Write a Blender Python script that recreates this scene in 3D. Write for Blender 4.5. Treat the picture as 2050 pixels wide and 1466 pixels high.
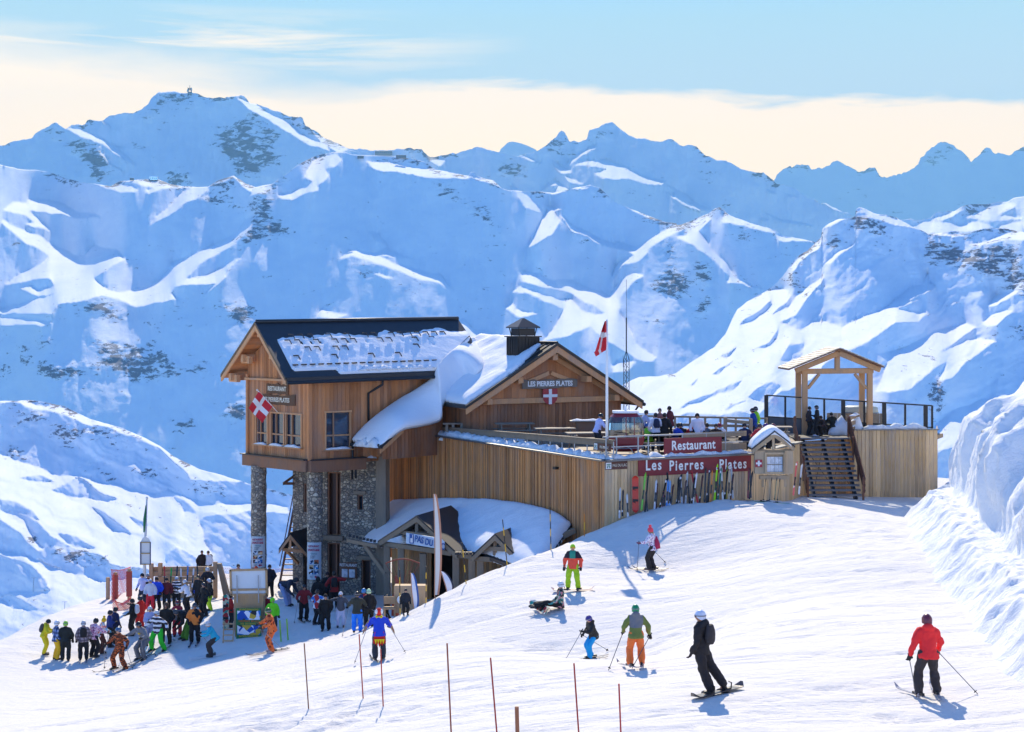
import bpy, bmesh, math, random
import numpy as np
from mathutils import Vector, Matrix
for _o in list(bpy.data.objects): bpy.data.objects.remove(_o)
S = bpy.context.scene
COL = S.collection
# ------------------------------------------------------------------ camera
F = 3000.0; CX = 1025.0; HY = 650.0            # focal length and eye level, in units of the 2050 wide frame
cam_d = bpy.data.cameras.new('camera'); cam = bpy.data.objects.new('camera', cam_d); COL.objects.link(cam)
cam_d.sensor_width = 36; cam_d.lens = 36*F/2050
cam_d.shift_y = -(733-HY)/2050
cam_d.clip_start = 0.5; cam_d.clip_end = 120000
cam.location = (0,0,0); cam.rotation_euler = (math.radians(90),0,0)
S.camera = cam
# ------------------------------------------------------------------ sun, sky, exposure
SUN_EL = 36.0; SUN_AZ = -1.5                   # the sun stands ahead of the camera
SUN_STR = 3.65; SKY_STR = 0.142
sd = bpy.data.lights.new('sun','SUN'); sd.energy = SUN_STR; sd.angle = math.radians(0.53); sd.color = (1.0,0.865,0.655)
sun = bpy.data.objects.new('sun', sd); COL.objects.link(sun)
sun.rotation_euler = (math.radians(90-SUN_EL),0,math.radians(180-SUN_AZ))
S.view_settings.view_transform = 'Standard'; S.view_settings.look = 'None'
S.view_settings.exposure = 0.84; S.view_settings.gamma = 1.0
w = bpy.data.worlds.new('World'); S.world = w; w.use_nodes = True
class NT:
    def __init__(s, tree): s.t = tree; s.n = tree.nodes; s.l = tree.links
    def node(s, typ, **kw):
        nd = s.n.new(typ)
        for k,v in kw.items(): setattr(nd,k,v)
        return nd
    def link(s,a,b): s.l.new(a,b)
    def math(s, op, a, b=None, c=None, clamp=False):
        nd = s.n.new('ShaderNodeMath'); nd.operation = op; nd.use_clamp = clamp
        for i,v in enumerate((a,b,c)):
            if v is None: continue
            if isinstance(v,(int,float)): nd.inputs[i].default_value = v
            else: s.l.new(v, nd.inputs[i])
        return nd.outputs[0]
    def mix(s, f, a, b, mode='MIX'):
        nd = s.n.new('ShaderNodeMix'); nd.data_type='RGBA'; nd.blend_type = mode
        for i,v in ((0,f),(6,a),(7,b)):
            if isinstance(v,(int,float)): nd.inputs[i].default_value = v
            elif isinstance(v,(tuple,list)): nd.inputs[i].default_value = (*v[:3],1)
            else: s.l.new(v, nd.inputs[i])
        return nd.outputs[2]
    def ramp(s, f, stops, interp='LINEAR'):
        nd = s.n.new('ShaderNodeValToRGB'); cr = nd.color_ramp; cr.interpolation = interp
        while len(cr.elements) < len(stops): cr.elements.new(0.5)
        for e,(p,c) in zip(cr.elements, stops):
            e.position = p; e.color = (*c,1) if isinstance(c,(tuple,list)) else (c,c,c,1)
        s.l.new(f, nd.inputs[0]); return nd.outputs[0]
    def noise(s, vec, scale, detail=4, rough=0.55, dist=0.0, dim='3D'):
        nd = s.n.new('ShaderNodeTexNoise'); nd.noise_dimensions = dim
        nd.inputs['Scale'].default_value = scale; nd.inputs['Detail'].default_value = detail
        nd.inputs['Roughness'].default_value = rough; nd.inputs['Distortion'].default_value = dist
        if vec is not None: s.l.new(vec, nd.inputs['Vector'])
        return nd.outputs['Fac']
    def mapping(s, vec, scale=(1,1,1), rot=(0,0,0), loc=(0,0,0)):
        nd = s.n.new('ShaderNodeMapping'); nd.inputs['Scale'].default_value = scale
        nd.inputs['Rotation'].default_value = rot; nd.inputs['Location'].default_value = loc
        s.l.new(vec, nd.inputs['Vector']); return nd.outputs[0]
W = NT(w.node_tree); W.n.clear()
out = W.node('ShaderNodeOutputWorld'); bg = W.node('ShaderNodeBackground'); W.link(bg.outputs[0], out.inputs[0])
sky = W.node('ShaderNodeTexSky', sky_type='NISHITA', sun_disc=False, sun_elevation=math.radians(SUN_EL), sun_rotation=math.radians(SUN_AZ),
             altitude=2400.0, air_density=1.0, dust_density=0.15, ozone_density=1.6)
tc = W.node('ShaderNodeTexCoord'); sep = W.node('ShaderNodeSeparateXYZ'); W.link(tc.outputs['Generated'], sep.inputs[0])
az = W.math('ARCTAN2', sep.outputs[0], sep.outputs[1])          # 0 straight ahead, + to the right
hor = W.math('SQRT', W.math('ADD', W.math('MULTIPLY',sep.outputs[0],sep.outputs[0]), W.math('MULTIPLY',sep.outputs[1],sep.outputs[1])))
el = W.math('ARCTAN2', sep.outputs[2], hor)
comb = W.node('ShaderNodeCombineXYZ'); W.link(az, comb.inputs[0]); W.link(el, comb.inputs[1])
n1 = W.noise(W.mapping(comb.outputs[0],(9,46,1)), 1.0, 7, 0.58, 0.3)
n2 = W.noise(W.mapping(comb.outputs[0],(4,60,1),(0,0,0.05),(3,1,0)), 1.0, 6, 0.6, 0.5)
# top edge of the cloud bank: a hump ahead, sinking to the right, streaky on the left
edge = W.math('ADD', W.math('MULTIPLY_ADD', az, -0.055, 0.158), W.math('MULTIPLY', W.math('SUBTRACT', n1, 0.5), 0.036))
azc = W.math('SUBTRACT', az, -0.13)
dip = W.math('MULTIPLY', W.math('POWER', 2.718, W.math('MULTIPLY', W.math('MULTIPLY', azc, azc), -140.0)), 0.010)
edge = W.math('SUBTRACT', edge, dip)
soft = W.math('MULTIPLY_ADD', W.math('SUBTRACT', 0.0, az), 0.05, 0.0035, clamp=False)
soft = W.math('MAXIMUM', soft, 0.0036)
bank = W.math('MULTIPLY_ADD', W.math('DIVIDE', W.math('SUBTRACT', edge, el), soft), 0.5, 0.5, clamp=True)
wisp_h = W.math('SUBTRACT', 1.0, W.math('DIVIDE', W.math('ABSOLUTE', W.math('SUBTRACT', el, 0.183)), 0.025), clamp=True)
wisp_a = W.math('MULTIPLY_ADD', az, -7.0, 0.1, clamp=True)
wisp = W.math('MULTIPLY', W.math('MULTIPLY', wisp_h, wisp_a), W.math('MULTIPLY_ADD', W.math('SUBTRACT', n2, 0.47), 8.0, 0.0, clamp=True), clamp=True)
cl = W.math('MAXIMUM', bank, W.math('MULTIPLY', wisp, 0.75))
cl = W.math('MULTIPLY', cl, W.math('SUBTRACT', 1.0, W.math('DIVIDE', W.math('SUBTRACT', W.math('ABSOLUTE', az), 1.0), 0.6), clamp=True))
skyc = W.mix(1.0, sky.outputs[0], (0.47,0.80,1.27), 'MULTIPLY')     # deep blue air of high altitude
clear = W.ramp(W.math('MULTIPLY', el, 2.5), [(0.0,(4.2,4.1,3.7)),(0.38,(3.5,4.0,3.9)),(0.55,(2.4,3.7,4.0)),(1.0,(1.1,2.4,3.9))])
nearh = W.math('SUBTRACT', 1.0, W.math('DIVIDE', W.math('SUBTRACT', el, 0.20), 0.25), clamp=True)
front = W.math('SUBTRACT', 1.0, W.math('DIVIDE', W.math('SUBTRACT', W.math('ABSOLUTE', az), 0.8), 0.8), clamp=True)
base = W.mix(W.math('MULTIPLY', nearh, front), skyc, clear)
cream = W.ramp(W.math('MULTIPLY', el, 5.0), [(0.0,(9.0,6.1,2.95)),(0.62,(9.0,6.2,3.2)),(0.85,(8.4,6.1,3.6))])
final = W.mix(cl, base, cream)
W.link(final, bg.inputs[0]); bg.inputs[1].default_value = SKY_STR
S.cycles.max_bounces = 8; S.cycles.diffuse_bounces = 4; S.cycles.transparent_max_bounces = 12
# ------------------------------------------------------------------ helpers
def P(px, py, Y): return Vector(((px-CX)/F*Y, Y, (HY-py)/F*Y))
def lin(c):
    if isinstance(c, str): c = [int(c[i:i+2],16)/255 for i in (0,2,4)]
    return tuple(((x+0.055)/1.055)**2.4 if x > 0.04045 else x/12.92 for x in c)
MATS = {}
def mat(name, col, rough=0.7, metal=0.0, noise=0.0, nscale=8.0, bump=0.0, bscale=30.0, spec=None, stripes=None):
    if name in MATS: return MATS[name]
    m = bpy.data.materials.new(name); m.use_nodes = True; T = NT(m.node_tree)
    b = m.node_tree.nodes['Principled BSDF']
    b.inputs['Roughness'].default_value = rough; b.inputs['Metallic'].default_value = metal
    if spec is not None: b.inputs['Specular IOR Level'].default_value = spec
    b.inputs['Base Color'].default_value = (*col,1)
    t = T.node('ShaderNodeTexCoord')
    if noise:
        f = T.noise(t.outputs['Object'], nscale, 5, 0.6)
        v = T.math('MULTIPLY_ADD', T.math('SUBTRACT', f, 0.5), noise*2, 1.0)
        c = T.mix(1.0, col, (1,1,1), 'MULTIPLY')
        h = T.node('ShaderNodeHueSaturation'); h.inputs['Color'].default_value = (*col,1); T.link(v, h.inputs['Value'])
        T.link(h.outputs[0], b.inputs['Base Color'])
    if bump:
        bp = T.node('ShaderNodeBump'); bp.inputs['Strength'].default_value = bump; bp.inputs['Distance'].default_value = 0.05
        T.link(T.noise(t.outputs['Object'], bscale, 4), bp.inputs['Height']); T.link(bp.outputs[0], b.inputs['Normal'])
    MATS[name] = m; return m
def link_mesh(name, verts, faces, m=None, parent=None, smooth=False):
    me = bpy.data.meshes.new(name)
    me.from_pydata([tuple(v) for v in verts], [], [tuple(f) for f in faces]); me.update()
    if smooth: me.polygons.foreach_set('use_smooth', [True]*len(me.polygons))
    o = bpy.data.objects.new(name, me); COL.objects.link(o)
    if m is not None:
        for mm in (m if isinstance(m,(list,tuple)) else [m]): me.materials.append(mm)
    if parent is not None: o.parent = parent
    return o
def tag(o, label=None, cat=None, group=None, kind=None):
    if label: o['label'] = label
    if cat: o['category'] = cat
    if group: o['group'] = group
    if kind: o['kind'] = kind
    return o
def empty(name, loc=(0,0,0), rz=0.0):
    o = bpy.data.objects.new(name, None); COL.objects.link(o); o.location = loc; o.rotation_euler = (0,0,rz); o.empty_display_size = 0.3
    return o
# ------------------------------------------------------------------ mountains: real relief, one sheet per range
def vnoise(sx, sy, nx, ny, seed):
    r = np.random.RandomState(seed); gx = int(sx)+3; gy = int(sy)+3
    g = r.rand(gy, gx)*2-1
    X = np.linspace(0, sx, nx); Yv = np.linspace(0, sy, ny)
    xi = X.astype(int); yi = Yv.astype(int); fx = X-xi; fy = Yv-yi
    fx = fx*fx*(3-2*fx); fy = (fy*fy*(3-2*fy))[:,None]
    a = g[np.ix_(yi,xi)]; b = g[np.ix_(yi,xi+1)]; c = g[np.ix_(yi+1,xi)]; d = g[np.ix_(yi+1,xi+1)]
    return (a*(1-fx)+b*fx)*(1-fy)+(c*(1-fx)+d*fx)*fy
def hash_noise(X,Y,sc,seed):
    r = np.random.RandomState(seed); g = r.rand(257,257)*2-1
    x = X/sc+100.3; y = Y/sc+100.7; xi = np.floor(x).astype(int); yi = np.floor(y).astype(int)
    fx = x-xi; fy = y-yi; fx = fx*fx*(3-2*fx); fy = fy*fy*(3-2*fy)
    q = lambda a,b: g[b%257,a%257]
    return (q(xi,yi)*(1-fx)+q(xi+1,yi)*fx)*(1-fy)+(q(xi,yi+1)*(1-fx)+q(xi+1,yi+1)*fx)*fy
def pip(poly, GX, GY):
    inside = np.zeros(GX.shape, bool); n = len(poly)
    for i in range(n):
        x1,y1 = poly[i]; x2,y2 = poly[(i+1)%n]
        if y1 == y2: continue
        c = ((y1 > GY) != (y2 > GY)) & (GX < (x2-x1)*(GY-y1)/(y2-y1)+x1)
        inside ^= c
    return inside
def blur(a, r):
    for _ in range(2):
        for ax in (0,1):
            k = 2*r+1
            p = np.pad(a, [(r+1,r) if i==ax else (0,0) for i in (0,1)], mode='edge').cumsum(axis=ax)
            a = (np.take(p, range(k, p.shape[ax]), axis=ax)-np.take(p, range(0, p.shape[ax]-k), axis=ax))/k
    return a
def dct2(a, inv=False):
    # DCT-II / III through a mirrored FFT, both axes
    for ax in (0,1):
        a = np.moveaxis(a, ax, -1); N = a.shape[-1]; k = np.arange(N); ph = np.exp(-1j*np.pi*k/(2*N))
        if not inv:
            v = np.concatenate([a, a[..., ::-1]], -1)
            a = (np.fft.fft(v)[..., :N]*ph).real
        else:
            V = np.zeros(a.shape[:-1]+(2*N,), complex)
            V[..., :N] = a*np.conj(ph); V[..., 0] *= 1
            V[..., N+1:] = np.conj((a*np.conj(ph))[..., 1:][..., ::-1])
            a = np.fft.ifft(V).real[..., :N]
        a = np.moveaxis(a, -1, ax)
    return a
def Zc(o, pts): return [(o[0]+x*o[2], o[1]+y*o[2]) for x,y in pts]
ZA = (0,150,.34146); ZB = (680,230,.34146); ZC = (1350,250,.34146); ZD = (0,500,.29326); ZE = (0,780,.36832); ZF = (1250,560,.2046); ZG=(1480,680,.23874); ZP=(0,0,1)
def range_mesh(name, sil, bottom, Y0, lit, shade, rock, x0, x1, step=2.0, lam=0.07, ga=None, lits=0.16, shs=1.0, rough=1.0, seed=1, snowy=None, back=True, warp=7.0, litd=0.15, xtrend=0.0, rockall=0.0, jag=0.0, rgh2=0.05, streak=None, skyrock=0.9, pale=()):
    sx = np.array([p[0] for p in sil]); sy = np.array([p[1] for p in sil])
    ytop = sy.min()-6; ybot = max(p[1] for p in bottom)+4
    nx = int((x1-x0)/step)+1; ny = int((ybot-ytop)/step)+1
    xs = np.linspace(x0,x1,nx); ys = np.linspace(ybot,ytop,ny)      # row 0 = bottom
    GX,GY = np.meshgrid(xs,ys)
    wd = nx*step; ht = ny*step
    wx = sum(vnoise(wd/q, ht/q, nx, ny, seed+i)*q/14 for i,q in enumerate((44,20,9)))*warp/4
    wy = sum(vnoise(wd/q, ht/q, nx, ny, seed+9+i)*q/14 for i,q in enumerate((44,20,9)))*warp/5
    m = np.zeros(GX.shape)
    for o,p in lit: m = np.maximum(m, pip(Zc(o,p), GX+wx, GY+wy))
    for o,p in shade: m = np.where(pip(Zc(o,p), GX+wx, GY+wy), 0, m)
    rk = np.zeros(GX.shape)
    for o,p in rock: rk = np.maximum(rk, pip(Zc(o,p), GX+wx*1.6, GY+wy*1.6))
    rk = blur(rk, max(2,int(11/step)))
    E = (HY-GY)/F
    pl = np.zeros(GX.shape)
    for o,p in pale: pl = np.maximum(pl, pip(Zc(o,p), GX+wx*2, GY+wy*2))
    pl = blur(pl, int(22/step)); ss = np.maximum(shs, E+0.75); ss = ss*(1-pl)+np.maximum(0.66,E+0.3)*pl
    sl = np.maximum(lits, E+litd)
    g_sh = 1/(ss-E); g_lt = 1/(sl-E)
    # broad folds keep the shaded faces from being flat
    fold = sum(vnoise(wd/q/1.3, ht/q, nx, ny, seed+20+i)*wgt for i,(q,wgt) in enumerate(((160,.22),(70,.2),(30,.17),(14,.12))))
    g = g_sh*(1+0.6*np.minimum(fold,0.12+0.25*pl))*(1-m)+g_lt*m
    da = step/F
    # solve for ln(depth)
    gy = g*da
    ge = 0.5*(gy[1:]+gy[:-1]); rhs = np.zeros_like(gy); rhs[1:] += ge; rhs[:-1] -= ge
    if xtrend:
        rhs_x = np.full((ny,nx-1), xtrend*da)*lam; rhs[:,1:] += rhs_x; rhs[:,:-1] -= rhs_x
    kx = 2-2*np.cos(np.pi*np.arange(nx)/nx); ky = 2-2*np.cos(np.pi*np.arange(ny)/ny)
    den = lam*kx[None,:]+ky[:,None]; den[0,0] = 1
    Lh = dct2(rhs)/den; Lh[0,0] = 0
    L = dct2(Lh, True)
    # small relief, finer and stronger where rock breaks through
    # streaks run down the fall line, so noise stretched diagonally too
    q = 6.0; det = np.zeros_like(L)
    for i,q in enumerate((60,34,19,10,5.5)):
        det += vnoise(wd/q, ht/q, nx, ny, seed+40+i)*q/F*0.075*rough
    det += sum(vnoise(wd/q, ht/q/3.2, nx, ny, seed+140+i)*q/F*0.17*rough for i,q in enumerate((80,38,17,8)))*(1-0.6*m)
    det2 = sum(np.abs(vnoise(wd/q, ht/q*1.4, nx, ny, seed+60+i))*q/F*0.40 for i,q in enumerate((26,13,6.5,4.2)))
    L = L+det-det2*(rk*0.9+rgh2)
    if streak:
        ang,am = streak; ca,sa = math.cos(math.radians(ang)),math.sin(math.radians(ang)); U = GX*ca+GY*sa; Vv = -GX*sa+GY*ca+wx*2
        L = L+am*sum(hash_noise(U/q_*0.14,Vv/q_,1.0,seed+90+i)*q_/F for i,q_ in enumerate((22,10,5)))
    L = L-L.min()+math.log(Y0)
    top = np.interp(xs, sx, sy)
    if jag: top = top+sum(vnoise(wd/q,1,nx,2,seed+80+i)[0]*q*jag for i,q in enumerate((24,11,5,3)))
    bot = np.interp(xs, [p[0] for p in bottom], [p[1] for p in bottom])
    NR = max(8, int((bot-top).max()/step))
    t = np.linspace(0,1,NR)[:,None]
    PY = bot[None,:]*(1-t)+top[None,:]*t
    fy = (ybot-PY)/step; fy = np.clip(fy*(ny-1)*step/(ybot-ytop), 0, ny-1.001)
    iy = fy.astype(int); ff = fy-iy; cx = np.arange(nx)[None,:].repeat(NR,0)
    LL = L[iy,cx]*(1-ff)+L[iy+1,cx]*ff
    RK = rk[iy,cx]*(1-ff)+rk[iy+1,cx]*ff
    Yw = np.exp(LL); Xw = (xs[None,:]-CX)/F*Yw; Zw = (HY-PY)/F*Yw
    tt = (PY-top[None,:]); sk = np.clip(1-tt/22,0,1)*np.clip(vnoise(wd/45,2,nx,NR,seed+99)*2.0,0,1)*skyrock; RK = np.maximum(RK, sk)
    if back:
        nb = 10; D = Yw[-1]; bx=[];
        for j in range(1,nb+1):
            dd = D*0.012*j**1.5*0.45
            bx.append(((xs-CX)/F*(D+dd), D+dd, Zw[-1]-dd*(0.25+0.06*j)+ (0)))
        Xw = np.vstack([Xw]+[b[0][None] for b in bx]); Yw = np.vstack([Yw]+[b[1][None] for b in bx]); Zw = np.vstack([Zw]+[b[2][None] for b in bx])
        RK = np.vstack([RK, np.zeros((nb,nx))])
    R = Xw.shape[0]
    V = np.stack([Xw,Yw,Zw],-1).reshape(-1,3)
    idx = np.arange(R*nx).reshape(R,nx)
    Fc = np.stack([idx[:-1,:-1],idx[:-1,1:],idx[1:,1:],idx[1:,:-1]],-1).reshape(-1,4)
    me = bpy.data.meshes.new(name)
    me.vertices.add(len(V)); me.vertices.foreach_set('co', V.astype(np.float32).ravel())
    me.loops.add(Fc.size); me.loops.foreach_set('vertex_index', Fc.ravel().astype(np.int32))
    me.polygons.add(len(Fc)); me.polygons.foreach_set('loop_start', np.arange(0,Fc.size,4,dtype=np.int32))
    me.polygons.foreach_set('use_smooth', np.ones(len(Fc),bool))
    me.update(calc_edges=True); me.validate()
    at = me.attributes.new('rock','FLOAT','POINT'); at.data.foreach_set('value', np.clip(RK+rockall,0,1).astype(np.float32).ravel())
    o = bpy.data.objects.new(name, me); COL.objects.link(o); o['kind'] = 'structure'
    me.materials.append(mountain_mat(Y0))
    return o
def mountain_mat(Y0):
    m = bpy.data.materials.new('mountain_snow'); m.use_nodes = True; T = NT(m.node_tree)
    b = m.node_tree.nodes['Principled BSDF']; b.inputs['Roughness'].default_value = 0.85; b.inputs['Specular IOR Level'].default_value = 0.2
    t = T.node('ShaderNodeTexCoord'); k = 3000.0/Y0     # scale so that one unit is a pixel wide
    v = T.mapping(t.outputs['Object'], (k,k*0.35,k*1.5))
    at = T.node('ShaderNodeAttribute'); at.attribute_name = 'rock'
    nf = T.noise(T.mapping(v,(1,1,1.7),(0,0.55,0)), 0.040, 11, 0.74, 0.35); nl = T.noise(T.mapping(v,(1,1,1),(0,0.5,0)), 0.009, 3, 0.5)
    thr = T.math('MULTIPLY_ADD', at.outputs['Fac'], -0.19, 0.655)
    thr = T.math('ADD', thr, T.math('MULTIPLY', T.math('SUBTRACT', nl, 0.5), -0.22))
    f = T.math('MULTIPLY_ADD', T.math('SUBTRACT', nf, thr), 30.0, 0.4, clamp=True)
    rc = T.mix(T.noise(v, 0.3, 3), (0.045,0.055,0.075), (0.16,0.16,0.18))
    sc = T.mix(T.noise(v, 0.02, 4), (0.72,0.77,0.86), (0.92,0.93,0.94))  # random tone put into the snow colour to vary the sky-lit shade
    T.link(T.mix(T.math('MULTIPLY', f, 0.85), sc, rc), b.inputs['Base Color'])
    bp = T.node('ShaderNodeBump'); bp.inputs['Strength'].default_value = 0.6; bp.inputs['Distance'].default_value = Y0/3000*2.2
    hh = T.math('ADD', T.noise(T.mapping(v,(1,1,1),(0,0.6,0)), 0.12, 8, 0.62, 0.8), T.math('MULTIPLY', f, 0.5)); T.link(hh, bp.inputs['Height']); T.link(bp.outputs[0], b.inputs['Normal'])
    return m
def pal(z, *ps): return [(z,p) for p in ps]
# far hazy ranges
range_mesh('mountain', Zc(ZC,[(200,430),(400,400),(560,345),(590,320),(600,290),(620,280),(640,255),(660,258),(680,252),(690,262),(720,240),(760,235),(785,222),(800,250),(860,250),(900,215),(925,202),(940,215),(960,225),(1000,238),(1020,245),(1040,262),(1080,272),(1100,260),(1130,255),(1160,260),(1180,265),(1200,300),(1220,325),(1260,325),(1300,305),(1330,300),(1370,270),(1400,250),(1425,240),(1440,200),(1465,190),(1480,160),(1530,135),(1560,110),(1590,105),(1625,115),(1660,140),(1700,160),(1740,200),(1760,180),(1790,175),(1810,150),(1840,135),(1880,155),(1920,170),(1960,178),(2000,160),(2050,140),(2300,120),(2600,260),(3000,180),(3400,330),(4200,300)]),
  [(1400,520),(2800,520)], 16000, [], [], pal(ZC,[(1430,250),(1600,110),(1700,180),(1600,200),(1500,280)]), 1420, 2700, step=2.5, seed=5, back=False, jag=0.28, rough=0.6)
range_mesh('mountain', Zc(ZB,[(880,260),(935,222),(945,200),(960,190),(985,165),(1010,158),(1060,165),(1100,180),(1150,205),(1180,240),(1230,270)]), [(970,330),(1110,330)], 14000, [], [], [], 975, 1110, step=3, seed=6, back=False, jag=0.03, rough=0.6)
# big peak on the left
range_mesh('mountain', Zc(ZA,[(-1400,500),(-800,380),(-500,430),(-300,360),(0,412),(40,405),(110,395),(190,370),(205,345),(230,333),(290,310),(315,288),(335,283),(360,295),(385,312),(420,300),(500,292),(512,272),(530,267),(600,265),(640,252),(680,240),(760,222),(830,205),(870,175),(882,150),(905,125),(930,105),(985,90),(1040,100),(1090,105),(1150,110),(1180,122),(1210,135),(1280,140),(1315,132),(1330,122),(1370,118),(1430,130),(1450,150),(1470,165),(1550,180),(1580,200),(1600,210),(1680,235),(1760,243),(1775,255),(1790,300),(1850,330),(1900,365),(1960,400),(2040,435),(2200,480)]),
  [(-500,460),(760,460)], 6800,
  pal(ZA,[(390,305),(500,328),(570,375),(650,425),(740,432),(700,450),(800,525),(730,500),(640,445),(540,390),(440,345)],[(580,266),(645,312),(600,290)],
   [(1400,140),(1500,178),(1600,245),(1700,295),(1800,352),(1940,428),(1940,455),(1860,420),(1750,365),(1640,315),(1540,255),(1450,195)],
   [(1840,325),(1900,362),(1960,398),(2050,438),(1980,455),(1900,405)],[(560,440),(640,508),(735,582),(690,555),(600,485)]), [],
  pal(ZA,[(890,130),(1000,100),(1080,140),(1150,180),(1140,210),(1000,180),(880,180)],[(820,230),(880,210),(970,260),(880,280)],[(1220,340),(1500,240),(1650,330),(1640,500),(1500,620),(1350,580),(1300,420)],
   [(320,330),(500,390),(620,460),(650,600),(560,640),(420,420)],[(830,460),(920,475),(900,510)],[(950,580),(1080,560),(1130,630),(980,645)],[(1320,120),(1440,130),(1460,170),(1360,190)],[(1700,240),(1790,250),(1800,310),(1860,345),(1750,315)],[(200,340),(330,285),(390,320),(300,350)],[(720,380),(830,400),(790,430)],[(1200,190),(1320,190),(1260,220)]),
  -450, 720, step=2, pale=pal(ZP,[(0,330),(160,300),(250,380),(0,400)],[(330,260),(480,300),(560,380),(300,360)]), seed=11, shs=1.05, jag=0.13, rough=1.7, rgh2=0.12)
# second range with the twin summits
range_mesh('mountain', Zc(ZB,[(-200,180),(0,185),(100,205),(200,200),(330,207),(480,202),(520,235),(620,235),(660,222),(680,230),(720,210),(760,205),(800,202),(850,210),(960,225),(1040,245),(1060,235),(1090,220),(1150,215),(1200,180),(1240,150),(1270,130),(1285,108),(1300,98),(1320,104),(1335,130),(1350,160),(1375,150),(1392,160),(1410,160),(1450,140),(1462,88),(1490,80),(1520,75),(1540,60),(1560,52),(1600,55),(1650,90),(1700,118),(1760,140),(1850,160),(1950,155),(1980,165),(2010,180),(2050,180)])+
  Zc(ZC,[(60,120),(130,135),(180,180),(240,205),(300,215),(350,235),(420,265),(470,280),(520,290),(560,320),(620,345),(700,370),(760,410),(850,450),(940,480),(1000,510),(1060,540),(1300,600)]),
  [(600,430),(1000,480),(1400,560),(1800,600)], 7800,
  pal(ZB,[(1245,260),(1310,285),(1365,308),(1370,335),(1310,328),(1260,292)],[(1330,340),(1390,380),(1435,418),(1350,390)],[(1330,275),(1500,165),(1505,190),(1400,250),(1350,290)],
   [(1390,285),(1450,262),(1560,256),(1650,285),(1700,325),(1800,355),(1915,388),(1890,412),(1780,398),(1700,370),(1560,368),(1505,332),(1580,312),(1480,292)],
   [(1895,392),(2060,480),(2060,500),(1950,440)],[(1895,450),(2060,545),(2060,505)],[(990,415),(1060,428),(1000,438)],[(1190,455),(1230,400),(1270,375),(1345,440),(1260,462),(1275,410),(1240,420)],[(1035,225),(1110,248),(1195,290),(1130,272)],[(515,235),(625,268),(580,305),(530,265)])+
  pal(ZC,[(0,372),(100,436),(215,505),(150,512),(60,464),(0,432)],[(530,375),(600,400),(560,405)],[(510,530),(570,545),(530,548)],[(520,495),(640,542),(740,566),(830,610),(700,575),(600,535)],[(650,395),(725,425),(680,420)],[(830,436),(960,478),(1060,530),(950,504)]), [],
  pal(ZB,[(1260,150),(1300,95),(1350,160),(1300,170)],[(1455,90),(1560,55),(1650,150),(1620,175),(1530,140),(1465,140)],[(930,250),(1100,290),(1090,345),(960,355)],[(1190,180),(1240,150),(1300,165),(1250,215)],[(1380,160),(1455,150),(1400,210)],[(600,240),(780,205),(720,250)],[(880,300),(960,310),(900,350)],[(1580,120),(1650,130),(1630,190)])+
  pal(ZC,[(150,295),(235,295),(225,355),(170,345)],[(40,120),(130,135),(240,210),(120,205)],[(180,230),(290,250),(260,280)],[(420,380),(540,400),(480,420)],[(220,400),(320,400),(290,450)],[(500,285),(620,345),(560,340)],[(560,550),(720,580),(640,610)]),
  600, 1790, step=2, seed=23, shs=1.05, jag=0.15, rough=1.5, rgh2=0.10)
# sunny range on the far right
range_mesh('mountain', Zc(ZC,[(900,640),(1200,600),(1380,556),(1420,560),(1500,550),(1530,520),(1600,500),(1640,505),(1700,480),(1740,475),(1800,465),(1870,455),(1960,450),(1990,430),(2020,422),(2050,420),(2200,390),(2600,460),(3100,400),(4000,520)]),
  [(1650,600),(2700,600)], 4600,
  pal(ZC,[(1400,590),(1520,560),(1600,575),(1680,590),(1750,560),(1800,575),(1860,600),(1640,640),(1450,640)],[(1500,545),(1560,520),(1700,500),(1640,530),(1560,560)],[(1690,540),(1760,500),(1880,470),(1960,455),(2010,470),(1990,500),(1900,540),(2060,540),(2060,560),(1900,570),(1800,550)],[(1820,680),(1900,590),(2060,570),(2060,640)]), [],
  pal(ZC,[(1500,520),(1720,470),(1980,450),(1960,480),(1700,520),(1560,550)],[(1540,590),(1600,590),(1570,620)]),
  1660, 2700, step=2.5, seed=31, jag=0.10, rgh2=0.15)
# main middle range
L2sil = [(-450,350),(-300,310),(-180,335),(-60,320)]+Zc(ZA,[(0,525),(100,550),(220,560),(280,572),(340,590),(400,612),(470,630),(650,652),(700,625),(780,615),(860,612),(930,615),(1000,640),(1150,660),(1220,655),(1280,620),(1370,593),(1440,640),(1500,660),(1600,640),(1700,560),(1740,530),(1800,500),(1870,470),(1950,450),(2040,455)])+\
  Zc(ZB,[(60,225),(120,240),(200,240),(330,245),(420,262),(500,275),(530,300),(560,320),(640,335),(755,358),(770,335),(790,335),(800,355),(860,378),(900,385),(950,430),(1000,445),(1100,450),(1250,460),(1320,448),(1380,430),(1440,420),(1470,413),(1520,428),(1560,460),(1600,500),(1640,520),(1700,548),(1800,588),(1920,630),(1975,634)])+\
  Zc(ZC,[(10,588),(60,575),(100,560),(130,545),(200,520),(240,492),(265,486),(290,500),(310,520),(360,545),(420,570),(500,590),(560,608),(600,625),(640,650),(760,672),(830,692),(900,720),(1000,780)])
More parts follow.
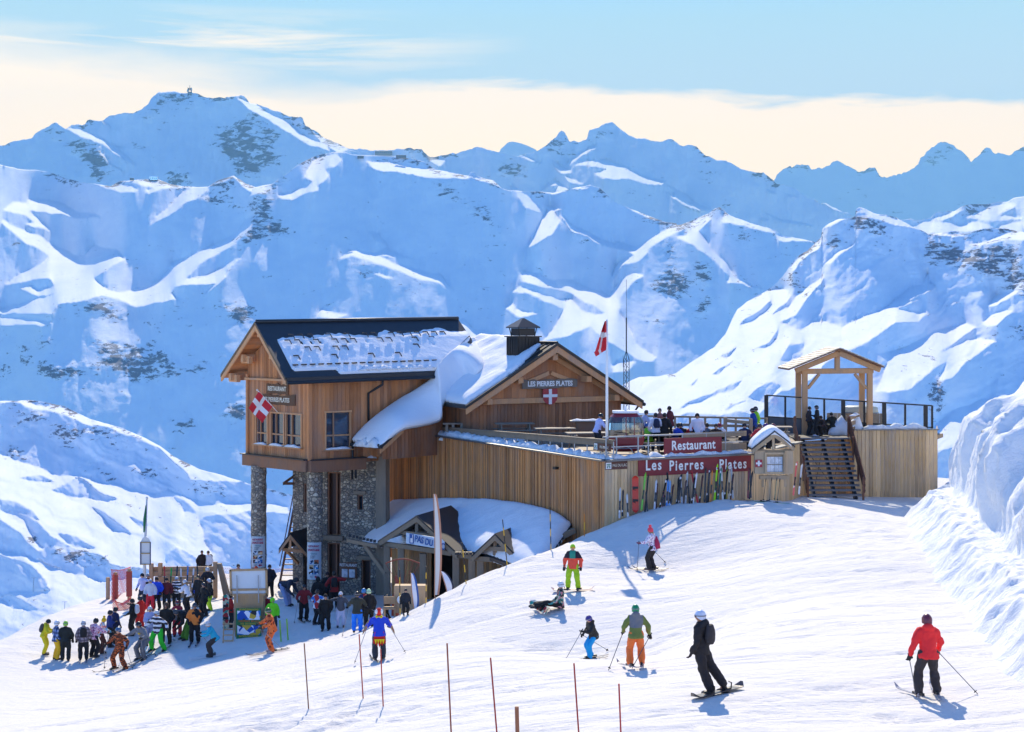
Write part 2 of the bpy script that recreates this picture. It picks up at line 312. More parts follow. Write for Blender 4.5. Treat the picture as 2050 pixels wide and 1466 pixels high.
range_mesh('mountain', L2sil, [(-450,1120),(700,1120),(1300,1050),(1500,950),(1760,700)], 2400,
  pal(ZA,[(5,790),(60,738),(150,745),(165,718),(350,748),(440,785),(595,825),(450,835),(300,815),(200,792),(165,792),(215,825),(285,920),(140,882),(160,862),(200,868),(150,822),(80,802)],
   [(0,518),(70,540),(40,552),(0,540)],[(470,626),(650,650),(800,662),(780,692),(700,702),(580,665)],
   [(690,638),(740,615),(930,608),(1030,645),(1210,655),(1190,684),(1080,682),(940,672),(860,692),(850,668),(915,655),(850,640),(750,638)],
   [(1090,690),(1205,668),(1150,730),(1000,812),(870,885),(960,800)],
   [(1215,655),(1370,585),(1470,630),(1600,632),(1570,682),(1500,692),(1445,724),(1480,682),(1430,655),(1370,606),(1290,630)],
   [(1635,690),(1720,678),(1800,648),(1830,620),(1780,600),(1790,565),(1830,505),(1980,462),(2015,490),(1980,540),(1920,560),(1925,600),(1860,640),(1865,668),(1760,705),(1720,735),(1640,722)],
   [(1515,800),(1492,872),(1350,1010),(1200,1085),(1090,1195),(960,1235),(900,1222),(1020,1122),(1000,1100),(1130,1055),(1300,965),(1420,875)],
   [(0,845),(60,875),(200,945),(330,1015),(450,1075),(490,1065),(550,1005),(600,1010),(680,1025),(722,1080),(640,1130),(565,1185),(600,1232),(650,1270),(720,1272),(850,1240),(920,1200),(1000,1180),(1100,1190),(1200,1168),(1345,1105),(1330,1140),(1290,1215),(1130,1228),(1030,1242),(1000,1280),(1030,1315),(900,1335),(800,1355),(700,1315),(560,1302),(480,1330),(340,1360),(315,1412),(190,1402),(0,1400),(0,1375),(120,1350),(200,1308),(320,1288),(200,1292),(120,1262),(180,1236),(210,1262),(310,1238),(290,1200),(20,1232),(120,1168),(250,1118),(290,1070),(150,985),(0,870)],
   [(1420,1075),(1340,1115),(1330,1180),(1260,1235),(1205,1295),(1265,1205)],[(1850,1430),(1880,1376),(1950,1396),(2060,1420),(1960,1436)])+
  pal(ZD,[(0,452),(150,462),(355,515),(270,533),(150,503),(0,513)])+
  pal(ZB,[(160,258),(300,285),(420,298),(600,326),(770,358),(740,374),(640,368),(540,368),(440,350),(350,345),(250,345),(205,312)],[(750,352),(880,378),(990,440),(965,445),(860,400)],
   [(1015,450),(1100,478),(1150,520),(1180,585),(1105,562),(1065,510)],[(1120,450),(1250,458),(1380,426),(1475,410),(1400,444),(1270,474)],[(1690,542),(1850,590),(1930,632),(1800,606)],
   [(1095,778),(1190,618),(1215,538),(1305,570),(1250,575),(1300,640),(1270,702),(1180,752)],
   [(1280,596),(1340,636),(1440,696),(1560,738),(1740,768),(1820,728),(1980,634),(2060,590),(2050,640),(1900,722),(1800,785),(1760,835),(1660,885),(1596,968),(1615,880),(1728,802),(1600,780),(1500,750),(1380,696)],
   [(0,850),(30,803),(100,798),(200,816),(280,846),(340,876),(430,888),(500,930),(600,942),(645,1000),(670,1040),(590,990),(480,970),(420,944),(330,910),(250,884),(150,855),(60,834)],
   [(160,702),(220,708),(275,768),(200,734)],[(200,820),(270,780),(440,830),(280,824)],[(185,918),(315,962),(250,955)],
   [(1050,902),(1180,916),(1250,966),(1350,968),(1480,1026),(1570,1050),(1620,990),(1720,920),(1795,932),(1700,1000),(1630,1070),(1645,1150),(1710,1280),(1765,1370),(1856,1418),(1840,1444),(1740,1424),(1600,1335),(1480,1242),(1340,1292),(1200,1325),(1260,1250),(1315,1150),(1240,1110),(1100,1040),(995,1032),(1050,998),(1150,1038),(1280,1088),(1370,1090),(1430,1150),(1500,1180),(1560,1150),(1450,1100),(1330,1042),(1150,992),(1060,972)],
   [(960,1132),(1000,1086),(1030,1128),(1155,1160),(1060,1174)],[(600,1183),(720,1186),(780,1248),(900,1278),(980,1330),(1000,1360),(800,1340),(740,1260)],[(1595,1464),(1640,1425),(1740,1450),(1700,1500),(1600,1500)])+
  pal(ZC,[(40,590),(130,556),(190,526),(208,560),(130,612),(182,680),(232,750),(312,820),(352,880),(378,915),(460,945),(545,968),(440,955),(370,926),(315,925),(318,880),(250,812),(190,765),(90,695),(-10,662),(60,640)],
   [(268,572),(288,506),(340,536),(450,568),(565,602),(605,640),(540,614),(400,584),(330,570)],[(605,640),(700,662),(840,692),(740,690),(620,670)]),
  [],
  pal(ZA,[(400,1350),(560,1310),(650,1350),(780,1430),(700,1430),(560,1400)],[(700,1095),(800,1090),(810,1130),(740,1130)],[(1210,1370),(1400,1340),(1500,1370),(1480,1464),(1380,1464),(1340,1400)],[(1170,720),(1220,680),(1420,780),(1400,830),(1260,770),(1170,770)],[(1510,720),(1600,720),(1640,850),(1720,900),(1700,980),(1520,960),(1400,1010),(1340,1040),(1500,830)],[(1270,620),(1370,600),(1420,660),(1300,700)],[(740,620),(860,610),(780,640)],[(1440,760),(1520,720),(1560,640),(1700,560),(1690,600),(1600,680),(1500,830)])+
  pal(ZD,[(640,620),(780,620),(930,640),(1150,680),(1230,800),(1380,760),(1450,850),(1100,860),(920,930),(800,820),(560,830),(340,790),(500,770),(720,760)],[(60,620),(220,680),(260,780),(440,800),(560,860),(300,880),(150,770)],[(0,740),(100,860),(0,910)],[(0,530),(120,580),(60,600)],[(860,990),(920,1010),(880,1070),(830,1050)],[(1510,1110),(1600,1040),(1690,1010),(1690,1180),(1600,1180)],[(1200,1200),(1330,1190),(1260,1260),(1200,1270)],[(1270,1290),(1390,1300),(1380,1320)],[(250,600),(380,640),(320,700)])+
  pal(ZB,[(540,375),(640,400),(780,520),(920,650),(1020,690),(980,710),(840,610),(700,540)],[(760,330),(810,340),(960,430),(940,470),(860,400)],[(840,700),(880,720),(860,750)],[(1270,740),(1350,800),(1300,810)],[(1180,910),(1240,910),(1220,930)],[(1300,890),(1370,910),(1360,940)],[(80,860),(200,880),(160,960),(80,900)],[(780,960),(850,1030),(800,1050)],[(1890,740),(1970,760),(1900,870),(1860,850)],[(1800,1000),(1960,880),(2050,960),(2050,1050),(1950,1080),(1850,1030)],[(1810,1180),(1890,1185),(1890,1235),(1805,1225)],[(1940,1100),(2010,1110),(2000,1150),(1950,1140)],[(1370,700),(1480,740),(1400,760)],[(1440,410),(1540,420),(1700,560),(1740,590),(1600,520)])+
  pal(ZC,[(260,590),(310,590),(290,650)],[(380,630),(460,610),(440,675),(400,670)],[(555,605),(620,645),(600,660)],[(100,780),(200,820),(240,900),(200,940),(120,900)],[(150,1010),(200,1030),(220,1110),(100,1110)],[(20,850),(100,900),(60,945)],[(280,950),(325,1000),(290,1020)],[(310,690),(345,690),(330,720)],[(210,490),(290,490),(270,530)],[(340,920),(500,970),(420,970)]),
  -450, 1760, step=2, pale=pal(ZP,[(-40,640),(200,620),(480,600),(620,640),(700,900),(500,1000),(-40,1000)],[(520,480),(640,450),(900,470),(1050,620),(1000,760),(700,700),(560,620)],[(0,430),(160,440),(200,560),(40,560)],[(1080,640),(1300,560),(1500,640),(1300,860),(1100,860)],[(380,420),(520,430),(470,560),(380,520)]), seed=47, jag=0.05, rgh2=0.06)
# long slope on the right, nearer
range_mesh('mountain', [(1080,860),(1150,812),(1200,795),(1240,775)]+Zc(ZC,[(-250,1500),(-200,1480),(-100,1478),(0,1460),(120,1380),(230,1310),(300,1230),(345,1130),(370,1080),(420,1040),(540,975),(580,940),(640,880),(700,800),(740,760),(780,740),(820,700),(860,660),(868,610),(910,575),(960,550),(1040,548),(1060,540),(1062,500),(1085,486),(1130,500),(1180,520),(1300,545),(1400,600),(1500,640),(1560,630),(1640,620),(1700,640),(1800,610),(1900,605),(2050,630),(2300,600),(2700,480),(3100,560),(4000,420)]),
  [(1080,900),(1180,930),(2150,1040),(2700,1040)], 800,
  pal(ZC,[(1085,484),(1180,518),(1300,545),(1400,596),(1500,630),(1400,616),(1260,576),(1120,540)],[(866,604),(960,545),(1045,548),(980,564),(900,596)],[(690,842),(780,736),(862,660),(842,722),(760,794),(700,862)],[(885,806),(960,738),(1055,676),(990,745),(920,806)],
   [(-300,1500),(0,1440),(230,1300),(300,1220),(370,1070),(420,1036),(540,965),(600,950),(670,955),(682,1000),(560,1122),(690,1040),(780,956),(885,866),(852,940),(800,1012),(720,1102),(635,1162),(700,1182),(750,1200),(820,1138),(900,1156),(970,1190),(1100,1120),(1200,1098),(1300,1016),(1360,978),(1500,916),(1530,945),(1420,1014),(1350,1042),(1432,1028),(1300,1082),(1476,1106),(1425,1164),(1290,1164),(1200,1226),(1080,1296),(980,1338),(900,1404),(800,1500),(560,1620),(500,1700),(-300,1700)],
   [(1455,918),(1490,874),(1484,922)],[(1190,1335),(1400,1296),(1530,1216),(1700,1160),(1756,1190),(1600,1302),(1490,1400),(1560,1340),(1620,1300),(1760,1248),(1884,1278),(1760,1352),(1700,1422),(1640,1500),(1540,1500),(1600,1400),(1500,1440),(1400,1540),(1180,1560),(1250,1400)],
   [(1795,1164),(1900,1086),(1985,1098),(1900,1174),(1830,1184)],[(1845,1054),(1900,985),(2010,976),(1900,1064)],[(1725,692),(1840,676),(1900,645),(2080,620),(2080,665),(1900,674),(1780,704)],[(1480,640),(1560,625),(1700,640),(1640,650)]
   ,[(1480,1780),(1600,1700),(1800,1620),(2050,1560),(2100,1600),(2100,1800),(1900,1760),(1700,1900),(1500,1900)])+
  pal(ZG,[(1640,700),(1760,720),(1800,760),(1660,800)]),
  pal(ZF,[(550,1258),(700,1178),(900,1086),(1140,985),(1060,1085),(900,1124),(740,1205),(600,1264)],[(970,1276),(1200,1176),(1010,1294)],[(625,1044),(745,966),(660,1055)],[(1530,795),(1605,618),(1745,598),(1725,752),(1600,785)],[(1140,460),(1180,400),(1270,330),(1420,200),(1440,230),(1330,330),(1250,400)],[(950,750),(1100,680),(1000,770)],[(1250,670),(1400,600),(1500,500),(1480,560),(1380,640)],[(1210,1150),(1400,1010),(1500,1000),(1560,1060),(1400,1200)],[(880,920),(1060,800),(940,920)]),
  pal(ZC,[(860,610),(1000,690),(960,725),(880,690)],[(1050,540),(1160,556),(1230,636),(1180,644),(1080,590),(1040,670),(1015,625)],[(1270,640),(1345,730),(1310,710)],[(1405,805),(1480,690),(1560,635),(1650,665),(1685,740),(1640,825),(1520,835)],[(1675,740),(1800,695),(1930,665),(2050,715),(2050,1000),(1960,965),(1900,885),(1820,905),(1690,845)],[(630,900),(700,835),(740,880),(690,945)],[(745,935),(810,955),(800,1005)],[(655,705),(745,715),(735,785)],[(395,1120),(485,1065),(405,1165)],[(1835,1185),(1930,1215),(1850,1250)],[(1465,1360),(1545,1335),(1490,1415)],[(1155,1225),(1185,1300),(1145,1325)],[(1345,1395),(1385,1455),(1350,1450)],[(535,955),(590,980),(560,1005)],[(1990,1125),(2060,1145),(2060,1280)],[(1900,880),(2060,800),(2060,1060),(1960,990)],[(1100,690),(1240,730),(1200,760)],[(900,700),(960,720),(930,760)],[(860,820),(900,830),(880,850)],[(1100,870),(1160,870),(1150,895)],[(1720,920),(1800,940),(1760,960)])+
  pal(ZG,[(1585,370),(1725,305),(1715,450),(1685,650),(1620,665)],[(1385,200),(1430,240),(1400,280)],[(1550,150),(1620,120),(1600,220)],[(1740,480),(1820,470),(1800,510)]),
  1080, 2700, step=2, pale=pal(ZP,[(1660,500),(1900,560),(1960,760),(1600,720),(1560,640)],[(1500,760),(2150,700),(2150,1040),(1300,1000)]), seed=59, jag=0.06, rough=1.4, rgh2=0.10, streak=(-33,0.28))
# hills below on the left
range_mesh('mountain', [(-450,760),(-250,830),(-60,808),(0,803),(60,802),(95,806),(130,815),(180,838),(240,856),(275,870),(320,892),(345,912),(400,940),(440,950),(495,968),(580,990),(700,1030),(900,1080),(1100,1100)],
  [(-450,1420),(1100,1420)], 420,
  pal(ZE,[(0,62),(150,56),(260,80),(480,154),(520,170),(700,224),(830,284),(950,354),(1200,444),(1350,510),(1200,496),(1030,492),(1010,455),(940,405),(870,330),(740,262),(600,215),(500,200),(380,150),(240,104),(100,80),(0,80)],
   [(-100,320),(0,345),(100,388),(220,428),(400,478),(520,510),(620,506),(780,552),(850,568),(930,558),(1040,598),(1180,618),(1360,618),(1570,626),(1570,674),(1360,668),(1200,684),(1090,712),(1112,800),(1146,890),(1110,990),(900,1000),(600,960),(540,905),(420,865),(300,805),(200,705),(0,640),(-100,600)],
   [(-100,870),(0,880),(100,888),(250,955),(400,1000),(560,1050),(900,1000),(1000,1400),(-100,1500),(-100,1130),(80,1112),(200,1085),(265,1082),(240,1020),(110,932),(0,905)],[(-50,640),(120,700),(160,760),(240,860),(200,880),(130,800),(0,720)]),
  pal(ZE,[(300,540),(420,486),(540,556),(655,602),(560,604),(380,584)],[(955,596),(1040,640),(1065,675),(1000,664)],[(100,480),(240,470),(300,500),(200,500)],[(0,590),(180,650),(220,700),(0,640)],[(700,700),(800,740),(760,760)],[(500,640),(600,700),(700,800),(620,780)],[(900,900),(960,860),(1100,960),(900,1000)],[(320,780),(420,800),(520,870),(400,850)],[(0,1130),(60,1120),(200,1190),(80,1200)]),
  pal(ZE,[(90,120),(160,95),(290,150),(240,195),(120,185)],[(0,175),(140,200),(0,215)],[(280,190),(560,205),(760,290),(620,285),(420,255),(300,260)],[(0,290),(100,330),(210,380),(150,410),(0,360)],[(330,280),(430,285),(400,335)],[(360,400),(560,430),(680,490),(600,505),(500,455)],[(700,415),(910,445),(910,485),(750,465)],[(1015,495),(1200,515),(1345,580),(1200,575),(1040,565)],[(60,100),(140,60),(160,90),(100,110)],[(150,720),(200,780),(210,870),(160,860)],[(300,850),(420,880),(640,960),(600,990),(320,900)],[(600,205),(760,250),(850,330),(700,290)],[(500,250),(560,260),(540,300)]),
  -450, 1100, step=2, pale=pal(ZP,[(-60,840),(220,880),(560,1010),(560,1300),(-60,1400)]), seed=71, jag=0.03, rough=1.4, streak=(30,0.26))
# ------------------------------------------------------------------ the snow we stand on
def _cp(px,py,Y): return ((px-CX)/F*Y, Y, (HY-py)/F*Y)
CPTS = [_cp(*c) for c in [(1855,1395,30),(1415,1390,31),(1272,1337,42),(1175,1322,44.5),(1145,1185,52),(1100,1222,49.5),(1303,1142,56),(762,1322,48),
 (240,1341,60),(0,1466,43),(2050,1466,26),(1025,1466,29.5),(600,1466,33.5),(618,1423,36),(768,1418,34.5),(0,1320,60),(100,1316,61),(185,1328,60),(300,1318,60),(415,1306,60),(545,1302,58),(640,1290,58),
 (200,1235,68),(310,1218,71),(430,1206,73),(430,1152,81.5),(600,1140,85),(560,1200,71),(650,1236,64.5),(720,1222,67),(500,1255,64),(700,1266,59.5),
 (790,1240,57),(880,1200,55.5),(1000,1142,57),(1080,1112,58.5),(1150,1087,60),(1210,1055,61.8),(1280,1027,63),(1345,1020,64),(1500,1004,65.5),(1600,992,73),(1700,994,76),(1838,996,76),
 (1830,1040,66),(1760,1120,50),(1600,1120,52),(1900,1190,45),(1960,1262,37.4),(2030,1340,31.7),(1450,1250,42),(1000,1300,41)]]
CPTS += [(-7,66,-12.9),(-4,66,-12.7),(-2,65,-12.5),(0,66,-12.4),(1.8,66,-11.6),(-2,72,-12.9),(-8,76,-13.8),(-6,71,-13.3),(-12,78,-14.0),(8,76,-10.5),(22,86,-8.6),(24,95,-9.6),(14,88,-8.2),(-20,80,-13.6),
 (0,0,-1.9),(14,0,-1.2),(-14,0,-3.5),(0,12,-4.4),(10,14,-4.0),(-12,20,-7.2),(-26,30,-10.5),(-30,50,-13),(24,40,-6.6),(26,66,-8.6),(20,20,-4.2),(42,60,-8),(45,0,0),(-45,0,-8)]
_A = np.array(CPTS); _n = len(_A)
def _U(r2): return 0.5*r2*np.log(r2+1e-9)
_K = _U(((_A[:,None,:2]-_A[None,:,:2])**2).sum(-1))+np.eye(_n)*1.5
_Pm = np.hstack([np.ones((_n,1)),_A[:,:2]])
_M = np.block([[_K,_Pm],[_Pm.T,np.zeros((3,3))]])
_sol = np.linalg.solve(_M, np.concatenate([_A[:,2],np.zeros(3)]))
EDGE = [(-140,-30),(-60,20),(-40,45),(-21.6,60),(-20.6,66),(-20.4,73),(-17.5,81),(-9,86),(0,90),(12,92),(22,93),(40,90),(140,60)]   # brink of the plateau
def edge_dist(X,Y):
    # > 0 outside the plateau
    X = np.asarray(X,float); Y = np.asarray(Y,float)
    poly = EDGE+[(140,-60),(-140,-60)]
    ins = np.zeros(X.shape,bool); d = np.full(X.shape,1e9)
    for i in range(len(poly)):
        x1,y1 = poly[i]; x2,y2 = poly[(i+1)%len(poly)]
        if y1 != y2:
            ins ^= ((y1>Y)!=(y2>Y)) & (X < (x2-x1)*(Y-y1)/(y2-y1)+x1)
        if i < len(EDGE)-1:
            t = np.clip(((X-x1)*(x2-x1)+(Y-y1)*(y2-y1))/((x2-x1)**2+(y2-y1)**2),0,1)
            d = np.minimum(d, np.hypot(X-x1-t*(x2-x1), Y-y1-t*(y2-y1)))
    return np.where(ins,-d,d)
def gz(X,Y):
    X = np.asarray(X,float); Y = np.asarray(Y,float); shp = X.shape
    x = np.clip(X.ravel(),-50,50); y = np.clip(Y.ravel(),-5,110); z = np.zeros(x.shape)
    for i in range(0,len(x),20000):
        xx = x[i:i+20000]; yy = y[i:i+20000]
        r2 = (xx[:,None]-_A[None,:,0])**2+(yy[:,None]-_A[None,:,1])**2
        z[i:i+20000] = _U(r2)@_sol[:_n]+_sol[_n]+_sol[_n+1]*xx+_sol[_n+2]*yy
    z = z.reshape(shp)
    d = np.maximum(edge_dist(X,Y),0)
    return z-np.where(d<3, d*d*0.17, 1.53+(d-3)*0.95)
def gz1(x,y): return float(gz(np.array([x]),np.array([y]))[0])
def hit(px,py,ymax=95.0,ymin=20.0):
    Ys = np.linspace(ymin,ymax,600); z = gz((px-CX)/F*Ys,Ys); r = (HY-py)/F*Ys
    s = r-z; k = np.where((s[:-1]>=0)&(s[1:]<0))[0]
    k = k[0] if len(k) else int(np.argmin(np.abs(s)))
    Y = Ys[k]; return Vector(((px-CX)/F*Y, Y, gz1((px-CX)/F*Y,Y)))
# toe of the ploughed bank on the right
TOE = np.array([(22.6,78),(19.8,72),(16.6,63),(14.6,54),(13.1,45),(11.6,37.4),(10.6,31.7),(10.0,26),(10.5,18),(13,8),(16,-4)])
def toe_x(Y): return np.interp(Y, TOE[::-1,1], TOE[::-1,0])
def snow_mat(name, tint=(0.88,0.895,0.91), bscale=3.0, bstr=0.5, grooves=0.0):
    m = bpy.data.materials.new(name); m.use_nodes = True; T = NT(m.node_tree)
    b = m.node_tree.nodes['Principled BSDF']; b.inputs['Roughness'].default_value = 0.75; b.inputs['Specular IOR Level'].default_value = 0.25
    t = T.node('ShaderNodeTexCoord'); v = t.outputs['Object']
    c = T.mix(T.noise(v,0.6,5,0.6), tuple(x*0.95 for x in tint), tint)
    T.link(c, b.inputs['Base Color'])
    h = T.math('ADD', T.noise(v,bscale,8,0.65), T.math('MULTIPLY', T.noise(T.mapping(v,(0.5,2.2,1),(0,0,0.35)), 2.2, 6, 0.7), 0.8))
    if grooves: h = T.math('ADD', h, T.math('MULTIPLY', T.noise(T.mapping(v,(0.12,3.0,1),(0,0,-0.25)), 2.0, 5, 0.6), grooves))
    bp = T.node('ShaderNodeBump'); bp.inputs['Strength'].default_value = bstr; bp.inputs['Distance'].default_value = 0.12
    T.link(h, bp.inputs['Height']); T.link(bp.outputs[0], b.inputs['Normal'])
    return m
def grid_mesh(name, Xg, Yg, Zg, m):
    R,Cn = Xg.shape; V = np.stack([Xg,Yg,Zg],-1).reshape(-1,3); idx = np.arange(R*Cn).reshape(R,Cn)
    Fc = np.stack([idx[:-1,:-1],idx[:-1,1:],idx[1:,1:],idx[1:,:-1]],-1).reshape(-1,4)
    me = bpy.data.meshes.new(name); me.vertices.add(len(V)); me.vertices.foreach_set('co', V.astype(np.float32).ravel())
    me.loops.add(Fc.size); me.loops.foreach_set('vertex_index', Fc.ravel().astype(np.int32))
    me.polygons.add(len(Fc)); me.polygons.foreach_set('loop_start', np.arange(0,Fc.size,4,dtype=np.int32))
    me.polygons.foreach_set('use_smooth', np.ones(len(Fc),bool)); me.update(calc_edges=True)
    me.materials.append(m); o = bpy.data.objects.new(name, me); COL.objects.link(o); return o
xs = np.concatenate([-np.geomspace(420,34,26), np.arange(-32,28,0.2), np.geomspace(28.4,420,24)])
ys = np.concatenate([np.linspace(-60,18,20), np.arange(20,46,0.14), np.arange(46,90,0.22), np.geomspace(90.5,430,34)])
GX,GY = np.meshgrid(xs,ys); GZ = gz(GX,GY)
fine = (GX>-31)&(GX<27)&(GY>19)&(GY<90)
det = 0.035*hash_noise(GX,GY,4.0,1)+0.012*hash_noise(GX,GY*1.6,1.3,2)+0.012*hash_noise(GX,GY,0.45,3)*np.clip(hash_noise(GX,GY,3.0,4)*2,0,1)
# ski tracks: shallow sinuous grooves
for k in range(60):
    r = random.Random(k); a = r.uniform(-0.5,0.25); c0 = r.uniform(-25,60); wv = r.uniform(6,16); am = r.uniform(0.1,0.9); ph = r.uniform(0,6)
    dd = np.abs(GY-(c0+a*GX+am*np.sin(GX/wv*3+ph))); det -= 0.032*np.exp(-(dd/0.13)**2)*(GY<60)*(np.abs(GX-r.uniform(-20,20))<r.uniform(6,20))
# lumpy churned places: front left of the stakes, the brink of the near slope, foot of the ski rack wall
def churn(cx,cy,rx,ry): return np.exp(-((GX-cx)/rx)**2-((GY-cy)/ry)**2)
cm = churn(-5.0,33.5,3.2,2.4)+0.5*churn(-9,36,4,2)+0.8*churn(0.3,58.0,4.0,1.1)+0.7*churn(3.5,60.5,3.5,1.2)+0.8*churn(7,63.2,4.5,0.9)+0.5*churn(-2.2,55.5,2.4,0.9)+0.6*churn(13,58,4,14)
det += np.clip(cm,0,1)*(0.13*np.abs(hash_noise(GX*0.7+GY*0.2,GY*1.3,0.55,7))+0.09*hash_noise(GX,GY,0.28,8))
# trodden snow by the queue
det += 0.05*hash_noise(GX,GY,0.6,9)*((GY>60)&(GX<-3))
for k in range(34):      # paired ski tracks
    r = random.Random(400+k); a = r.uniform(-0.45,0.35); c0 = r.uniform(22,58); wv = r.uniform(1.5,4); am = r.uniform(0.4,1.6); ph = r.uniform(0,6); xc = r.uniform(-14,12); xw = r.uniform(4,11)
    for o_ in (-0.2,0.2): dd = np.abs(GY-(c0+a*(GX-xc)+am*np.sin(GX/wv+ph)+o_)); det -= 0.055*np.exp(-(dd/0.11)**2)*np.clip((xw-np.abs(GX-xc))*1.5,0,1)*(GY<60)
for k in range(150):     # short scrapes and sprayed ridges
    r = random.Random(900+k); cx,cy = r.uniform(-18,14),r.uniform(26,60); a = r.uniform(-0.7,0.7); l = r.uniform(0.3,1.3); u = (GX-cx)*math.cos(a)+(GY-cy)*math.sin(a); v_ = -(GX-cx)*math.sin(a)+(GY-cy)*math.cos(a)
    det += r.choice((-0.05,0.045))*np.exp(-(u/l)**2-(v_/0.10)**2)
GZ = GZ+np.where(fine,det,0)
snow_m = snow_mat('packed_snow', tint=(0.755,0.735,0.70), bstr=0.55, grooves=0.5)
g = grid_mesh('snow_ground', GX, GY, GZ, snow_m); g['kind'] = 'structure'
# the bank
def build_bank():
    ysb = np.concatenate([np.linspace(-4,24,40), np.arange(24.2,79,0.13)]); dsb = np.concatenate([np.arange(-1.2,9,0.09), np.geomspace(9.2,60,40)])
    D,Yb = np.meshgrid(dsb,ysb); tx = toe_x(Yb)
    Wb = tx+D+0.25*hash_noise(Yb,D*0,2.5,21)
    prof = np.interp(D,[-1.2,-0.4,0,0.5,0.9,2.0,2.3,2.8,3.3,5.0,9.0,20,60],[-0.5,-0.25,0.02,0.5,0.95,1.15,1.8,3.0,3.5,6.1,10.5,15,22])
    far = np.clip((Yb-62)/14,0,1); prof = np.where(D>0, prof*(1-0.38*far), prof)
    base = gz(tx,Yb)
    berm = np.interp(D,[-1,0,0.6,1.2,2.2,2.6],[0,0.4,1,1,0.4,0]); wall = np.interp(D,[1.8,2.3,3.4,4.4],[0,1,1,0])
    n = np.abs(hash_noise(D,Yb,0.45,22))*0.28+0.16*hash_noise(D,Yb,0.24,23)+0.10*np.abs(hash_noise(D,Yb,0.13,27))
    big = np.abs(hash_noise(D*1.0,Yb,2.1,24))
    lump = 0.55*(1-big)**2*np.sign(1)
    Zb = base+prof+n*berm*0.5+wall*(lump+0.12*hash_noise(D,Yb,0.6,25))+0.10*hash_noise(D,Yb,3.0,26)*np.clip(D,0,1)+(0.06*np.abs(hash_noise(D,Yb,0.5,28))+0.035*hash_noise(D,Yb,0.22,33))*np.clip(D,0,1)*np.clip((14-D)/6,0.3,1)+wall*0.22*np.abs(hash_noise(D*1.3,Yb,0.7,34))
    # overhanging rounded blocks of cut snow pushed towards the piste
    Xb = Wb-wall*(0.35*(1-big)**1.5)+wall*(0.30*np.abs(hash_noise(D*1.5,Yb,0.55,31))+0.14*np.abs(hash_noise(D*2,Yb,0.25,32)))-berm*0.25*hash_noise(D,Yb,0.8,29)
    for (by,bd,br,bh) in ((58.5,3.0,1.25,1.0),(49.5,3.1,1.3,1.2),(42.5,3.0,1.1,1.0),(64.5,3.0,1.2,0.6),(54,3.2,0.8,0.5)):
        q = np.exp(-(((Yb-by)/br)**4+((D-bd)/(br*0.8))**4)); Xb -= q*1.2*br*0.35; Zb += q*bh*0.5
    o = grid_mesh('snow_bank', Xb, Yb, Zb, snow_mat('ploughed_snow', bscale=2.2, bstr=0.8)); o['kind'] = 'structure'
build_bank()
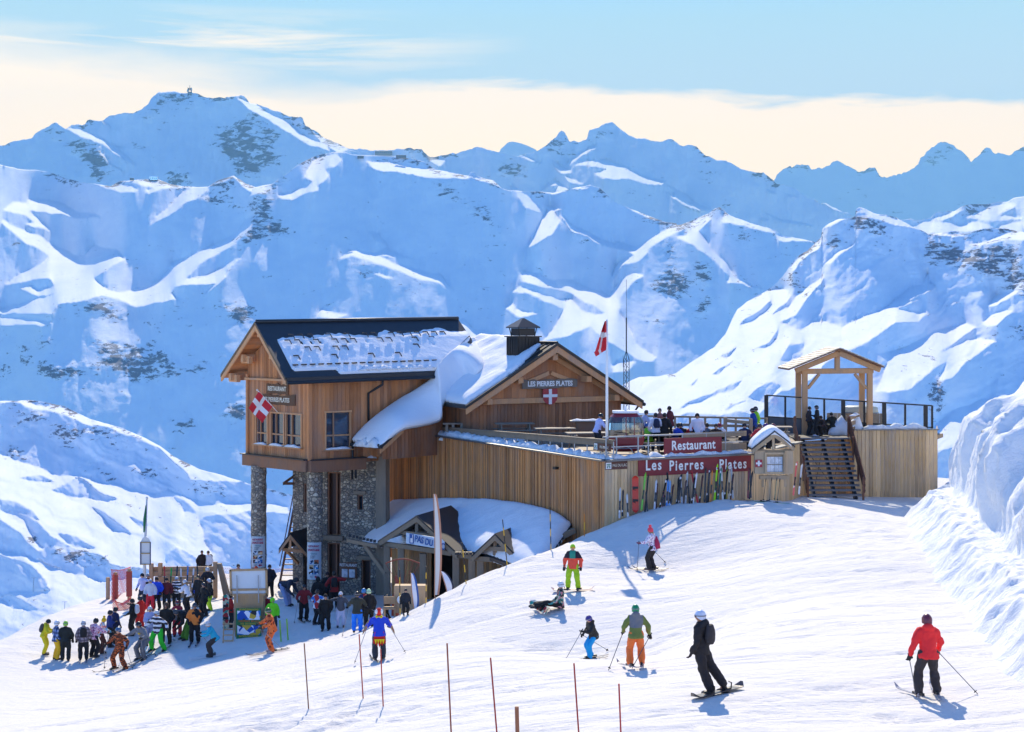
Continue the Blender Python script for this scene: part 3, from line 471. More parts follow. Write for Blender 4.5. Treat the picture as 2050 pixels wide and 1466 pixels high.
# ------------------------------------------------------------------ mesh building helpers
class MB:
    K = 1.0
    def __init__(s): s.v=[]; s.f=[]; s.mi=[]; s.cur=0; s.marks=[]
    def add(s, vs, fs):
        k = len(s.v); s.marks.append((k,len(s.f))); s.v += [Vector(p) for p in vs]; s.f += [tuple(i+k for i in f) for f in fs]; s.mi += [s.cur]*len(fs); return s
    def box(s, c, size, R=None):
        c = Vector(c); h = Vector(size)/2; R = R or Matrix.Identity(3)
        vs = [c+R@Vector((a*h.x,b*h.y,d*h.z)) for d in (-1,1) for b in (-1,1) for a in (-1,1)]
        return s.add(vs, [(0,2,3,1),(4,5,7,6),(0,1,5,4),(2,6,7,3),(0,4,6,2),(1,3,7,5)])
    def beam(s, p, q, w, h, up=(0,0,1)):
        # w across, h along up
        p = Vector(p); q = Vector(q); d = (q-p).normalized(); up = Vector(up)
        x = d.cross(up)
        if x.length < 1e-4: x = d.cross(Vector((0,1,0)))
        x.normalize(); u = x.cross(d).normalized()
        vs = [e+x*(a*w/2)+u*(b*h/2) for e in (p,q) for b in (-1,1) for a in (-1,1)]
        return s.add(vs, [(0,1,3,2),(4,6,7,5),(0,4,5,1),(2,3,7,6),(0,2,6,4),(1,5,7,3)])
    def tube(s, pts, r, n=8, cap=True):
        pts = [Vector(p) for p in pts]; rr = r if isinstance(r,(list,tuple)) else [r]*len(pts); vs=[]; fs=[]
        d0 = (pts[1]-pts[0]).normalized(); a = d0.cross(Vector((0,0,1)))
        if a.length < 1e-3: a = d0.cross(Vector((1,0,0)))
        a.normalize()
        for i,p in enumerate(pts):
            d = (pts[min(i+1,len(pts)-1)]-pts[max(i-1,0)]).normalized(); a = (a-d*a.dot(d)).normalized(); b = d.cross(a)
            for k in range(n):
                t = 2*math.pi*k/n; vs.append(p+(a*math.cos(t)+b*math.sin(t))*rr[i])
        for i in range(len(pts)-1):
            for k in range(n): fs.append((i*n+k, i*n+(k+1)%n, (i+1)*n+(k+1)%n, (i+1)*n+k))
        if cap: fs.append(tuple(range(n-1,-1,-1))); fs.append(tuple((len(pts)-1)*n+k for k in range(n)))
        return s.add(vs, fs)
    def prism(s, poly, ext):
        # closed polygon pushed along ext
        poly = [Vector(p) for p in poly]; e = Vector(ext); n = len(poly)
        vs = poly+[p+e for p in poly]; fs = [tuple(range(n)), tuple(range(2*n-1,n-1,-1))]+[(i,i+n,(i+1)%n+n,(i+1)%n) for i in range(n)]
        return s.add(vs, fs)
    def lathe(s, c, prof, n=20, sx=1, sy=1):
        c = Vector(c); vs=[]; fs=[]
        for r,z in prof:
            for k in range(n):
                t = 2*math.pi*k/n; vs.append(c+Vector((r*sx*math.cos(t), r*sy*math.sin(t), z)))
        for i in range(len(prof)-1):
            for k in range(n): fs.append((i*n+k, i*n+(k+1)%n, (i+1)*n+(k+1)%n, (i+1)*n+k))
        fs.append(tuple(range(n-1,-1,-1))); fs.append(tuple((len(prof)-1)*n+k for k in range(n)))
        return s.add(vs, fs)
    def build_each(s, name, m=None, parent=None, smooth=False, bevel=0.0):
        # every piece added on its own becomes a part of its own
        o = None
        for (v0,f0),(v1,f1) in zip(s.marks, s.marks[1:]+[(len(s.v),len(s.f))]):
            q = MB(); q.add(s.v[v0:v1], [tuple(i-v0 for i in f) for f in s.f[f0:f1]]); o = q.build(name, m, parent, smooth, bevel)
        return o
    def build(s, name, m=None, parent=None, smooth=False, bevel=0.0):
        if MB.K != 1.0: s.v = [p*MB.K for p in s.v]
        o = link_mesh(name, s.v, s.f, m, None, smooth)
        if any(s.mi): o.data.polygons.foreach_set('material_index', s.mi)
        bm = bmesh.new(); bm.from_mesh(o.data); bmesh.ops.recalc_face_normals(bm, faces=bm.faces)
        if bevel: bmesh.ops.bevel(bm, geom=list(bm.edges), offset=bevel, segments=1, affect='EDGES', clamp_overlap=True)
        bm.to_mesh(o.data); bm.free()
        if parent is not None:
            o.parent = parent
            o.matrix_parent_inverse = world_of(parent).inverted()
        return o
def world_of(o):
    M = Matrix.LocRotScale(o.location, o.rotation_euler, o.scale)
    if o.parent is not None: M = world_of(o.parent)@o.matrix_parent_inverse@M
    return M
def wood(name, dark, light, rough=0.65, streak=1.0, knots=True):
    if name in MATS: return MATS[name]
    m = bpy.data.materials.new(name); m.use_nodes = True; T = NT(m.node_tree)
    b = m.node_tree.nodes['Principled BSDF']; b.inputs['Roughness'].default_value = rough; b.inputs['Specular IOR Level'].default_value = 0.25
    t = T.node('ShaderNodeTexCoord'); g = T.node('ShaderNodeNewGeometry')
    f = T.noise(T.mapping(t.outputs['Object'],(9,9,0.9)), 1.6, 6, 0.65, 0.4)
    l = T.noise(t.outputs['Object'], 0.9, 4, 0.6)
    v = T.math('ADD', T.math('MULTIPLY', g.outputs['Random Per Island'], 0.45), T.math('MULTIPLY', f, 0.45*streak))
    v = T.math('ADD', v, T.math('MULTIPLY', l, 0.25))
    gw = T.math('MULTIPLY', T.math('SUBTRACT', T.noise(T.mapping(t.outputs['Object'],(1.2,1.2,0.35),(0,0,0),(5,3,1)), 1.3, 5, 0.6), 0.42), 2.2, clamp=True)
    avg = tuple((a+c)/2 for a,c in zip(dark,light)); gl = sum(avg)/3; grey = (gl*1.05,gl*0.95,gl*0.85)
    T.link(T.mix(T.math('MULTIPLY', gw, 0.75, clamp=True), T.ramp(v, [(0.18,dark),(0.85,light)]), grey), b.inputs['Base Color'])
    bp = T.node('ShaderNodeBump'); bp.inputs['Strength'].default_value = 0.35; bp.inputs['Distance'].default_value = 0.02
    T.link(f, bp.inputs['Height']); T.link(bp.outputs[0], b.inputs['Normal'])
    MATS[name] = m; return m
def stone_mat():
    m = bpy.data.materials.new('rubble_stone'); m.use_nodes = True; T = NT(m.node_tree)
    b = m.node_tree.nodes['Principled BSDF']; b.inputs['Roughness'].default_value = 0.9
    t = T.node('ShaderNodeTexCoord'); nz = T.node('ShaderNodeTexNoise'); nz.inputs['Scale'].default_value = 3.0
    T.link(t.outputs['Object'], nz.inputs['Vector'])
    vv = T.node('ShaderNodeVectorMath', operation='MULTIPLY_ADD'); T.link(nz.outputs['Color'], vv.inputs[0]); vv.inputs[1].default_value = (0.22,)*3; T.link(t.outputs['Object'], vv.inputs[2])
    vec = T.mapping(vv.outputs[0], (5.2,5.2,7.2))
    vo = T.node('ShaderNodeTexVoronoi', feature='F1'); vo.inputs['Scale'].default_value = 1.0; T.link(vec, vo.inputs['Vector'])
    ve = T.node('ShaderNodeTexVoronoi', feature='DISTANCE_TO_EDGE'); ve.inputs['Scale'].default_value = 1.0; T.link(vec, ve.inputs['Vector'])
    sp = T.node('ShaderNodeSeparateColor'); T.link(vo.outputs['Color'], sp.inputs[0])
    c = T.ramp(sp.outputs[0], [(0.0,(0.22,0.185,0.15)),(0.35,(0.34,0.29,0.23)),(0.6,(0.48,0.38,0.27)),(0.8,(0.64,0.51,0.34)),(1.0,(0.85,0.74,0.56))])
    c = T.mix(T.math('MULTIPLY', T.noise(t.outputs['Object'], 14, 4), 0.6), c, (0.20,0.185,0.17))
    e = T.math('MULTIPLY_ADD', ve.outputs['Distance'], 14.0, -0.4, clamp=True)
    T.link(T.mix(e, (0.20,0.175,0.145), c), b.inputs['Base Color'])
    bp = T.node('ShaderNodeBump'); bp.inputs['Strength'].default_value = 0.9; bp.inputs['Distance'].default_value = 0.06
    T.link(e, bp.inputs['Height']); T.link(bp.outputs[0], b.inputs['Normal'])
    return m
def rotz(a): return Matrix.Rotation(a,3,'Z')
def frame2(d):      # rotation whose x axis runs along the ground direction d
    return rotz(math.atan2(d[1], d[0]))
def v3(p,z): return Vector((p[0],p[1],z))
def planks(mb, A, B, zb, zt, pitch=0.15, th=0.04, gap=0.012, out=0.0, jitter=0.0, holes=()):
    # vertical boards from A to B; zt(s), zb(s) give heights along s; holes = (s0,s1,z0,z1)
    A = Vector(A[:2]); B = Vector(B[:2]); d = B-A; L = d.length; d.normalize(); R = frame2(d); n = Vector((d.y,-d.x)); k = max(1,round(L/pitch)); w = L/k
    r = random.Random(int(L*1000))
    for i in range(k):
        s0 = i*w; s1 = s0+w; sm = (s0+s1)/2; j = r.uniform(-jitter,jitter)
        segs = [(zb(sm), max(zt(s0+0.001), zt(s1-0.001)) if False else zt(sm))]
        for (h0,h1,z0,z1) in holes:
            if sm > h0 and sm < h1:
                ns = []
                for a,b in segs:
                    if z0 > a and z1 < b: ns += [(a,z0),(z1,b)]
                    else: ns.append((a,b))
                segs = ns
        for a,b in segs:
            if b-a < 0.02: continue
            c = A+d*sm+n*(out+j)
            if (a,b)[1] == zt(sm) and abs(zt(s1)-zt(s0)) > 0.01:
                hw = w/2-gap/2; tt = []
                for sg,e in ((-1,s0),(1,s1)):
                    for o_ in (-1,1): tt.append((sg,o_,zt(e)))
                vs = [Vector((c.x+d.x*sg*hw+n.x*o_*th/2, c.y+d.y*sg*hw+n.y*o_*th/2, z)) for z_ in (0,1) for sg,o_,zz in tt for z in ((a if z_==0 else zz),)]
                mb.add(vs, [(0,1,3,2),(4,6,7,5),(0,4,5,1),(2,3,7,6),(0,2,6,4),(1,5,7,3)])
            else: mb.box((c.x,c.y,(a+b)/2), (w-gap, th, b-a), R)
    return mb
def text_obj(body, size, m, parent=None, loc=(0,0,0), d=(1,0), ext=0.01, bold=0.0, align='CENTER', shear=0.0, sx=1.0, name='lettering', tilt=0.0, space=1.0, pitch=0.0):
    cu = bpy.data.curves.new('t','FONT'); cu.body = body; cu.size = size; cu.extrude = ext; cu.offset = bold; cu.align_x = align; cu.align_y = 'CENTER'; cu.space_character = space; cu.resolution_u = 3; cu.shear = shear
    o = bpy.data.objects.new('t', cu); COL.objects.link(o)
    dg = bpy.context.evaluated_depsgraph_get(); me = bpy.data.meshes.new_from_object(o.evaluated_get(dg)); bpy.data.objects.remove(o); bpy.data.curves.remove(cu)
    me.name = name; me.materials.clear(); me.materials.append(m)
    M = Matrix.Translation(loc)@Matrix.Rotation(math.atan2(d[1],d[0]),4,'Z')@Matrix.Rotation(math.radians(90)+pitch,4,'X')@Matrix.Rotation(tilt,4,'Z')@Matrix.Diagonal((sx,1,1,1))
    me.transform(M)
    if MB.K != 1.0: me.transform(Matrix.Scale(MB.K,4))
    t = bpy.data.objects.new(name, me); COL.objects.link(t)
    if parent is not None: t.parent = parent; t.matrix_parent_inverse = world_of(parent).inverted()
    return t
def xy_surface(poly, pts, step, thick, name, m, parent, lump=0.05, edge=0.25, seed=3):
    # a snow layer: top through scattered points (thin plate), rounded off at the rim
    A = np.array([tuple(p) for p in pts]); n = len(A)
    K = _U(((A[:,None,:2]-A[None,:,:2])**2).sum(-1))+np.eye(n)*0.02; Pm = np.hstack([np.ones((n,1)),A[:,:2]])
    sol = np.linalg.lstsq(np.block([[K,Pm],[Pm.T,np.zeros((3,3))]]), np.concatenate([A[:,2],np.zeros(3)]), rcond=None)[0]
    poly = np.array([(p[0],p[1]) for p in poly]); x0,y0 = poly.min(0)-step; x1,y1 = poly.max(0)+step
    gx,gy = np.meshgrid(np.arange(x0,x1,step), np.arange(y0,y1,step))
    ins = pip([tuple(p) for p in poly], gx, gy); d = np.full(gx.shape,1e9)
    bx = np.zeros(gx.shape); by = np.zeros(gx.shape)
    for i in range(len(poly)):
        a = poly[i]; b = poly[(i+1)%len(poly)]; ab = b-a; t = np.clip(((gx-a[0])*ab[0]+(gy-a[1])*ab[1])/(ab@ab+1e-12),0,1)
        qx = a[0]+t*ab[0]; qy = a[1]+t*ab[1]; dd = np.hypot(gx-qx,gy-qy); k = dd<d; d = np.where(k,dd,d); bx = np.where(k,qx,bx); by = np.where(k,qy,by)
    use = ins|(d<step*0.99)
    X = np.where(ins,gx,bx); Y = np.where(ins,gy,by); dist = np.where(ins,d,0)
    r2 = (X.ravel()[:,None]-A[None,:,0])**2+(Y.ravel()[:,None]-A[None,:,1])**2
    Z = (_U(r2)@sol[:n]+sol[n]+sol[n+1]*X.ravel()+sol[n+2]*Y.ravel()).reshape(X.shape)
    e = np.clip(dist/edge,0,1); rim = np.sqrt(1-(1-e)**2)
    Z = Z-thick*(1-rim)+lump*hash_noise(X,Y,0.8,seed)*e+lump*0.5*hash_noise(X,Y,0.3,seed+1)*e
    idx = -np.ones(gx.shape,int); idx[use] = np.arange(use.sum())
    V = np.stack([X[use],Y[use],Z[use]],-1); Vb = V.copy(); Vb[:,2] = Vb[:,2]-0.12-thick*rim[use]
    N = len(V); fs = []
    R,Cn = gx.shape; quad = use[:-1,:-1]&use[:-1,1:]&use[1:,1:]&use[1:,:-1]
    cnt = {}
    for i,j in zip(*np.where(quad)):
        q = (idx[i,j],idx[i,j+1],idx[i+1,j+1],idx[i+1,j]); fs.append(q)
        for a,b in zip(q, q[1:]+q[:1]): cnt[(a,b)] = 1
    fs2 = list(fs)+[tuple(N+a for a in reversed(q)) for q in fs]
    for (a,b) in cnt:
        if (b,a) not in cnt: fs2.append((b,a,N+a,N+b))
    mb = MB(); mb.add([tuple(p) for p in V]+[tuple(p) for p in Vb], fs2)
    return mb.build(name, m, parent, smooth=True)
def snow_strip(mb, pts, w, h, n=6, amp=0.25, seed=0, R=random):
    # a low rounded ridge of snow along a line of points
    pts = [Vector(p) for p in pts]; L = sum((b-a).length for a,b in zip(pts,pts[1:])); k = max(3,int(L/0.22)); r = random.Random(seed); sec = []
    for i in range(k+1):
        t = i/k*L; a = 0
        for p,q in zip(pts,pts[1:]):
            l = (q-p).length
            if t <= a+l+1e-6: c = p.lerp(q,(t-a)/l); d = (q-p).normalized(); break
            a += l
        x = Vector((d.y,-d.x,0)).normalized(); hh = h*(1+r.uniform(-amp,amp)*1.6); ww = w*(1+r.uniform(-amp,amp)*0.5)
        if i in (0,k): hh *= 0.3
        sec.append([c+x*(math.cos(math.pi*j/n)*ww/2)+Vector((0,0,math.sin(math.pi*j/n)*hh*(1+r.uniform(-0.12,0.12)))) for j in range(n+1)])
    vs = [p for s_ in sec for p in s_]; m_ = n+1; fs = []
    for i in range(k):
        for j in range(n): fs.append((i*m_+j,i*m_+j+1,(i+1)*m_+j+1,(i+1)*m_+j))
        fs.append((i*m_, (i+1)*m_, (i+1)*m_+n, i*m_+n))
    fs.append(tuple(range(m_))); fs.append(tuple(k*m_+j for j in range(n,-1,-1)))
    mb.add(vs, fs); return mb
# ------------------------------------------------------------------ the restaurant
def col(h): return lin(h)
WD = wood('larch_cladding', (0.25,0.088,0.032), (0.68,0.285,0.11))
WDH = wood('dark_larch', (0.16,0.06,0.026), (0.46,0.19,0.08))  # darker larch for the hall and the low walls
WBEAM = wood('timber_beams', (0.24,0.10,0.04), (0.72,0.37,0.17))
WBAND = wood('dark_band', (0.12,0.055,0.03), (0.32,0.15,0.08))
SLAT = wood('slat_cladding', (0.13,0.048,0.016), (0.72,0.33,0.115), streak=1.2)
PALE = wood('pale_cladding', (0.32,0.20,0.09), (0.86,0.60,0.31))
GREYW = wood('weathered_timber', (0.09,0.065,0.045), (0.36,0.27,0.18))
DARKM = mat('dark_roof_metal', (0.026,0.029,0.035), 0.45, 0.2, noise=0.3, nscale=3)
GREYM = mat('grey_metal', (0.16,0.17,0.18), 0.4, 0.7)
GALV = mat('galvanised_steel', (0.35,0.37,0.39), 0.45, 0.6)
BLACK = mat('black_paint', (0.012,0.012,0.013), 0.5)
WHITE = mat('white_paint', (0.80,0.80,0.78), 0.5)
RED = mat('deep_red', (0.19,0.018,0.022), 0.55)
FLAGR = mat('flag_red', (0.62,0.02,0.03), 0.75)
STONE = stone_mat()
RSNOW = snow_mat('roof_snow', bscale=2.0, bstr=0.35)
CSNOW = snow_mat('clotted_snow', bscale=5.0, bstr=0.9)
SHADE = mat('dim_interior', (0.02,0.015,0.012), 0.9)  # near-black colour painted for the shade indoors
gm = bpy.data.materials.new('window_glass'); gm.use_nodes = True
_b = gm.node_tree.nodes['Principled BSDF']; _b.inputs['Base Color'].default_value = (0.02,0.04,0.07,1); _b.inputs['Roughness'].default_value = 0.04; _b.inputs['Specular IOR Level'].default_value = 0.9; _b.inputs['Metallic'].default_value=0.0
_b.inputs['Coat Weight'].default_value = 1.0; _b.inputs['Coat Roughness'].default_value = 0.02
def clear_glass(name, tint, alpha):
    m = bpy.data.materials.new(name); m.use_nodes = True; T = NT(m.node_tree); m.node_tree.nodes.clear()
    o = T.node('ShaderNodeOutputMaterial'); tr = T.node('ShaderNodeBsdfTransparent'); gl = T.node('ShaderNodeBsdfGlossy'); gl.inputs['Roughness'].default_value = 0.03
    tr.inputs['Color'].default_value = (*tint,1); mx = T.node('ShaderNodeMixShader'); fr = T.node('ShaderNodeFresnel'); fr.inputs[0].default_value = 1.5
    f = T.math('ADD', fr.outputs[0], alpha, clamp=True); T.link(f, mx.inputs[0]); T.link(tr.outputs[0], mx.inputs[1]); T.link(gl.outputs[0], mx.inputs[2]); T.link(mx.outputs[0], o.inputs['Surface']); return m
CLEAR = clear_glass('clear_pane', (0.78,0.86,0.90), 0.02)
KS = 1.15; MB.K = KS  # tower, stone base and hall vertices scaled about the camera, the hall less
B = empty('restaurant_building', (-9.2,78,-14.2))
tag(B, 'wooden chalet restaurant with snowy metal roofs standing on stone columns', 'building')
# ---- tower wing
Cn = Vector((-8.64,64.0)); dR = Vector((0.8305,0.5574)).normalized(); nR = Vector((dR.y,-dR.x)); dL = Vector((-0.7071,0.7071)); nL = Vector((-0.7071,-0.7071))
Lc = Cn+dL*4.5; M0 = Cn+dL*2.25
def ridge_pt(s): p = M0-dR*1.05+dR*s; return v3(p, 0.10+0.016*s)
RL = 10.3; SL = 0.767; SLL = 2.36/3.7
def roof_z(p):     # height of the tower roof top above a ground point
    q = Vector(p[:2])-M0; d = q.dot(nR); s = q.dot(dR)+1.05
    return 0.10+0.016*s-(SL*d if d > 0 else -SLL*d)
ZB = -5.80
def wall_top_L(s): return roof_z(Cn+dL*s+nL*0.0)-0.30
def hole_list(ws, sb, zb): return [(a,b,zb[0],zb[1]) for a,b in ws]
# window openings along the gable wall measured from the corner
def s_on(A, d, px):   # distance along a wall whose image x is px
    k = (px-CX)/F; return (k*A.y-A.x)/(d.x-k*d.y)
WL = [(s_on(Cn,dL,b),s_on(Cn,dL,a)) for a,b in ((573,606),(543,571),(513,538))]
zt_,zb_ = -3.82,-5.30
mb = MB(); planks(mb, Cn, Lc, lambda s: ZB, wall_top_L, 0.155, 0.045, 0.010, holes=[(a,b,zb_,zt_) for a,b in WL])
# planks() puts its outer side to the right of the direction; turned for this wall
mb.build('gable_wall', WD, B)
sB = (s_on(Cn,dR,649), s_on(Cn,dR,702))
mb = MB(); planks(mb, Cn, Cn+dR*7.0, lambda s: ZB, lambda s: roof_z(Cn+dR*s)-0.30, 0.19, 0.045, 0.008, holes=[(sB[0],sB[1],-5.38,-3.72)])
mb.build('side_wall', WD, B)
mb = MB(); mb.prism([v3(Cn+dL*0.06+dR*0.06,ZB+.02), v3(Lc-dL*.1+dR*.06,ZB+.02), v3(Lc+dR*9-dL*.1,ZB+.02), v3(Cn+dR*9.1+dL*.06,ZB+.02)], (0,0,0.1)).build('floor', WBAND, B)
# near-black panels behind the panes stand in for the unlit room
mb = MB(); mb.box(v3(Cn+dL*2.2+dR*0.5,-4.4),(3.9,0.05,2.6), frame2(dL)); mb.box(v3(Cn+dR*2.4+dL*0.7,-4.4),(4.5,0.05,2.6), frame2(dR)); mb.build_each('room_shade_panel', SHADE, B)
def window(A, d, n, s0, s1, z0, z1, mull, trans, parent, fm=WBEAM, dep=0.10, snow=True, recess=0.06):
    R = frame2(d); mid = A+d*((s0+s1)/2); f = MB(); w = s1-s0; t = 0.075
    for z in (z0+t/2,z1-t/2): f.box(v3(mid+n*0.02,z),(w+0.06,dep,t),R)
    for s in (s0+t/2,s1-t/2): f.box(v3(A+d*s+n*0.02,(z0+z1)/2),(t,dep-0.006,z1-z0-2*t),R)
    for s in mull: f.box(v3(A+d*s,(z0+z1)/2),(t*0.8,dep*0.7,z1-z0-2*t),R)
    for z in trans: f.box(v3(mid-n*0.003,z),(w-2*t,dep*0.66,t*0.9),R)
    o = f.build('window', fm, parent, bevel=0.006)
    g = MB(); g.box(v3(mid-n*recess,(z0+z1)/2),(w-t,0.012,z1-z0-t),R); g.build('pane', gm, o)
    si = MB(); si.box(v3(mid+n*0.10,z0-0.03),(w+0.16,0.16,0.05),R); si.build('sill', fm, o)
    if snow:
        sn = MB(); snow_strip(sn, [v3(A+d*(s0+0.03)+n*0.10,z0+0.0), v3(A+d*(s1-0.03)+n*0.10,z0+0.0)], 0.14, 0.10, seed=int(s0*77)); sn.build('sill_snow', CSNOW, o, smooth=True)
    return o
for (a,b) in WL:
    w_ = window(Cn, dL, nL, a, b, zb_, zt_, [a+(b-a)*0.62], [zb_+0.50], B)
    c_ = MB(); c_.add([v3(Cn+dL*(a+0.10)-nL*0.2,zt_-0.1), v3(Cn+dL*(a+0.32)-nL*0.2,zt_-0.1), v3(Cn+dL*(a+0.16)-nL*0.2,zb_+0.55), v3(Cn+dL*(a+0.10)-nL*0.2,zb_+0.55)], [(0,1,2,3)])
window(Cn, dR, nR, sB[0], sB[1], -5.38, -3.72, [sB[0]+(sB[1]-sB[0])*0.34], [-4.78], B)
# corner boards, eave plate and base band
mb = MB(); mb.box(v3(Cn+nR*0.03+nL*0.03,(ZB-1.95)/2),(0.17,0.17,-1.95-ZB), frame2(dR)); mb.box(v3(Lc+nL*0.03,(ZB-2.2)/2),(0.14,0.14,-2.2-ZB), frame2(dL)); mb.build_each('corner_board', WD, B, bevel=0.01)
mb = MB(); mb.beam(v3(Lc+nL*0.09+dL*0.15,ZB-0.245),v3(Cn+nL*0.09-dL*0.02,ZB-0.245),0.30,0.49); mb.beam(v3(Cn+nR*0.12+nL*0.1,ZB-0.248),v3(Cn+dR*2.6+nR*0.12,ZB-0.248),0.30,0.496); mb.build_each('base_band', WBAND, B, bevel=0.015)
mb = MB(); mb.beam(v3(Lc+nL*0.12+dL*0.2,ZB+0.02),v3(Cn+nL*0.12,ZB+0.02),0.42,0.04); mb.beam(v3(Cn+nR*0.14,ZB+0.024),v3(Cn+dR*2.6+nR*0.14,ZB+0.024),0.40,0.04); mb.build_each('flashing', DARKM, B)
mb = MB(); mb.beam(v3(Lc+nL*0.10+dL*0.1,-2.42),v3(Cn+nL*0.10,-2.42),0.10,0.10); mb.build('gable_rail', WBEAM, B, bevel=0.008)
# roof: two slopes with thickness
def slope_pts(d0, s0, s1, sgn, sl, run):
    a = ridge_pt(s0); b = ridge_pt(s1); n = nR*sgn; return a, b, b+v3(n*run,-sl*run), a+v3(n*run,-sl*run)
RT = MB(); th = 0.16
for sgn,sl,run in ((1,SL,3.02),(-1,SLL,3.72)):
    q = slope_pts(0,0,RL,sgn,sl,run)
    if sgn == 1: q = [q[0],q[1],ridge_pt(RL)+v3(nR*1.25,-SL*1.25),ridge_pt(7.3)+v3(nR*3.02,-SL*3.02),q[3]]
    RT.prism(q,(0,0,-th))
roof = RT.build('roof', DARKM, B)
mb = MB(); mb.tube([ridge_pt(0)+Vector((0,0,0.03)), ridge_pt(RL)+Vector((0,0,0.03))],0.09,10); mb.build('ridge_cap', DARKM, roof, smooth=True)
# soffit boards and barge boards on the front gable
mb = MB()
for sgn,sl,run in ((1,SL,2.95),(-1,SLL,3.65)):
    n = nR*sgn
    for k in range(int(run/0.14)):
        u0 = 0.02+k*0.14; a = ridge_pt(0.06)+v3(n*u0,-sl*u0-th-0.01); b = ridge_pt(1.05)+v3(n*u0,-sl*u0-th-0.01); e = v3(n*0.128,-sl*0.128)
        mb.prism([a,b,b+e,a+e],(0,0,-0.025))
mb.build('soffit', WD, roof)
for sgn,sl,run in ((1,SL,3.04),(-1,SLL,3.74)):
    n = nR*sgn; mb = MB(); a = ridge_pt(-0.05); e = v3(n*run,-sl*run)
    mb.prism([a+Vector((0,0,-0.02)),a+e+Vector((0,0,-0.02)),a+e+Vector((0,0,-0.30)),a+Vector((0,0,-0.34))], v3(dR*0.07,0)); mb.build('barge_board', WBEAM, roof, bevel=0.006)
    mb = MB(); mb.prism([a+v3(-dR*0.02,0.03),a+e+v3(-dR*0.02,0.03),a+e+v3(-dR*0.02,-0.10),a+v3(-dR*0.02,-0.10)], v3(dR*0.10,0)); mb.build('roof_trim', DARKM, roof)
    mb = MB()
    for k in range(7):
        pass
for sgn,sl,run,u in ((-1,SLL,0,0.0),(-1,SLL,0,1.75),(-1,SLL,0,3.1),(1,SL,0,1.2),(1,SL,0,2.55)):
    n = nR*sgn; p = ridge_pt(0.10)+v3(n*u,-sl*u-0.48); mb = MB(); mb.beam(p,p+v3(dR*1.1,0.0),0.24,0.34)
    for k in (0,1,2): pass
    mb.build('purlin', WBEAM, B, bevel=0.012)
for u in (1.75,3.1):     # heavy sawn brackets under the left eave
    p = ridge_pt(0.35)+v3(-nR*u,-SLL*u-0.55); mb = MB(); mb.beam(p+v3(-nR*0.42,0), p+v3(nR*0.42,0), 0.2, 0.34); mb.build('bracket', WBEAM, B, bevel=0.012)
# eave gutter, downpipe
ea = ridge_pt(0)+v3(nR*3.05,-SL*3.05); eb = ridge_pt(7.4)+v3(nR*3.05,-SL*3.05)
mb = MB(); mb.beam(ea+Vector((0,0,-0.12)),eb+Vector((0,0,-0.12)),0.10,0.26); mb.tube([ea+v3(nR*0.08,-0.2),eb+v3(nR*0.08,-0.2)],0.07,8); mb.build('eave_gutter', DARKM, roof)
mb = MB(); p0 = ridge_pt(0)+v3(nR*3.0,-SL*3.0-0.35); 
sp = s_on(Cn,dR,735); pw = Cn+dR*sp+nR*0.12; pe = Cn+dR*(sp+0.35)+nR*0.75
mb.tube([v3(pe,-2.35),v3(pe,-2.6),v3(pe*0.5+pw*0.5,-2.8),v3(pw,-3.0),v3(pw,-5.0)],0.055,8); mb.build('downpipe', BLACK, B, smooth=True)
# snow on the right-hand slope, with the rows of snow hooks
def on_roof(s,d,h=0.0): p = ridge_pt(s)+v3(nR*d,-SL*d); nrm = v3(nR*SL,1).normalized(); return p+nrm*h
ns,nd = 150,60; gs = np.linspace(0.35,RL,ns); gd = np.linspace(0.45,2.97,nd)
SG,DG = np.meshgrid(gs,gd); SG = 0.35+(SG-0.35)*(np.where(DG<1.1,RL-0.05,RL-0.05+(7.3-RL)*(DG-1.1)/1.87)-0.35)/(RL-0.35); edge_u = 0.80+0.20*hash_noise(SG,SG*0,0.7,31)+0.10*hash_noise(SG,SG*0,0.22,32)-0.05*(SG-5)*0.6
h = 0.055*np.clip((DG-edge_u)/0.22,-1,1); h = h+0.05*np.clip((DG-1.3)/1.0,0,1)+0.012*hash_noise(SG,DG,1.1,33)+0.006*hash_noise(SG,DG,0.25,34)
h = h+np.where(SG>6.3,0.10*np.clip((SG-6.3)/2,0,1.2),0)*np.clip((DG-0.7)/0.5,0,1)
bare = (DG>2.68)&(SG<2.6+0.6*hash_noise(SG,DG,0.3,35)); h = np.where(bare,-0.04,h)
for k in range(22):      # bare slots melted below the hooks
    for row,dd0 in enumerate((1.1,1.45,1.85,2.25)):
        if random.Random(k*7+row).random() < (0.5,0.3,0.0,0.0)[row] and k < 17: h = h-random.Random(k*31+row).uniform(.04,.13)*np.exp(-((SG-(0.7+k*0.45+0.06*row))/0.05)**2-((DG-dd0-0.1)/0.10)**2)
h = np.where((SG<0.5),-0.05,h)
h[-1] = -0.1; h[0] = -0.1
V = [on_roof(s_,d_,h_) for s_,d_,h_ in zip(SG.ravel(),DG.ravel(),h.ravel())]; idx = np.arange(ns*nd).reshape(nd,ns)
sn = MB(); sn.add(V, np.stack([idx[:-1,:-1],idx[:-1,1:],idx[1:,1:],idx[1:,:-1]],-1).reshape(-1,4).tolist())
sn.build('roof_snow', RSNOW, roof, smooth=True)
mb = MB(); nrm = v3(nR*SL,1).normalized()
for row,dd0 in enumerate((0.86,1.15,1.55,2.0)):
    for k in range(19 if row<2 else 15):
        if random.Random(k*13+row).random() < (0.8,0.6,0.4,0.25)[row]:
            s_ = 0.62+k*0.45+(row%2)*0.16; a = on_roof(s_,dd0,0.13); mb.beam(a, on_roof(s_+0.22,dd0,0.13), 0.05, 0.05); mb.beam(on_roof(s_+0.22,dd0,0.14), on_roof(s_+0.22,dd0+0.22,0.13), 0.035, 0.03)
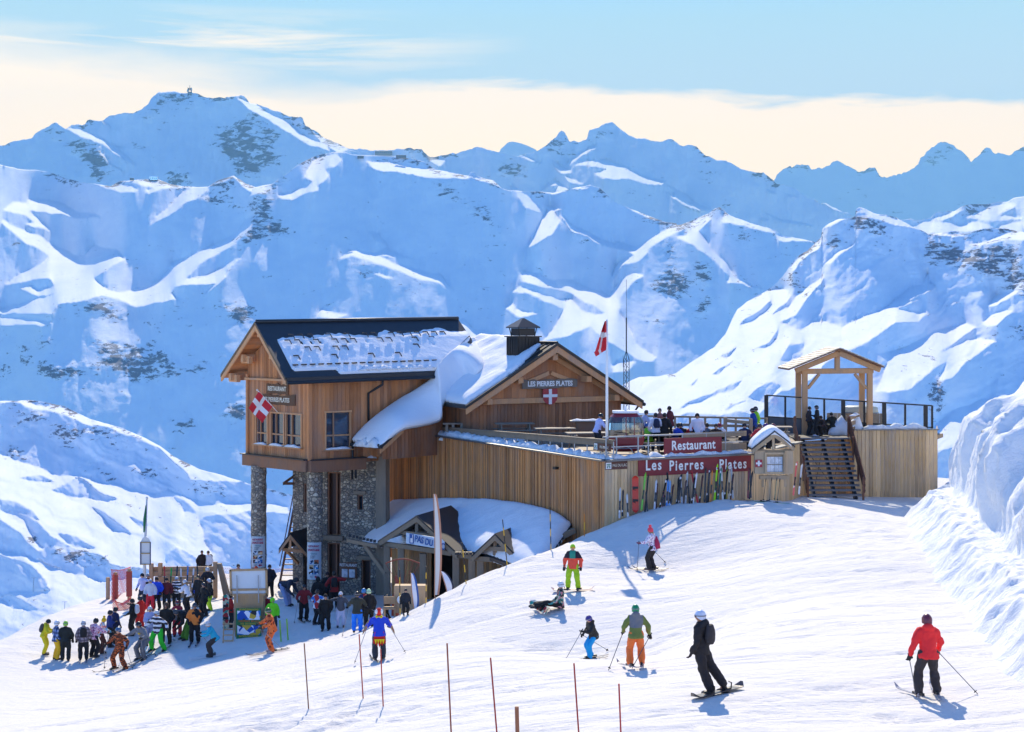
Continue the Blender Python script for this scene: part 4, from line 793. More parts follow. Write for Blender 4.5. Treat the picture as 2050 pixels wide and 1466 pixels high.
for k in range(18): s_ = 0.5+k*0.40; mb.beam(on_roof(s_,2.52,0.16), on_roof(s_+0.24,2.52,0.16),0.08,0.06); 
mb.build('snow_hooks', DARKM, roof)
mb = MB(); snow_strip(mb,[on_roof(3.4,2.78,0.0),on_roof(7.2,2.78,0.0)],0.46,0.14,seed=4,amp=0.4); mb.build('gutter_snow', CSNOW, roof, smooth=True)
# ---- gabled hall
KH = KS*0.92; MB.K = KH
R0 = Vector((2.16,72.0)); e1 = Vector((0.881,0.473)).normalized(); bk = Vector((-e1.y,e1.x))
def hall(u,v,h=0.0):     # u to the right of the ridge, v back from the rake
    p = R0+e1*u+bk*v; return v3(p,-0.91-0.59*abs(u)+h) 
HR = MB(); HR.prism([hall(0,0),hall(0,8),hall(4.86,8),hall(4.86,0)],(0,0,-0.16)); HR.prism([hall(0,0),hall(-4.84,0),hall(-4.84,8),hall(0,8)],(0,0,-0.16)); hroof = HR.build('roof', mat('brown_roof_metal',(0.04,0.035,0.03),0.5,0.3,noise=0.2), B)
mb = MB()
for k in range(14): mb.beam(hall(0,0.5+k*0.5,0.02),hall(4.8,0.5+k*0.5,0.02),0.03,0.05); mb.beam(hall(0,0.5+k*0.5,0.02),hall(-2.2,0.5+k*0.5,0.02),0.03,0.05)
mb.tube([hall(0,-0.02,0.04),hall(0,8,0.04)],0.07,8); mb.build('roof_seams', MATS['brown_roof_metal'], hroof)
for sg in (1,-1):
    mb = MB(); mb.prism([hall(0,-0.04,-0.10),hall(sg*4.88,-0.04,-0.10),hall(sg*4.88,-0.04,-0.40),hall(0,-0.04,-0.44)], v3(bk*0.08,0)); mb.build('barge_board', WBEAM, hroof, bevel=0.01)
    mb = MB(); mb.prism([hall(0,-0.09,0.05),hall(sg*4.92,-0.09,0.05),hall(sg*4.92,-0.09,-0.10),hall(0,-0.09,-0.10)], v3(bk*0.12,0)); mb.build('roof_trim', MATS['brown_roof_metal'], hroof)
    mb = MB()
    for k in range(22): a0 = 0.1+k*0.215; mb.prism([hall(sg*a0,0.05,-0.18),hall(sg*(a0+0.2),0.05,-0.18),hall(sg*(a0+0.2),0.85,-0.18),hall(sg*a0,0.85,-0.18)],(0,0,-0.03))
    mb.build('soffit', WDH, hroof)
WF = 0.8; wl,wr = -4.15,4.12     # wall plane set back under the eaves
def hw(u,z,f=0.0): p = R0+e1*u+bk*(WF-f); return v3(p,z)
def htop(s): return -0.91-0.59*abs(s+wl)-0.30
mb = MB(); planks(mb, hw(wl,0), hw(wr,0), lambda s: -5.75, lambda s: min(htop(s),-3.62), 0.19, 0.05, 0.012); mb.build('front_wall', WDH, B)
mb = MB(); planks(mb, hw(wl,0,0.03), hw(wr,0,0.03), lambda s: -3.60, lambda s: max(-3.6,htop(s)), 0.42, 0.05, 0.006); mb.build('gable_panel', WD, B)
mb = MB(); mb.beam(hw(wl-.05,-3.66,0.12),hw(wr+.05,-3.66,0.12),0.14,0.26); mb.build('tie_beam', WBEAM, B, bevel=0.015)
for sg in (1,-1):
    mb = MB(); mb.beam(hw(sg*0.15,-1.55,0.10),hw(sg*3.9,-3.55,0.10),0.10,0.24); mb.build('rafter', WBEAM, B, bevel=0.012)
    mb = MB(); mb.beam(hw(sg*0.05,-2.35,0.10),hw(sg*1.2,-2.75,0.10),0.10,0.2); mb.build('brace', WBEAM, B, bevel=0.012)
for u in (-3.55,-1.9,0.0,1.9,3.5):
    p = hall(u,0.12,-0.62 if u else -0.66); mb = MB(); mb.beam(p,p+v3(bk*0.8,0),0.28,0.30); mb.build('purlin', WBEAM, B, bevel=0.015)
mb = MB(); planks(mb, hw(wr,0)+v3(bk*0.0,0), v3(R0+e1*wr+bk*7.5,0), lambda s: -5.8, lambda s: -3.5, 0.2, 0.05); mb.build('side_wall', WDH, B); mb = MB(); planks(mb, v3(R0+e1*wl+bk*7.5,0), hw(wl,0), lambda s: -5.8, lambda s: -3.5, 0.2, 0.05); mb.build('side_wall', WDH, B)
mb = MB(); g0 = hall(4.95,-0.1,-0.12); mb.tube([g0,g0+v3(bk*8,0)],0.09,8); mb.tube([g0+v3(bk*0.5,-0.05),g0+v3(bk*0.55-e1*0.2,-0.35),g0+v3(bk*0.7-e1*0.7,-0.42),g0+v3(bk*0.8-e1*0.85,-0.75),g0+v3(bk*0.8-e1*0.85,-2.2)],0.055,8); mb.build('gutter', BLACK, hroof, smooth=True)
# ---- drifted snow over hall and valley
def h3(u,v,h): return hall(u,v,h)
MB.K = KH
poly = [hall(0.0,2.6),hall(-0.2,1.2),hall(-1.0,0.75),hall(-2.0,0.18),hall(-4.78,0.18),hall(-4.78,3.0),hall(-4.78,7.5),hall(-4,8),hall(0,8)]
pts = [hall(u,v,0.22+0.03*v+(0.10 if v>3 else 0)) for u in (0,-1.5,-3,-4.8,-6) for v in (0,2,4,6,8)]
xy_surface(poly, pts, 0.16, 0.16, 'roof_snow', RSNOW, hroof, lump=0.07, edge=0.35)
def y_tower(px,py):      # depth at which a sight line meets the right-hand slope of the tower roof
    k = (px-CX)/F; e = (HY-py)/F; lo,hi = 55.0,90.0
    for _ in range(50):
        m_ = (lo+hi)/2
        if e*m_ > roof_z((k*m_,m_)): lo = m_
        else: hi = m_
    return lo
def y_hall(px,py):
    k = (px-CX)/F; e = (HY-py)/F; lo,hi = 55.0,95.0
    for _ in range(50):
        m_ = (lo+hi)/2; u = (Vector((k*m_,m_))-R0).dot(e1)
        if e*m_ > -0.91-0.59*abs(u): lo = m_
        else: hi = m_
    return lo
MB.K = KS
yt = lambda x,y,o: (x,y,y_tower(x,y)-o); yh = lambda x,y,o: (x,y,y_hall(x,y)*0.92-o)
RL_ = [(705,883,65.0),(735,852,65.25),(762,829,65.45),(800,803,66.0),(835,784,66.4),(864,764,66.6),yt(876,741,.42),yt(886,727,.42),yt(900,711,.42),yt(918,696,.40),yt(938,681,.35)]
RR_ = [(762,892,63.05),(784,868,63.3),(808,852,63.6),(838,846,64.4),(866,840,65.2),(884,830,65.5),(887,806,65.9),yh(905,788,.12),yh(935,760,.30),yh(975,725,.32),yh(1014,692,.3)]
def drift():
    a = [P(*p) for p in RL_]; b = [P(*p) for p in RR_]; n = len(a)-1; SU,SV = 70,22; V = []
    def cr(p,t): 
        i = min(int(t),n-1); f = t-i; p0,p1,p2,p3 = p[max(i-1,0)],p[i],p[i+1],p[min(i+2,n)]
        return 0.5*((2*p1)+(p2-p0)*f+(2*p0-5*p1+4*p2-p3)*f*f+(3*p1-p0-3*p2+p3)*f**3)
    for i in range(SU+1):
        t = i/SU*n; A_,B_ = cr(a,t),cr(b,t); br = min(1,i/6)**.5
        for j in range(SV+1):
            v = j/SV; q = A_.lerp(B_,v); e = math.sin(math.pi*(0.15+0.85*v)); hgt = 0.26*max(0,e)**.8*(0.5+0.5*br)+0.06*float(hash_noise(np.array([q.x]),np.array([q.y]),1.1,61)[0])
            V.append(q+Vector((0,-.05*e,hgt if j < SV else -0.05)))
    idx = lambda i,j: i*(SV+1)+j; fs = [(idx(i,j),idx(i,j+1),idx(i+1,j+1),idx(i+1,j)) for i in range(SU) for j in range(SV)]; N = len(V); V2 = [p+Vector((0,.10,-.16)) for p in V]
    fs += [tuple(N+k for k in reversed(f)) for f in fs]
    for i in range(SU): fs += [(idx(i+1,0),idx(i,0),N+idx(i,0),N+idx(i+1,0)),(idx(i,SV),idx(i+1,SV),N+idx(i+1,SV),N+idx(i,SV))]
    for j in range(SV): fs += [(idx(0,j),idx(0,j+1),N+idx(0,j+1),N+idx(0,j)),(idx(SU,j+1),idx(SU,j),N+idx(SU,j),N+idx(SU,j+1))]
    mb = MB(); mb.add(V+V2,fs); mb.build('drift_snow', RSNOW, B, smooth=True)
drift()
# low gable under the drift, with its metal edge
mb = MB(); q1 = P(762,896,63.05); q2 = P(808,853,63.9); q3 = P(884,845,68.6); q0 = P(703,890,65.05)
mb.prism([q1+Vector((0,0,-0.02)),q2+Vector((0,0,-0.03)),q2+Vector((0,0,-0.28)),q1+Vector((0,0,-0.26))],v3(-nR*0.08,0)); mb.build('low_barge_board', WBEAM, B)
mb = MB(); mb.beam(q1+Vector((0,0,0.02)),q2+Vector((0,0,0.02)),0.12,0.10); mb.beam(q0,q1+v3(nR*0.05,0.02),0.14,0.14); mb.beam(q2+Vector((0,0,0.0)),q3,0.10,0.10); mb.build_each('low_eave_trim', DARKM, B)
mb = MB(); snow_strip(mb,[P(712,893,64.8),P(758,897,63.1)],0.30,0.26,seed=9,amp=0.5); mb.build('eave_snow', CSNOW, B, smooth=True)
mb = MB()
for k in range(6): p = P(716+k*8.5,884+k*1.4,64.95-k*0.33); mb.box(p+Vector((0,-0.1,0)),(0.12,0.12,0.10),frame2(nR))
mb.build_each('eave_hook', DARKM, B)
mb = MB(); planks(mb, v3(Cn+dR*2.2+nR*0.1,0), P(772,0,66.5), lambda s: -6.0, lambda s: -5.30, 0.2,0.05); mb.build('low_wall', WDH, B); mb = MB(); planks(mb, P(766,0,63.9), P(810,0,64.6), lambda s: -5.75, lambda s: -5.15+0.62*s, 0.2,0.05); planks(mb, P(810,0,64.6), P(884,0,66.4), lambda s: -5.75, lambda s: -4.35+0.06*s, 0.2,0.05); mb.build('low_wall', WDH, B)
mb = MB(); mb.beam(P(705,893,65.2),P(705,960,65.2),0.08,0.08); mb.tube([P(706,880,65.0),P(706,925,65.0),P(712,935,65.0),P(712,958,65.0)],0.05,8); mb.build('downpipe', BLACK, B, smooth=True)
# chimney
MB.K = KH
CH = P(1047,0,73.2).xy
ch = MB(); Rc = frame2(e1); ch.box(v3(CH,-1.75),(1.18,1.18,2.3),Rc)
for k in range(7):
    for sg in (1,-1): ch.box(v3(CH+e1*(-0.55+k*0.183)+bk*(sg*0.60),-1.75),(0.03,0.03,2.28),Rc); ch.box(v3(CH+bk*(-0.55+k*0.183)+e1*(sg*0.60),-1.75),(0.03,0.03,2.28),Rc)
chim = ch.build('chimney', mat('chimney_metal',(0.035,0.033,0.031),0.4,0.6), B)
mb = MB(); mb.box(v3(CH,-0.58),(1.36,1.36,0.05),Rc); mb.box(v3(CH,-0.36),(0.86,0.86,0.36),Rc)
for a in (-1,1):
    for b_ in (-1,1): mb.beam(v3(CH+e1*a*0.42+bk*b_*0.42,-0.56),v3(CH+e1*a*0.5+bk*b_*0.5,-0.10),0.04,0.04)
mb.build('chimney_head', MATS['chimney_metal'], chim)
mb = MB(); c4 = [v3(CH+e1*a*0.62+bk*b_*0.62,-0.12) for a,b_ in ((-1,-1),(1,-1),(1,1),(-1,1))]; t4 = [v3(CH+e1*a*0.05+bk*b_*0.05,0.31) for a,b_ in ((-1,-1),(1,-1),(1,1),(-1,1))]
mb.add(c4+t4+[p-Vector((0,0,0.05)) for p in c4],[(0,1,5,4),(1,2,6,5),(2,3,7,6),(3,0,4,7),(4,5,6,7),(8,9,1,0),(9,10,2,1),(10,11,3,2),(11,8,0,3),(11,10,9,8)]); mb.build('chimney_cap', DARKM, chim)
# ---- stone base and columns
MB.K = KS
for px,yw,label in ((518,66.9,'round stone column under the far left corner'),(630,64.75,'round stone column under the near corner')):
    pass
def stone_col(px,Y,r,zt):
    X = (px-CX)/F*Y; zb = gz1(X,Y)-0.4; n = 40; k = 60; r_ = random.Random(int(px)); m = MB(); vs=[]; fs=[]
    for i in range(k+1):
        z = zb+(zt-zb)*i/k
        for j in range(n): a = 2*math.pi*j/n; rr = r*(1+0.035*math.sin(a*5+i)+r_.uniform(-0.035,0.035)); vs.append((X+rr*math.cos(a),Y+rr*math.sin(a),z))
    for i in range(k):
        for j in range(n): fs.append((i*n+j,i*n+(j+1)%n,(i+1)*n+(j+1)%n,(i+1)*n+j))
    m.add(vs,fs); return m.build('stone_column', STONE, B, smooth=False)
stone_col(518,66.6,0.335,-6.25); stone_col(630.5,64.9,0.335,-6.28)
def stone_wall(mb, A, Bp, zb, zt, holes, th=0.5):
    A = Vector(A[:2]); Bp = Vector(Bp[:2]); d = (Bp-A); L = d.length; d.normalize(); n = Vector((d.y,-d.x)); ss = sorted({0,L}|{h[0] for h in holes}|{h[1] for h in holes}); zz = sorted({zb,zt}|{h[2] for h in holes}|{h[3] for h in holes})
    for s0,s1 in zip(ss,ss[1:]):
        run = None
        for z0,z1 in zip(zz,zz[1:]):
            inh = any(s0>=h[0]-1e-6 and s1<=h[1]+1e-6 and z0>=h[2]-1e-6 and z1<=h[3]+1e-6 for h in holes)
            if inh:
                continue
            p = [v3(A+d*s0,z0),v3(A+d*s1,z0),v3(A+d*s1,z1),v3(A+d*s0,z1)]; q = [x-v3(n*th,0) for x in p]
            mb.add(p+q,[(0,1,2,3),(7,6,5,4),(0,4,5,1),(3,2,6,7),(0,3,7,4),(1,5,6,2)])
    return mb
SA = P(586,0,67.6).xy; SB = P(757,0,66.4).xy; sd_ = (SB-SA).normalized(); sn_ = Vector((sd_.y,-sd_.x))
def zy(py,Y): return (HY-py)/F*Y
def so(px): return s_on(SA, sd_, px)
hl = [(so(607),so(614),zy(1025,67.5),zy(968,67.5)),(so(597),so(618),-12.9,zy(1108,67.4)),(so(655),so(682),zy(1072,67),zy(945,67)),(so(655),so(681),-12.9,zy(1087,67)),(so(715),so(727),zy(1020,66.8),zy(990,66.8)),(so(723),so(742),-12.9,zy(1120,66.6))]
mb = MB(); stone_wall(mb, SA, SB, -13.2, -5.86, hl); stone_wall(mb, v3(Vector((SA.x,SA.y))+Vector((1.3,5.0)),0), SA, -13.2, -5.9, []); mb.build('stone_wall', STONE, B)
mb = MB(); mb.box(v3(SB+sd_*0.22,-9.4),(0.48,0.5,7.3),frame2(sd_)); mb.build('corner_post', GREYW, B, bevel=0.02)
DOORB = mat('brown_door',(0.055,0.018,0.010),0.5,noise=0.2)
def infill(i, name, m=DOORB, rec=0.28, split=None):
    s0,s1,z0,z1 = hl[i]; mid = SA+sd_*((s0+s1)/2)-sn_*rec; f = MB(); f.box(v3(mid,(z0+z1)/2),(s1-s0-0.02,0.05,z1-z0-0.02),frame2(sd_)); o = f.build(name, m, B)
    fr = MB(); w = 0.07
    for s in (s0+w/2,s1-w/2): fr.box(v3(SA+sd_*s-sn_*0.12,(z0+z1)/2),(w,0.14,z1-z0),frame2(sd_))
    fr.box(v3(SA+sd_*((s0+s1)/2)-sn_*0.12,z1-w/2),(s1-s0-2*w,0.136,w),frame2(sd_))
    if split: fr.box(v3(SA+sd_*(s0+(s1-s0)*split)-sn_*0.14,(z0+z1)/2),(w,0.12,z1-z0),frame2(sd_)); 
    fr.build('frame', WBAND, o)
    return o
infill(0,'shutter',mat('red_shutter',(0.16,0.02,0.015),0.6)); infill(1,'door'); infill(2,'shutter',split=0.66); infill(3,'door',split=0.66); infill(4,'window',gm); infill(5,'door')
mb = MB(); s0,s1,z0,z1 = hl[2]; mb.box(v3(SA+sd_*((s0+s1)/2)+sn_*0.06,z0-0.10),(s1-s0+0.35,0.34,0.22),frame2(sd_)); mb.build('stone_sill', GREYW, B, bevel=0.02)
mb = MB(); s0,s1,z0,z1 = hl[4]; mb.box(v3(SA+sd_*((s0+s1)/2)+sn_*0.03,z1+0.10),(s1-s0+0.3,0.14,0.16),frame2(sd_)); s0,s1,z0,z1 = hl[5]; mb.box(v3(SA+sd_*((s0+s1)/2)+sn_*0.03,z1+0.08),(s1-s0+0.4,0.14,0.18),frame2(sd_)); mb.build_each('lintel', GREYW, B, bevel=0.02)
mb = MB(); snow_strip(mb,[P(708,914,65.6),P(752,917,65.9)],0.5,0.16,seed=3); mb.build('ledge_snow', CSNOW, B, smooth=True)
# little porch roof by the left door and the stub roof above it
def small_gable(px0,py0,px1,py1,px2,py2,Y,dep,name='porch_roof'):
    a,b,c = P(px0,py0,Y),P(px1,py1,Y),P(px2,py2,Y+0.4); bkv = Vector((0.35,0.94,0))*dep
    m = MB(); m.prism([a,b,b+bkv,a+bkv],(0,0,-0.1)); m.prism([b,c,c+bkv,b+bkv],(0,0,-0.1)); r = m.build(name, DARKM, B)
    f = MB(); f.prism([a-Vector((0,.03,.1)),b-Vector((0,.03,.1)),b-Vector((0,.03,.28)),a-Vector((0,.03,.25))],(0,0.07,0)); f.prism([b-Vector((0,.03,.1)),c-Vector((0,.03,.1)),c-Vector((0,.03,.25)),b-Vector((0,.03,.28))],(0,0.07,0)); f.build('barge_board', WBEAM, r); return r
pr = small_gable(558,1098,581,1066,618,1108,65.6,2.0)
mb = MB(); mb.beam(P(566,1100,65.9),P(606,1104,66),0.12,0.14); mb.beam(P(574,1102,65.9),P(597,1128,67.2),0.10,0.12); mb.beam(P(581,1080,65.7),P(581,1100,65.7),0.1,0.1); mb.build('porch_brace', WBEAM, pr)
mb = MB(); mb.prism([P(566,966,67),P(586,952,67.4),P(586,952,70),P(566,966,70)],(0,0,-0.14)); mb.prism([P(566,971,66.95),P(588,971,67.3),P(588,966,67.3),P(566,966,66.95)],(0,0.1,0)); mb.build('side_roof', WBAND, B)
# ---- lower canopy along the slatted wall
MB.K = 1.0
K = Vector((3.83,62.1)); KL = Vector(((776-1025)/3000*81.6,81.6)); kd = (KL-K).normalized(); kn = Vector((kd.y,-kd.x)); kn = kn if kn.y < 0 else -kn
def kpt(px): s = s_on(K, kd, px); return K+kd*s
def canopy(px, f, h=0.0):
    # f = 0 at the slatted wall, 1 at the eave
    p = kpt(px)+kn*0.02; zt = (HY-np.interp(px,[770,790,900,1000,1060,1120,1150],[1008,1004,1000,1004,1012,1030,1052]))/F*p.y; q = p+Vector((-0.42,-0.91))*(4.1*f); return v3(q, zt-1.75*f+h)
C0,C1 = 786,1146
pts_ = []
cr = MB(); NN = 24; pxs = np.linspace(C0,C1,NN); top=[canopy(p,0) for p in pxs]; botm=[canopy(p,1) for p in pxs]
n_ = NN; cr.add(top+botm+[p-Vector((0,0,.14)) for p in top]+[p-Vector((0,0,.14)) for p in botm],[(i,i+1,n_+i+1,n_+i) for i in range(n_-1)]+[(2*n_+i,3*n_+i,3*n_+i+1,2*n_+i+1) for i in range(n_-1)]+[(n_+i,n_+i+1,3*n_+i+1,3*n_+i) for i in range(n_-1)]+[(0,n_,3*n_,2*n_),(n_-1,3*n_-1,4*n_-1,2*n_-1)])
can = cr.build('canopy_roof', DARKM, B)
poly = [canopy(p,0.0) for p in np.linspace(C0,C1,12)]+[canopy(C1,0.5),canopy(C1-4,0.95)]+[canopy(p,0.98) for p in np.linspace(C1-10,C0+4,14)]+[canopy(C0,0.5)]
xy_surface([p for p in poly], [canopy(p,f,0.30+0.06*math.sin(f*3.1)) for p in np.linspace(C0,C1,12) for f in (0,0.25,0.5,0.75,1.0)], 0.15, 0.40, 'canopy_snow', RSNOW, can, lump=0.05, edge=0.5)
def CY(px): return float(np.interp(px,[690,756,915,1038,1150],[73.0,70.2,65.2,62.6,61.0]))
def dormer(pxl,pyl,pxa,pya,pxr,pyr,Y,dep):
    a,b,c = P(pxl,pyl,CY(pxl)),P(pxa,pya,CY(pxa)-0.1),P(pxr,pyr,CY(pxr)-0.1); bkv = Vector((0.35,0.94,0.0))*dep
    m = MB(); m.prism([a,b,b+bkv,a+bkv+Vector((0,0,0.0))],(0,0,-0.10)); m.prism([b,c,c+bkv,b+bkv],(0,0,-0.10)); r = m.build('dormer', DARKM, can)
    f = MB(); z1,z2 = Vector((0,.04,.08)),Vector((0,.04,.30)); f.prism([a-z1,b-z1,b-z2,a-z2],(0,0.10,0)); f.prism([b-z1,c-z1,c-z2,b-z2],(0,0.10,0)); f.build('barge_board', GREYW, r); 
    g_ = MB(); lo = min(a.z,c.z); t = 0.55; g_.beam(a.lerp(b,t)*1.0+Vector((0,.25,-.25)), c.lerp(b,t)+Vector((0,.25,-.25)),0.12,0.18); g_.beam(a.lerp(b,.12)+Vector((0,.3,-.3)), c.lerp(b,.12)+Vector((0,.3,-.3)),0.14,0.2); g_.beam(b+Vector((0,.3,-.25)), (a+c)/2+Vector((0,.3,0)),0.14,0.14); g_.build('truss', GREYW, r); return r
dormer(756,1083,834,1032,915,1106,69.0,4.0); dormer(944,1112,991,1068,1038,1116,64.6,3.6)
mb = MB()
for px,py0 in ((775,1086),(803,1090),(847,1108),(913,1108),(945,1110),(1012,1116),(962,1116)):
    p = P(px,py0,CY(px)+.5); z0 = gz1(p.x,p.y)-0.3; mb.beam(v3(p.xy,z0),v3(p.xy,p.z),0.30,0.30,up=(0,1,0))
mb.build_each('post', GREYW, can, bevel=0.02)
mb = MB(); mb.beam(P(730,1090,71.2),P(773,1150,70.0),0.16,0.2); mb.beam(P(697,1082,72.4),P(757,1094,70.0),0.16,0.16); mb.beam(P(915,1112,65.4),P(947,1114,64.8),0.16,0.2); mb.beam(P(1038,1118,62.8),P(1150,1062,63.8),0.16,0.22); mb.build_each('canopy_beam', GREYW, can)
cw = MB(); planks(cw, P(785,0,73.5), P(1035,0,68.0), lambda s: -14.2, lambda s: -10.4, 0.17, 0.05, holes=[(s_on(P(785,0,73.5).xy,(P(1035,0,68.0)-P(785,0,73.5)).xy.normalized(),862),s_on(P(785,0,73.5).xy,(P(1035,0,68.0)-P(785,0,73.5)).xy.normalized(),910),-14.1,-10.45)]); cw.build('canopy_wall', SLAT, can)
mb = MB(); mb.box(P(886,1165,72.8),(1.5,0.1,3.6)); mb.build('doorway_shade_panel', SHADE, can)  # dark panel painted as the shade inside the doorway
mb = MB()
for k,(a,b) in enumerate(((697,757),(910,947),(1035,1066))):
    for j in range(int((b-a)/7)): pxx = a+4+j*7; mb.box(P(pxx, (1072+(pxx-697)*0.22) if k==0 else (1108 if k==1 else 1118-0.2*(pxx-1035)), CY(pxx)-.15),(0.13,0.12,0.12))
mb.build_each('eave_hook', DARKM, can)
# ---- terrace: clad retaining walls, deck and coping
T_ = empty('terrace', (10,68,-8)); tag(T_, 'raised restaurant terrace clad in vertical wooden slats above the piste', 'terrace')
DZ = -5.62
TR = P(1502,0,65.3).xy; TR2 = P(1600,0,72.0).xy; S1 = P(1709,0,75.6).xy; S2 = P(1876,0,76.0).xy; S3 = Vector((22.4,79)); TB = Vector((9,80)); 
mb = MB(); planks(mb, KL, K, lambda s: -12.6, lambda s: DZ-0.04, 0.115, 0.06, 0.035, jitter=0.018); mb.build('slatted_wall', SLAT, T_)
mb = MB(); planks(mb, K, TR, lambda s: -9.6, lambda s: DZ-0.04, 0.155, 0.045, 0.016); planks(mb, TR, TR2, lambda s: -9.6, lambda s: DZ-0.04, 0.155, 0.045, 0.016); mb.build('front_wall', PALE, T_)
mb = MB(); planks(mb, S1, S2, lambda s: -9.8, lambda s: DZ+0.28, 0.20, 0.045, 0.02); planks(mb, S2, S3, lambda s: -9.8, lambda s: DZ+0.28, 0.20, 0.045, 0.02); mb.build('wing_wall', PALE, T_)
mb = MB(); planks(mb, TR2+Vector((0.2,3.0)), S1+Vector((1.6,2.6)), lambda s: -9.6, lambda s: DZ-0.25, 0.20, 0.045, 0.02); mb.build('wall_behind_stairs', PALE, T_)
mb = MB(); mb.prism([v3(p,DZ-0.06) for p in (K*0.999+Vector((0,0.1)),TR+Vector((-.1,.1)),TR2+Vector((-.1,.2)),TR2+Vector((.2,3.1)),S1+Vector((0,2.7)),S1+Vector((0,.1)),S2+Vector((-.1,.1)),Vector((22.5,78.2)),Vector((9,78.6)),Vector((7.5,86)),Vector((-6.5,88)),KL+Vector((0.2,0.2)))],(0,0,-0.2)); mb.build('deck', GREYW, T_)
mb = MB()
for a,b in ((KL,K),(K,TR),(TR,TR2)): 
    d_ = (b-a).normalized(); n2 = Vector((d_.y,-d_.x)); mb.beam(v3(a+n2*0.03,DZ-0.02),v3(b+n2*0.03,DZ-0.02),0.34,0.07)
a,b = S1,S2; mb.beam(v3(a-Vector((0,-0.02)),DZ+0.31),v3(b+Vector((0.05,-0.03)),DZ+0.31),0.30,0.06); mb.build_each('coping', GREYM, T_)
mb = MB(); n2 = Vector((-(K-KL).y,(K-KL).x)).normalized(); snow_strip(mb,[v3(KL+n2*0.32,DZ+0.0),v3(K+n2*0.32+(KL-K).normalized()*0.3,DZ+0.0)],0.62,0.20,seed=21,amp=0.35)
snow_strip(mb,[v3(K+Vector((0.1,0.35)),DZ),v3(TR+Vector((0,0.35)),DZ)],0.45,0.15,seed=22,amp=0.4); snow_strip(mb,[v3(S1+Vector((0.6,0.3)),DZ+0.32),v3(S2+Vector((-0.5,0.3)),DZ+0.32)],0.6,0.22,seed=23,amp=0.3); mb.build_each('edge_snow', CSNOW, T_, smooth=True)
# little wall lamps on the slats
for px,py in ((838,907),(1117,937)):
    p = kpt(px); q = v3(p+kn*0.12, zy(py,p.y)); lm = MB(); lm.box(q,(0.26,0.16,0.10),frame2(kd)); lm.tube([q,q+v3(-kn*0.12,0)],0.03,6); lm.build('wall_lamp', BLACK, T_)
# ------------------------------------------------------------------ people
def hexl(h): return lin(h)
def cloth(name, c, rough=0.8):
    return mat('cloth_'+name, c if isinstance(c,tuple) else lin(c), rough, noise=0.10, nscale=18)
SKIN = mat('skin', (0.60,0.34,0.23), 0.5); SKIN2 = mat('tanned_skin', (0.42,0.21,0.13), 0.5)
HAIRB = mat('brown_hair', (0.07,0.035,0.018), 0.7); HAIRK = mat('dark_hair', (0.015,0.012,0.01), 0.6); HAIRF = mat('fair_hair', (0.35,0.21,0.09), 0.7)
def pattern(name, kind, cols, scale=1.0):
    key = 'cloth_'+name
    if key in MATS: return MATS[key]
    m = bpy.data.materials.new(key); m.use_nodes = True; T = NT(m.node_tree); b = m.node_tree.nodes['Principled BSDF']; b.inputs['Roughness'].default_value = 0.8
    t = T.node('ShaderNodeTexCoord'); s = T.node('ShaderNodeSeparateXYZ'); T.link(t.outputs['Object'], s.inputs[0]); cols = [lin(c) for c in cols]
    if kind == 'split':        # cols: top, bottom ; scale = height of the seam
        f = T.math('GREATER_THAN', s.outputs[2], scale); c = T.mix(f, cols[1], cols[0])
        if len(cols) > 2: f2 = T.math('LESS_THAN', T.math('ABSOLUTE', s.outputs[0]), 0.10); c = T.mix(T.math('MULTIPLY', f2, f), c, cols[2])
    elif kind == 'stripes': f = T.math('GREATER_THAN', T.math('FRACT', T.math('ADD', T.math('MULTIPLY', s.outputs[2], scale), T.math('MULTIPLY', T.noise(t.outputs['Object'],5,2), 0.6))), 0.5); c = T.mix(f, cols[0], cols[1])
    elif kind == 'plaid':
        fx = T.math('GREATER_THAN', T.math('FRACT', T.math('MULTIPLY', T.math('ADD', s.outputs[0], s.outputs[1]), scale)), 0.5); fz = T.math('GREATER_THAN', T.math('FRACT', T.math('MULTIPLY', s.outputs[2], scale)), 0.5)
        c = T.mix(fx, cols[0], cols[1]); c = T.mix(T.math('MULTIPLY', fz, 0.7), c, cols[2]) 
    elif kind == 'core': f = T.math('MULTIPLY', T.math('LESS_THAN', T.math('ABSOLUTE', s.outputs[0]), scale), T.math('GREATER_THAN', s.outputs[2], 0.95)); c = T.mix(f, cols[0], cols[1])
    elif kind == 'print':
        v = T.node('ShaderNodeTexVoronoi'); v.inputs['Scale'].default_value = scale; T.link(t.outputs['Object'], v.inputs['Vector']); sp = T.node('ShaderNodeSeparateColor'); T.link(v.outputs['Color'], sp.inputs[0])
        n = len(cols); c = T.ramp(sp.outputs[0], [(i/n, cc) for i,cc in enumerate(cols)], 'CONSTANT')
    elif kind == 'tiger':
        f = T.noise(T.mapping(t.outputs['Object'],(1,1,2.6),(0,0.5,0.3)), scale, 2, 0.5, 1.6); c = T.mix(T.math('MULTIPLY_ADD', T.math('SUBTRACT', f, 0.55), 14, 0.5, clamp=True), cols[0], cols[1])
    T.link(c, b.inputs['Base Color']); MATS[key] = m; return m
def ell_tube(mb, rings, n=12):
    # rings: (centre, axis-x half vector, axis-y half vector)
    vs = []; fs = []
    for c,ax,ay in rings:
        for k in range(n): t = 2*math.pi*k/n; vs.append(c+ax*math.cos(t)+ay*math.sin(t))
    for i in range(len(rings)-1):
        for k in range(n): fs.append((i*n+k,i*n+(k+1)%n,(i+1)*n+(k+1)%n,(i+1)*n+k))
    fs.append(tuple(range(n-1,-1,-1))); fs.append(tuple((len(rings)-1)*n+k for k in range(n)))
    mb.add(vs,fs)
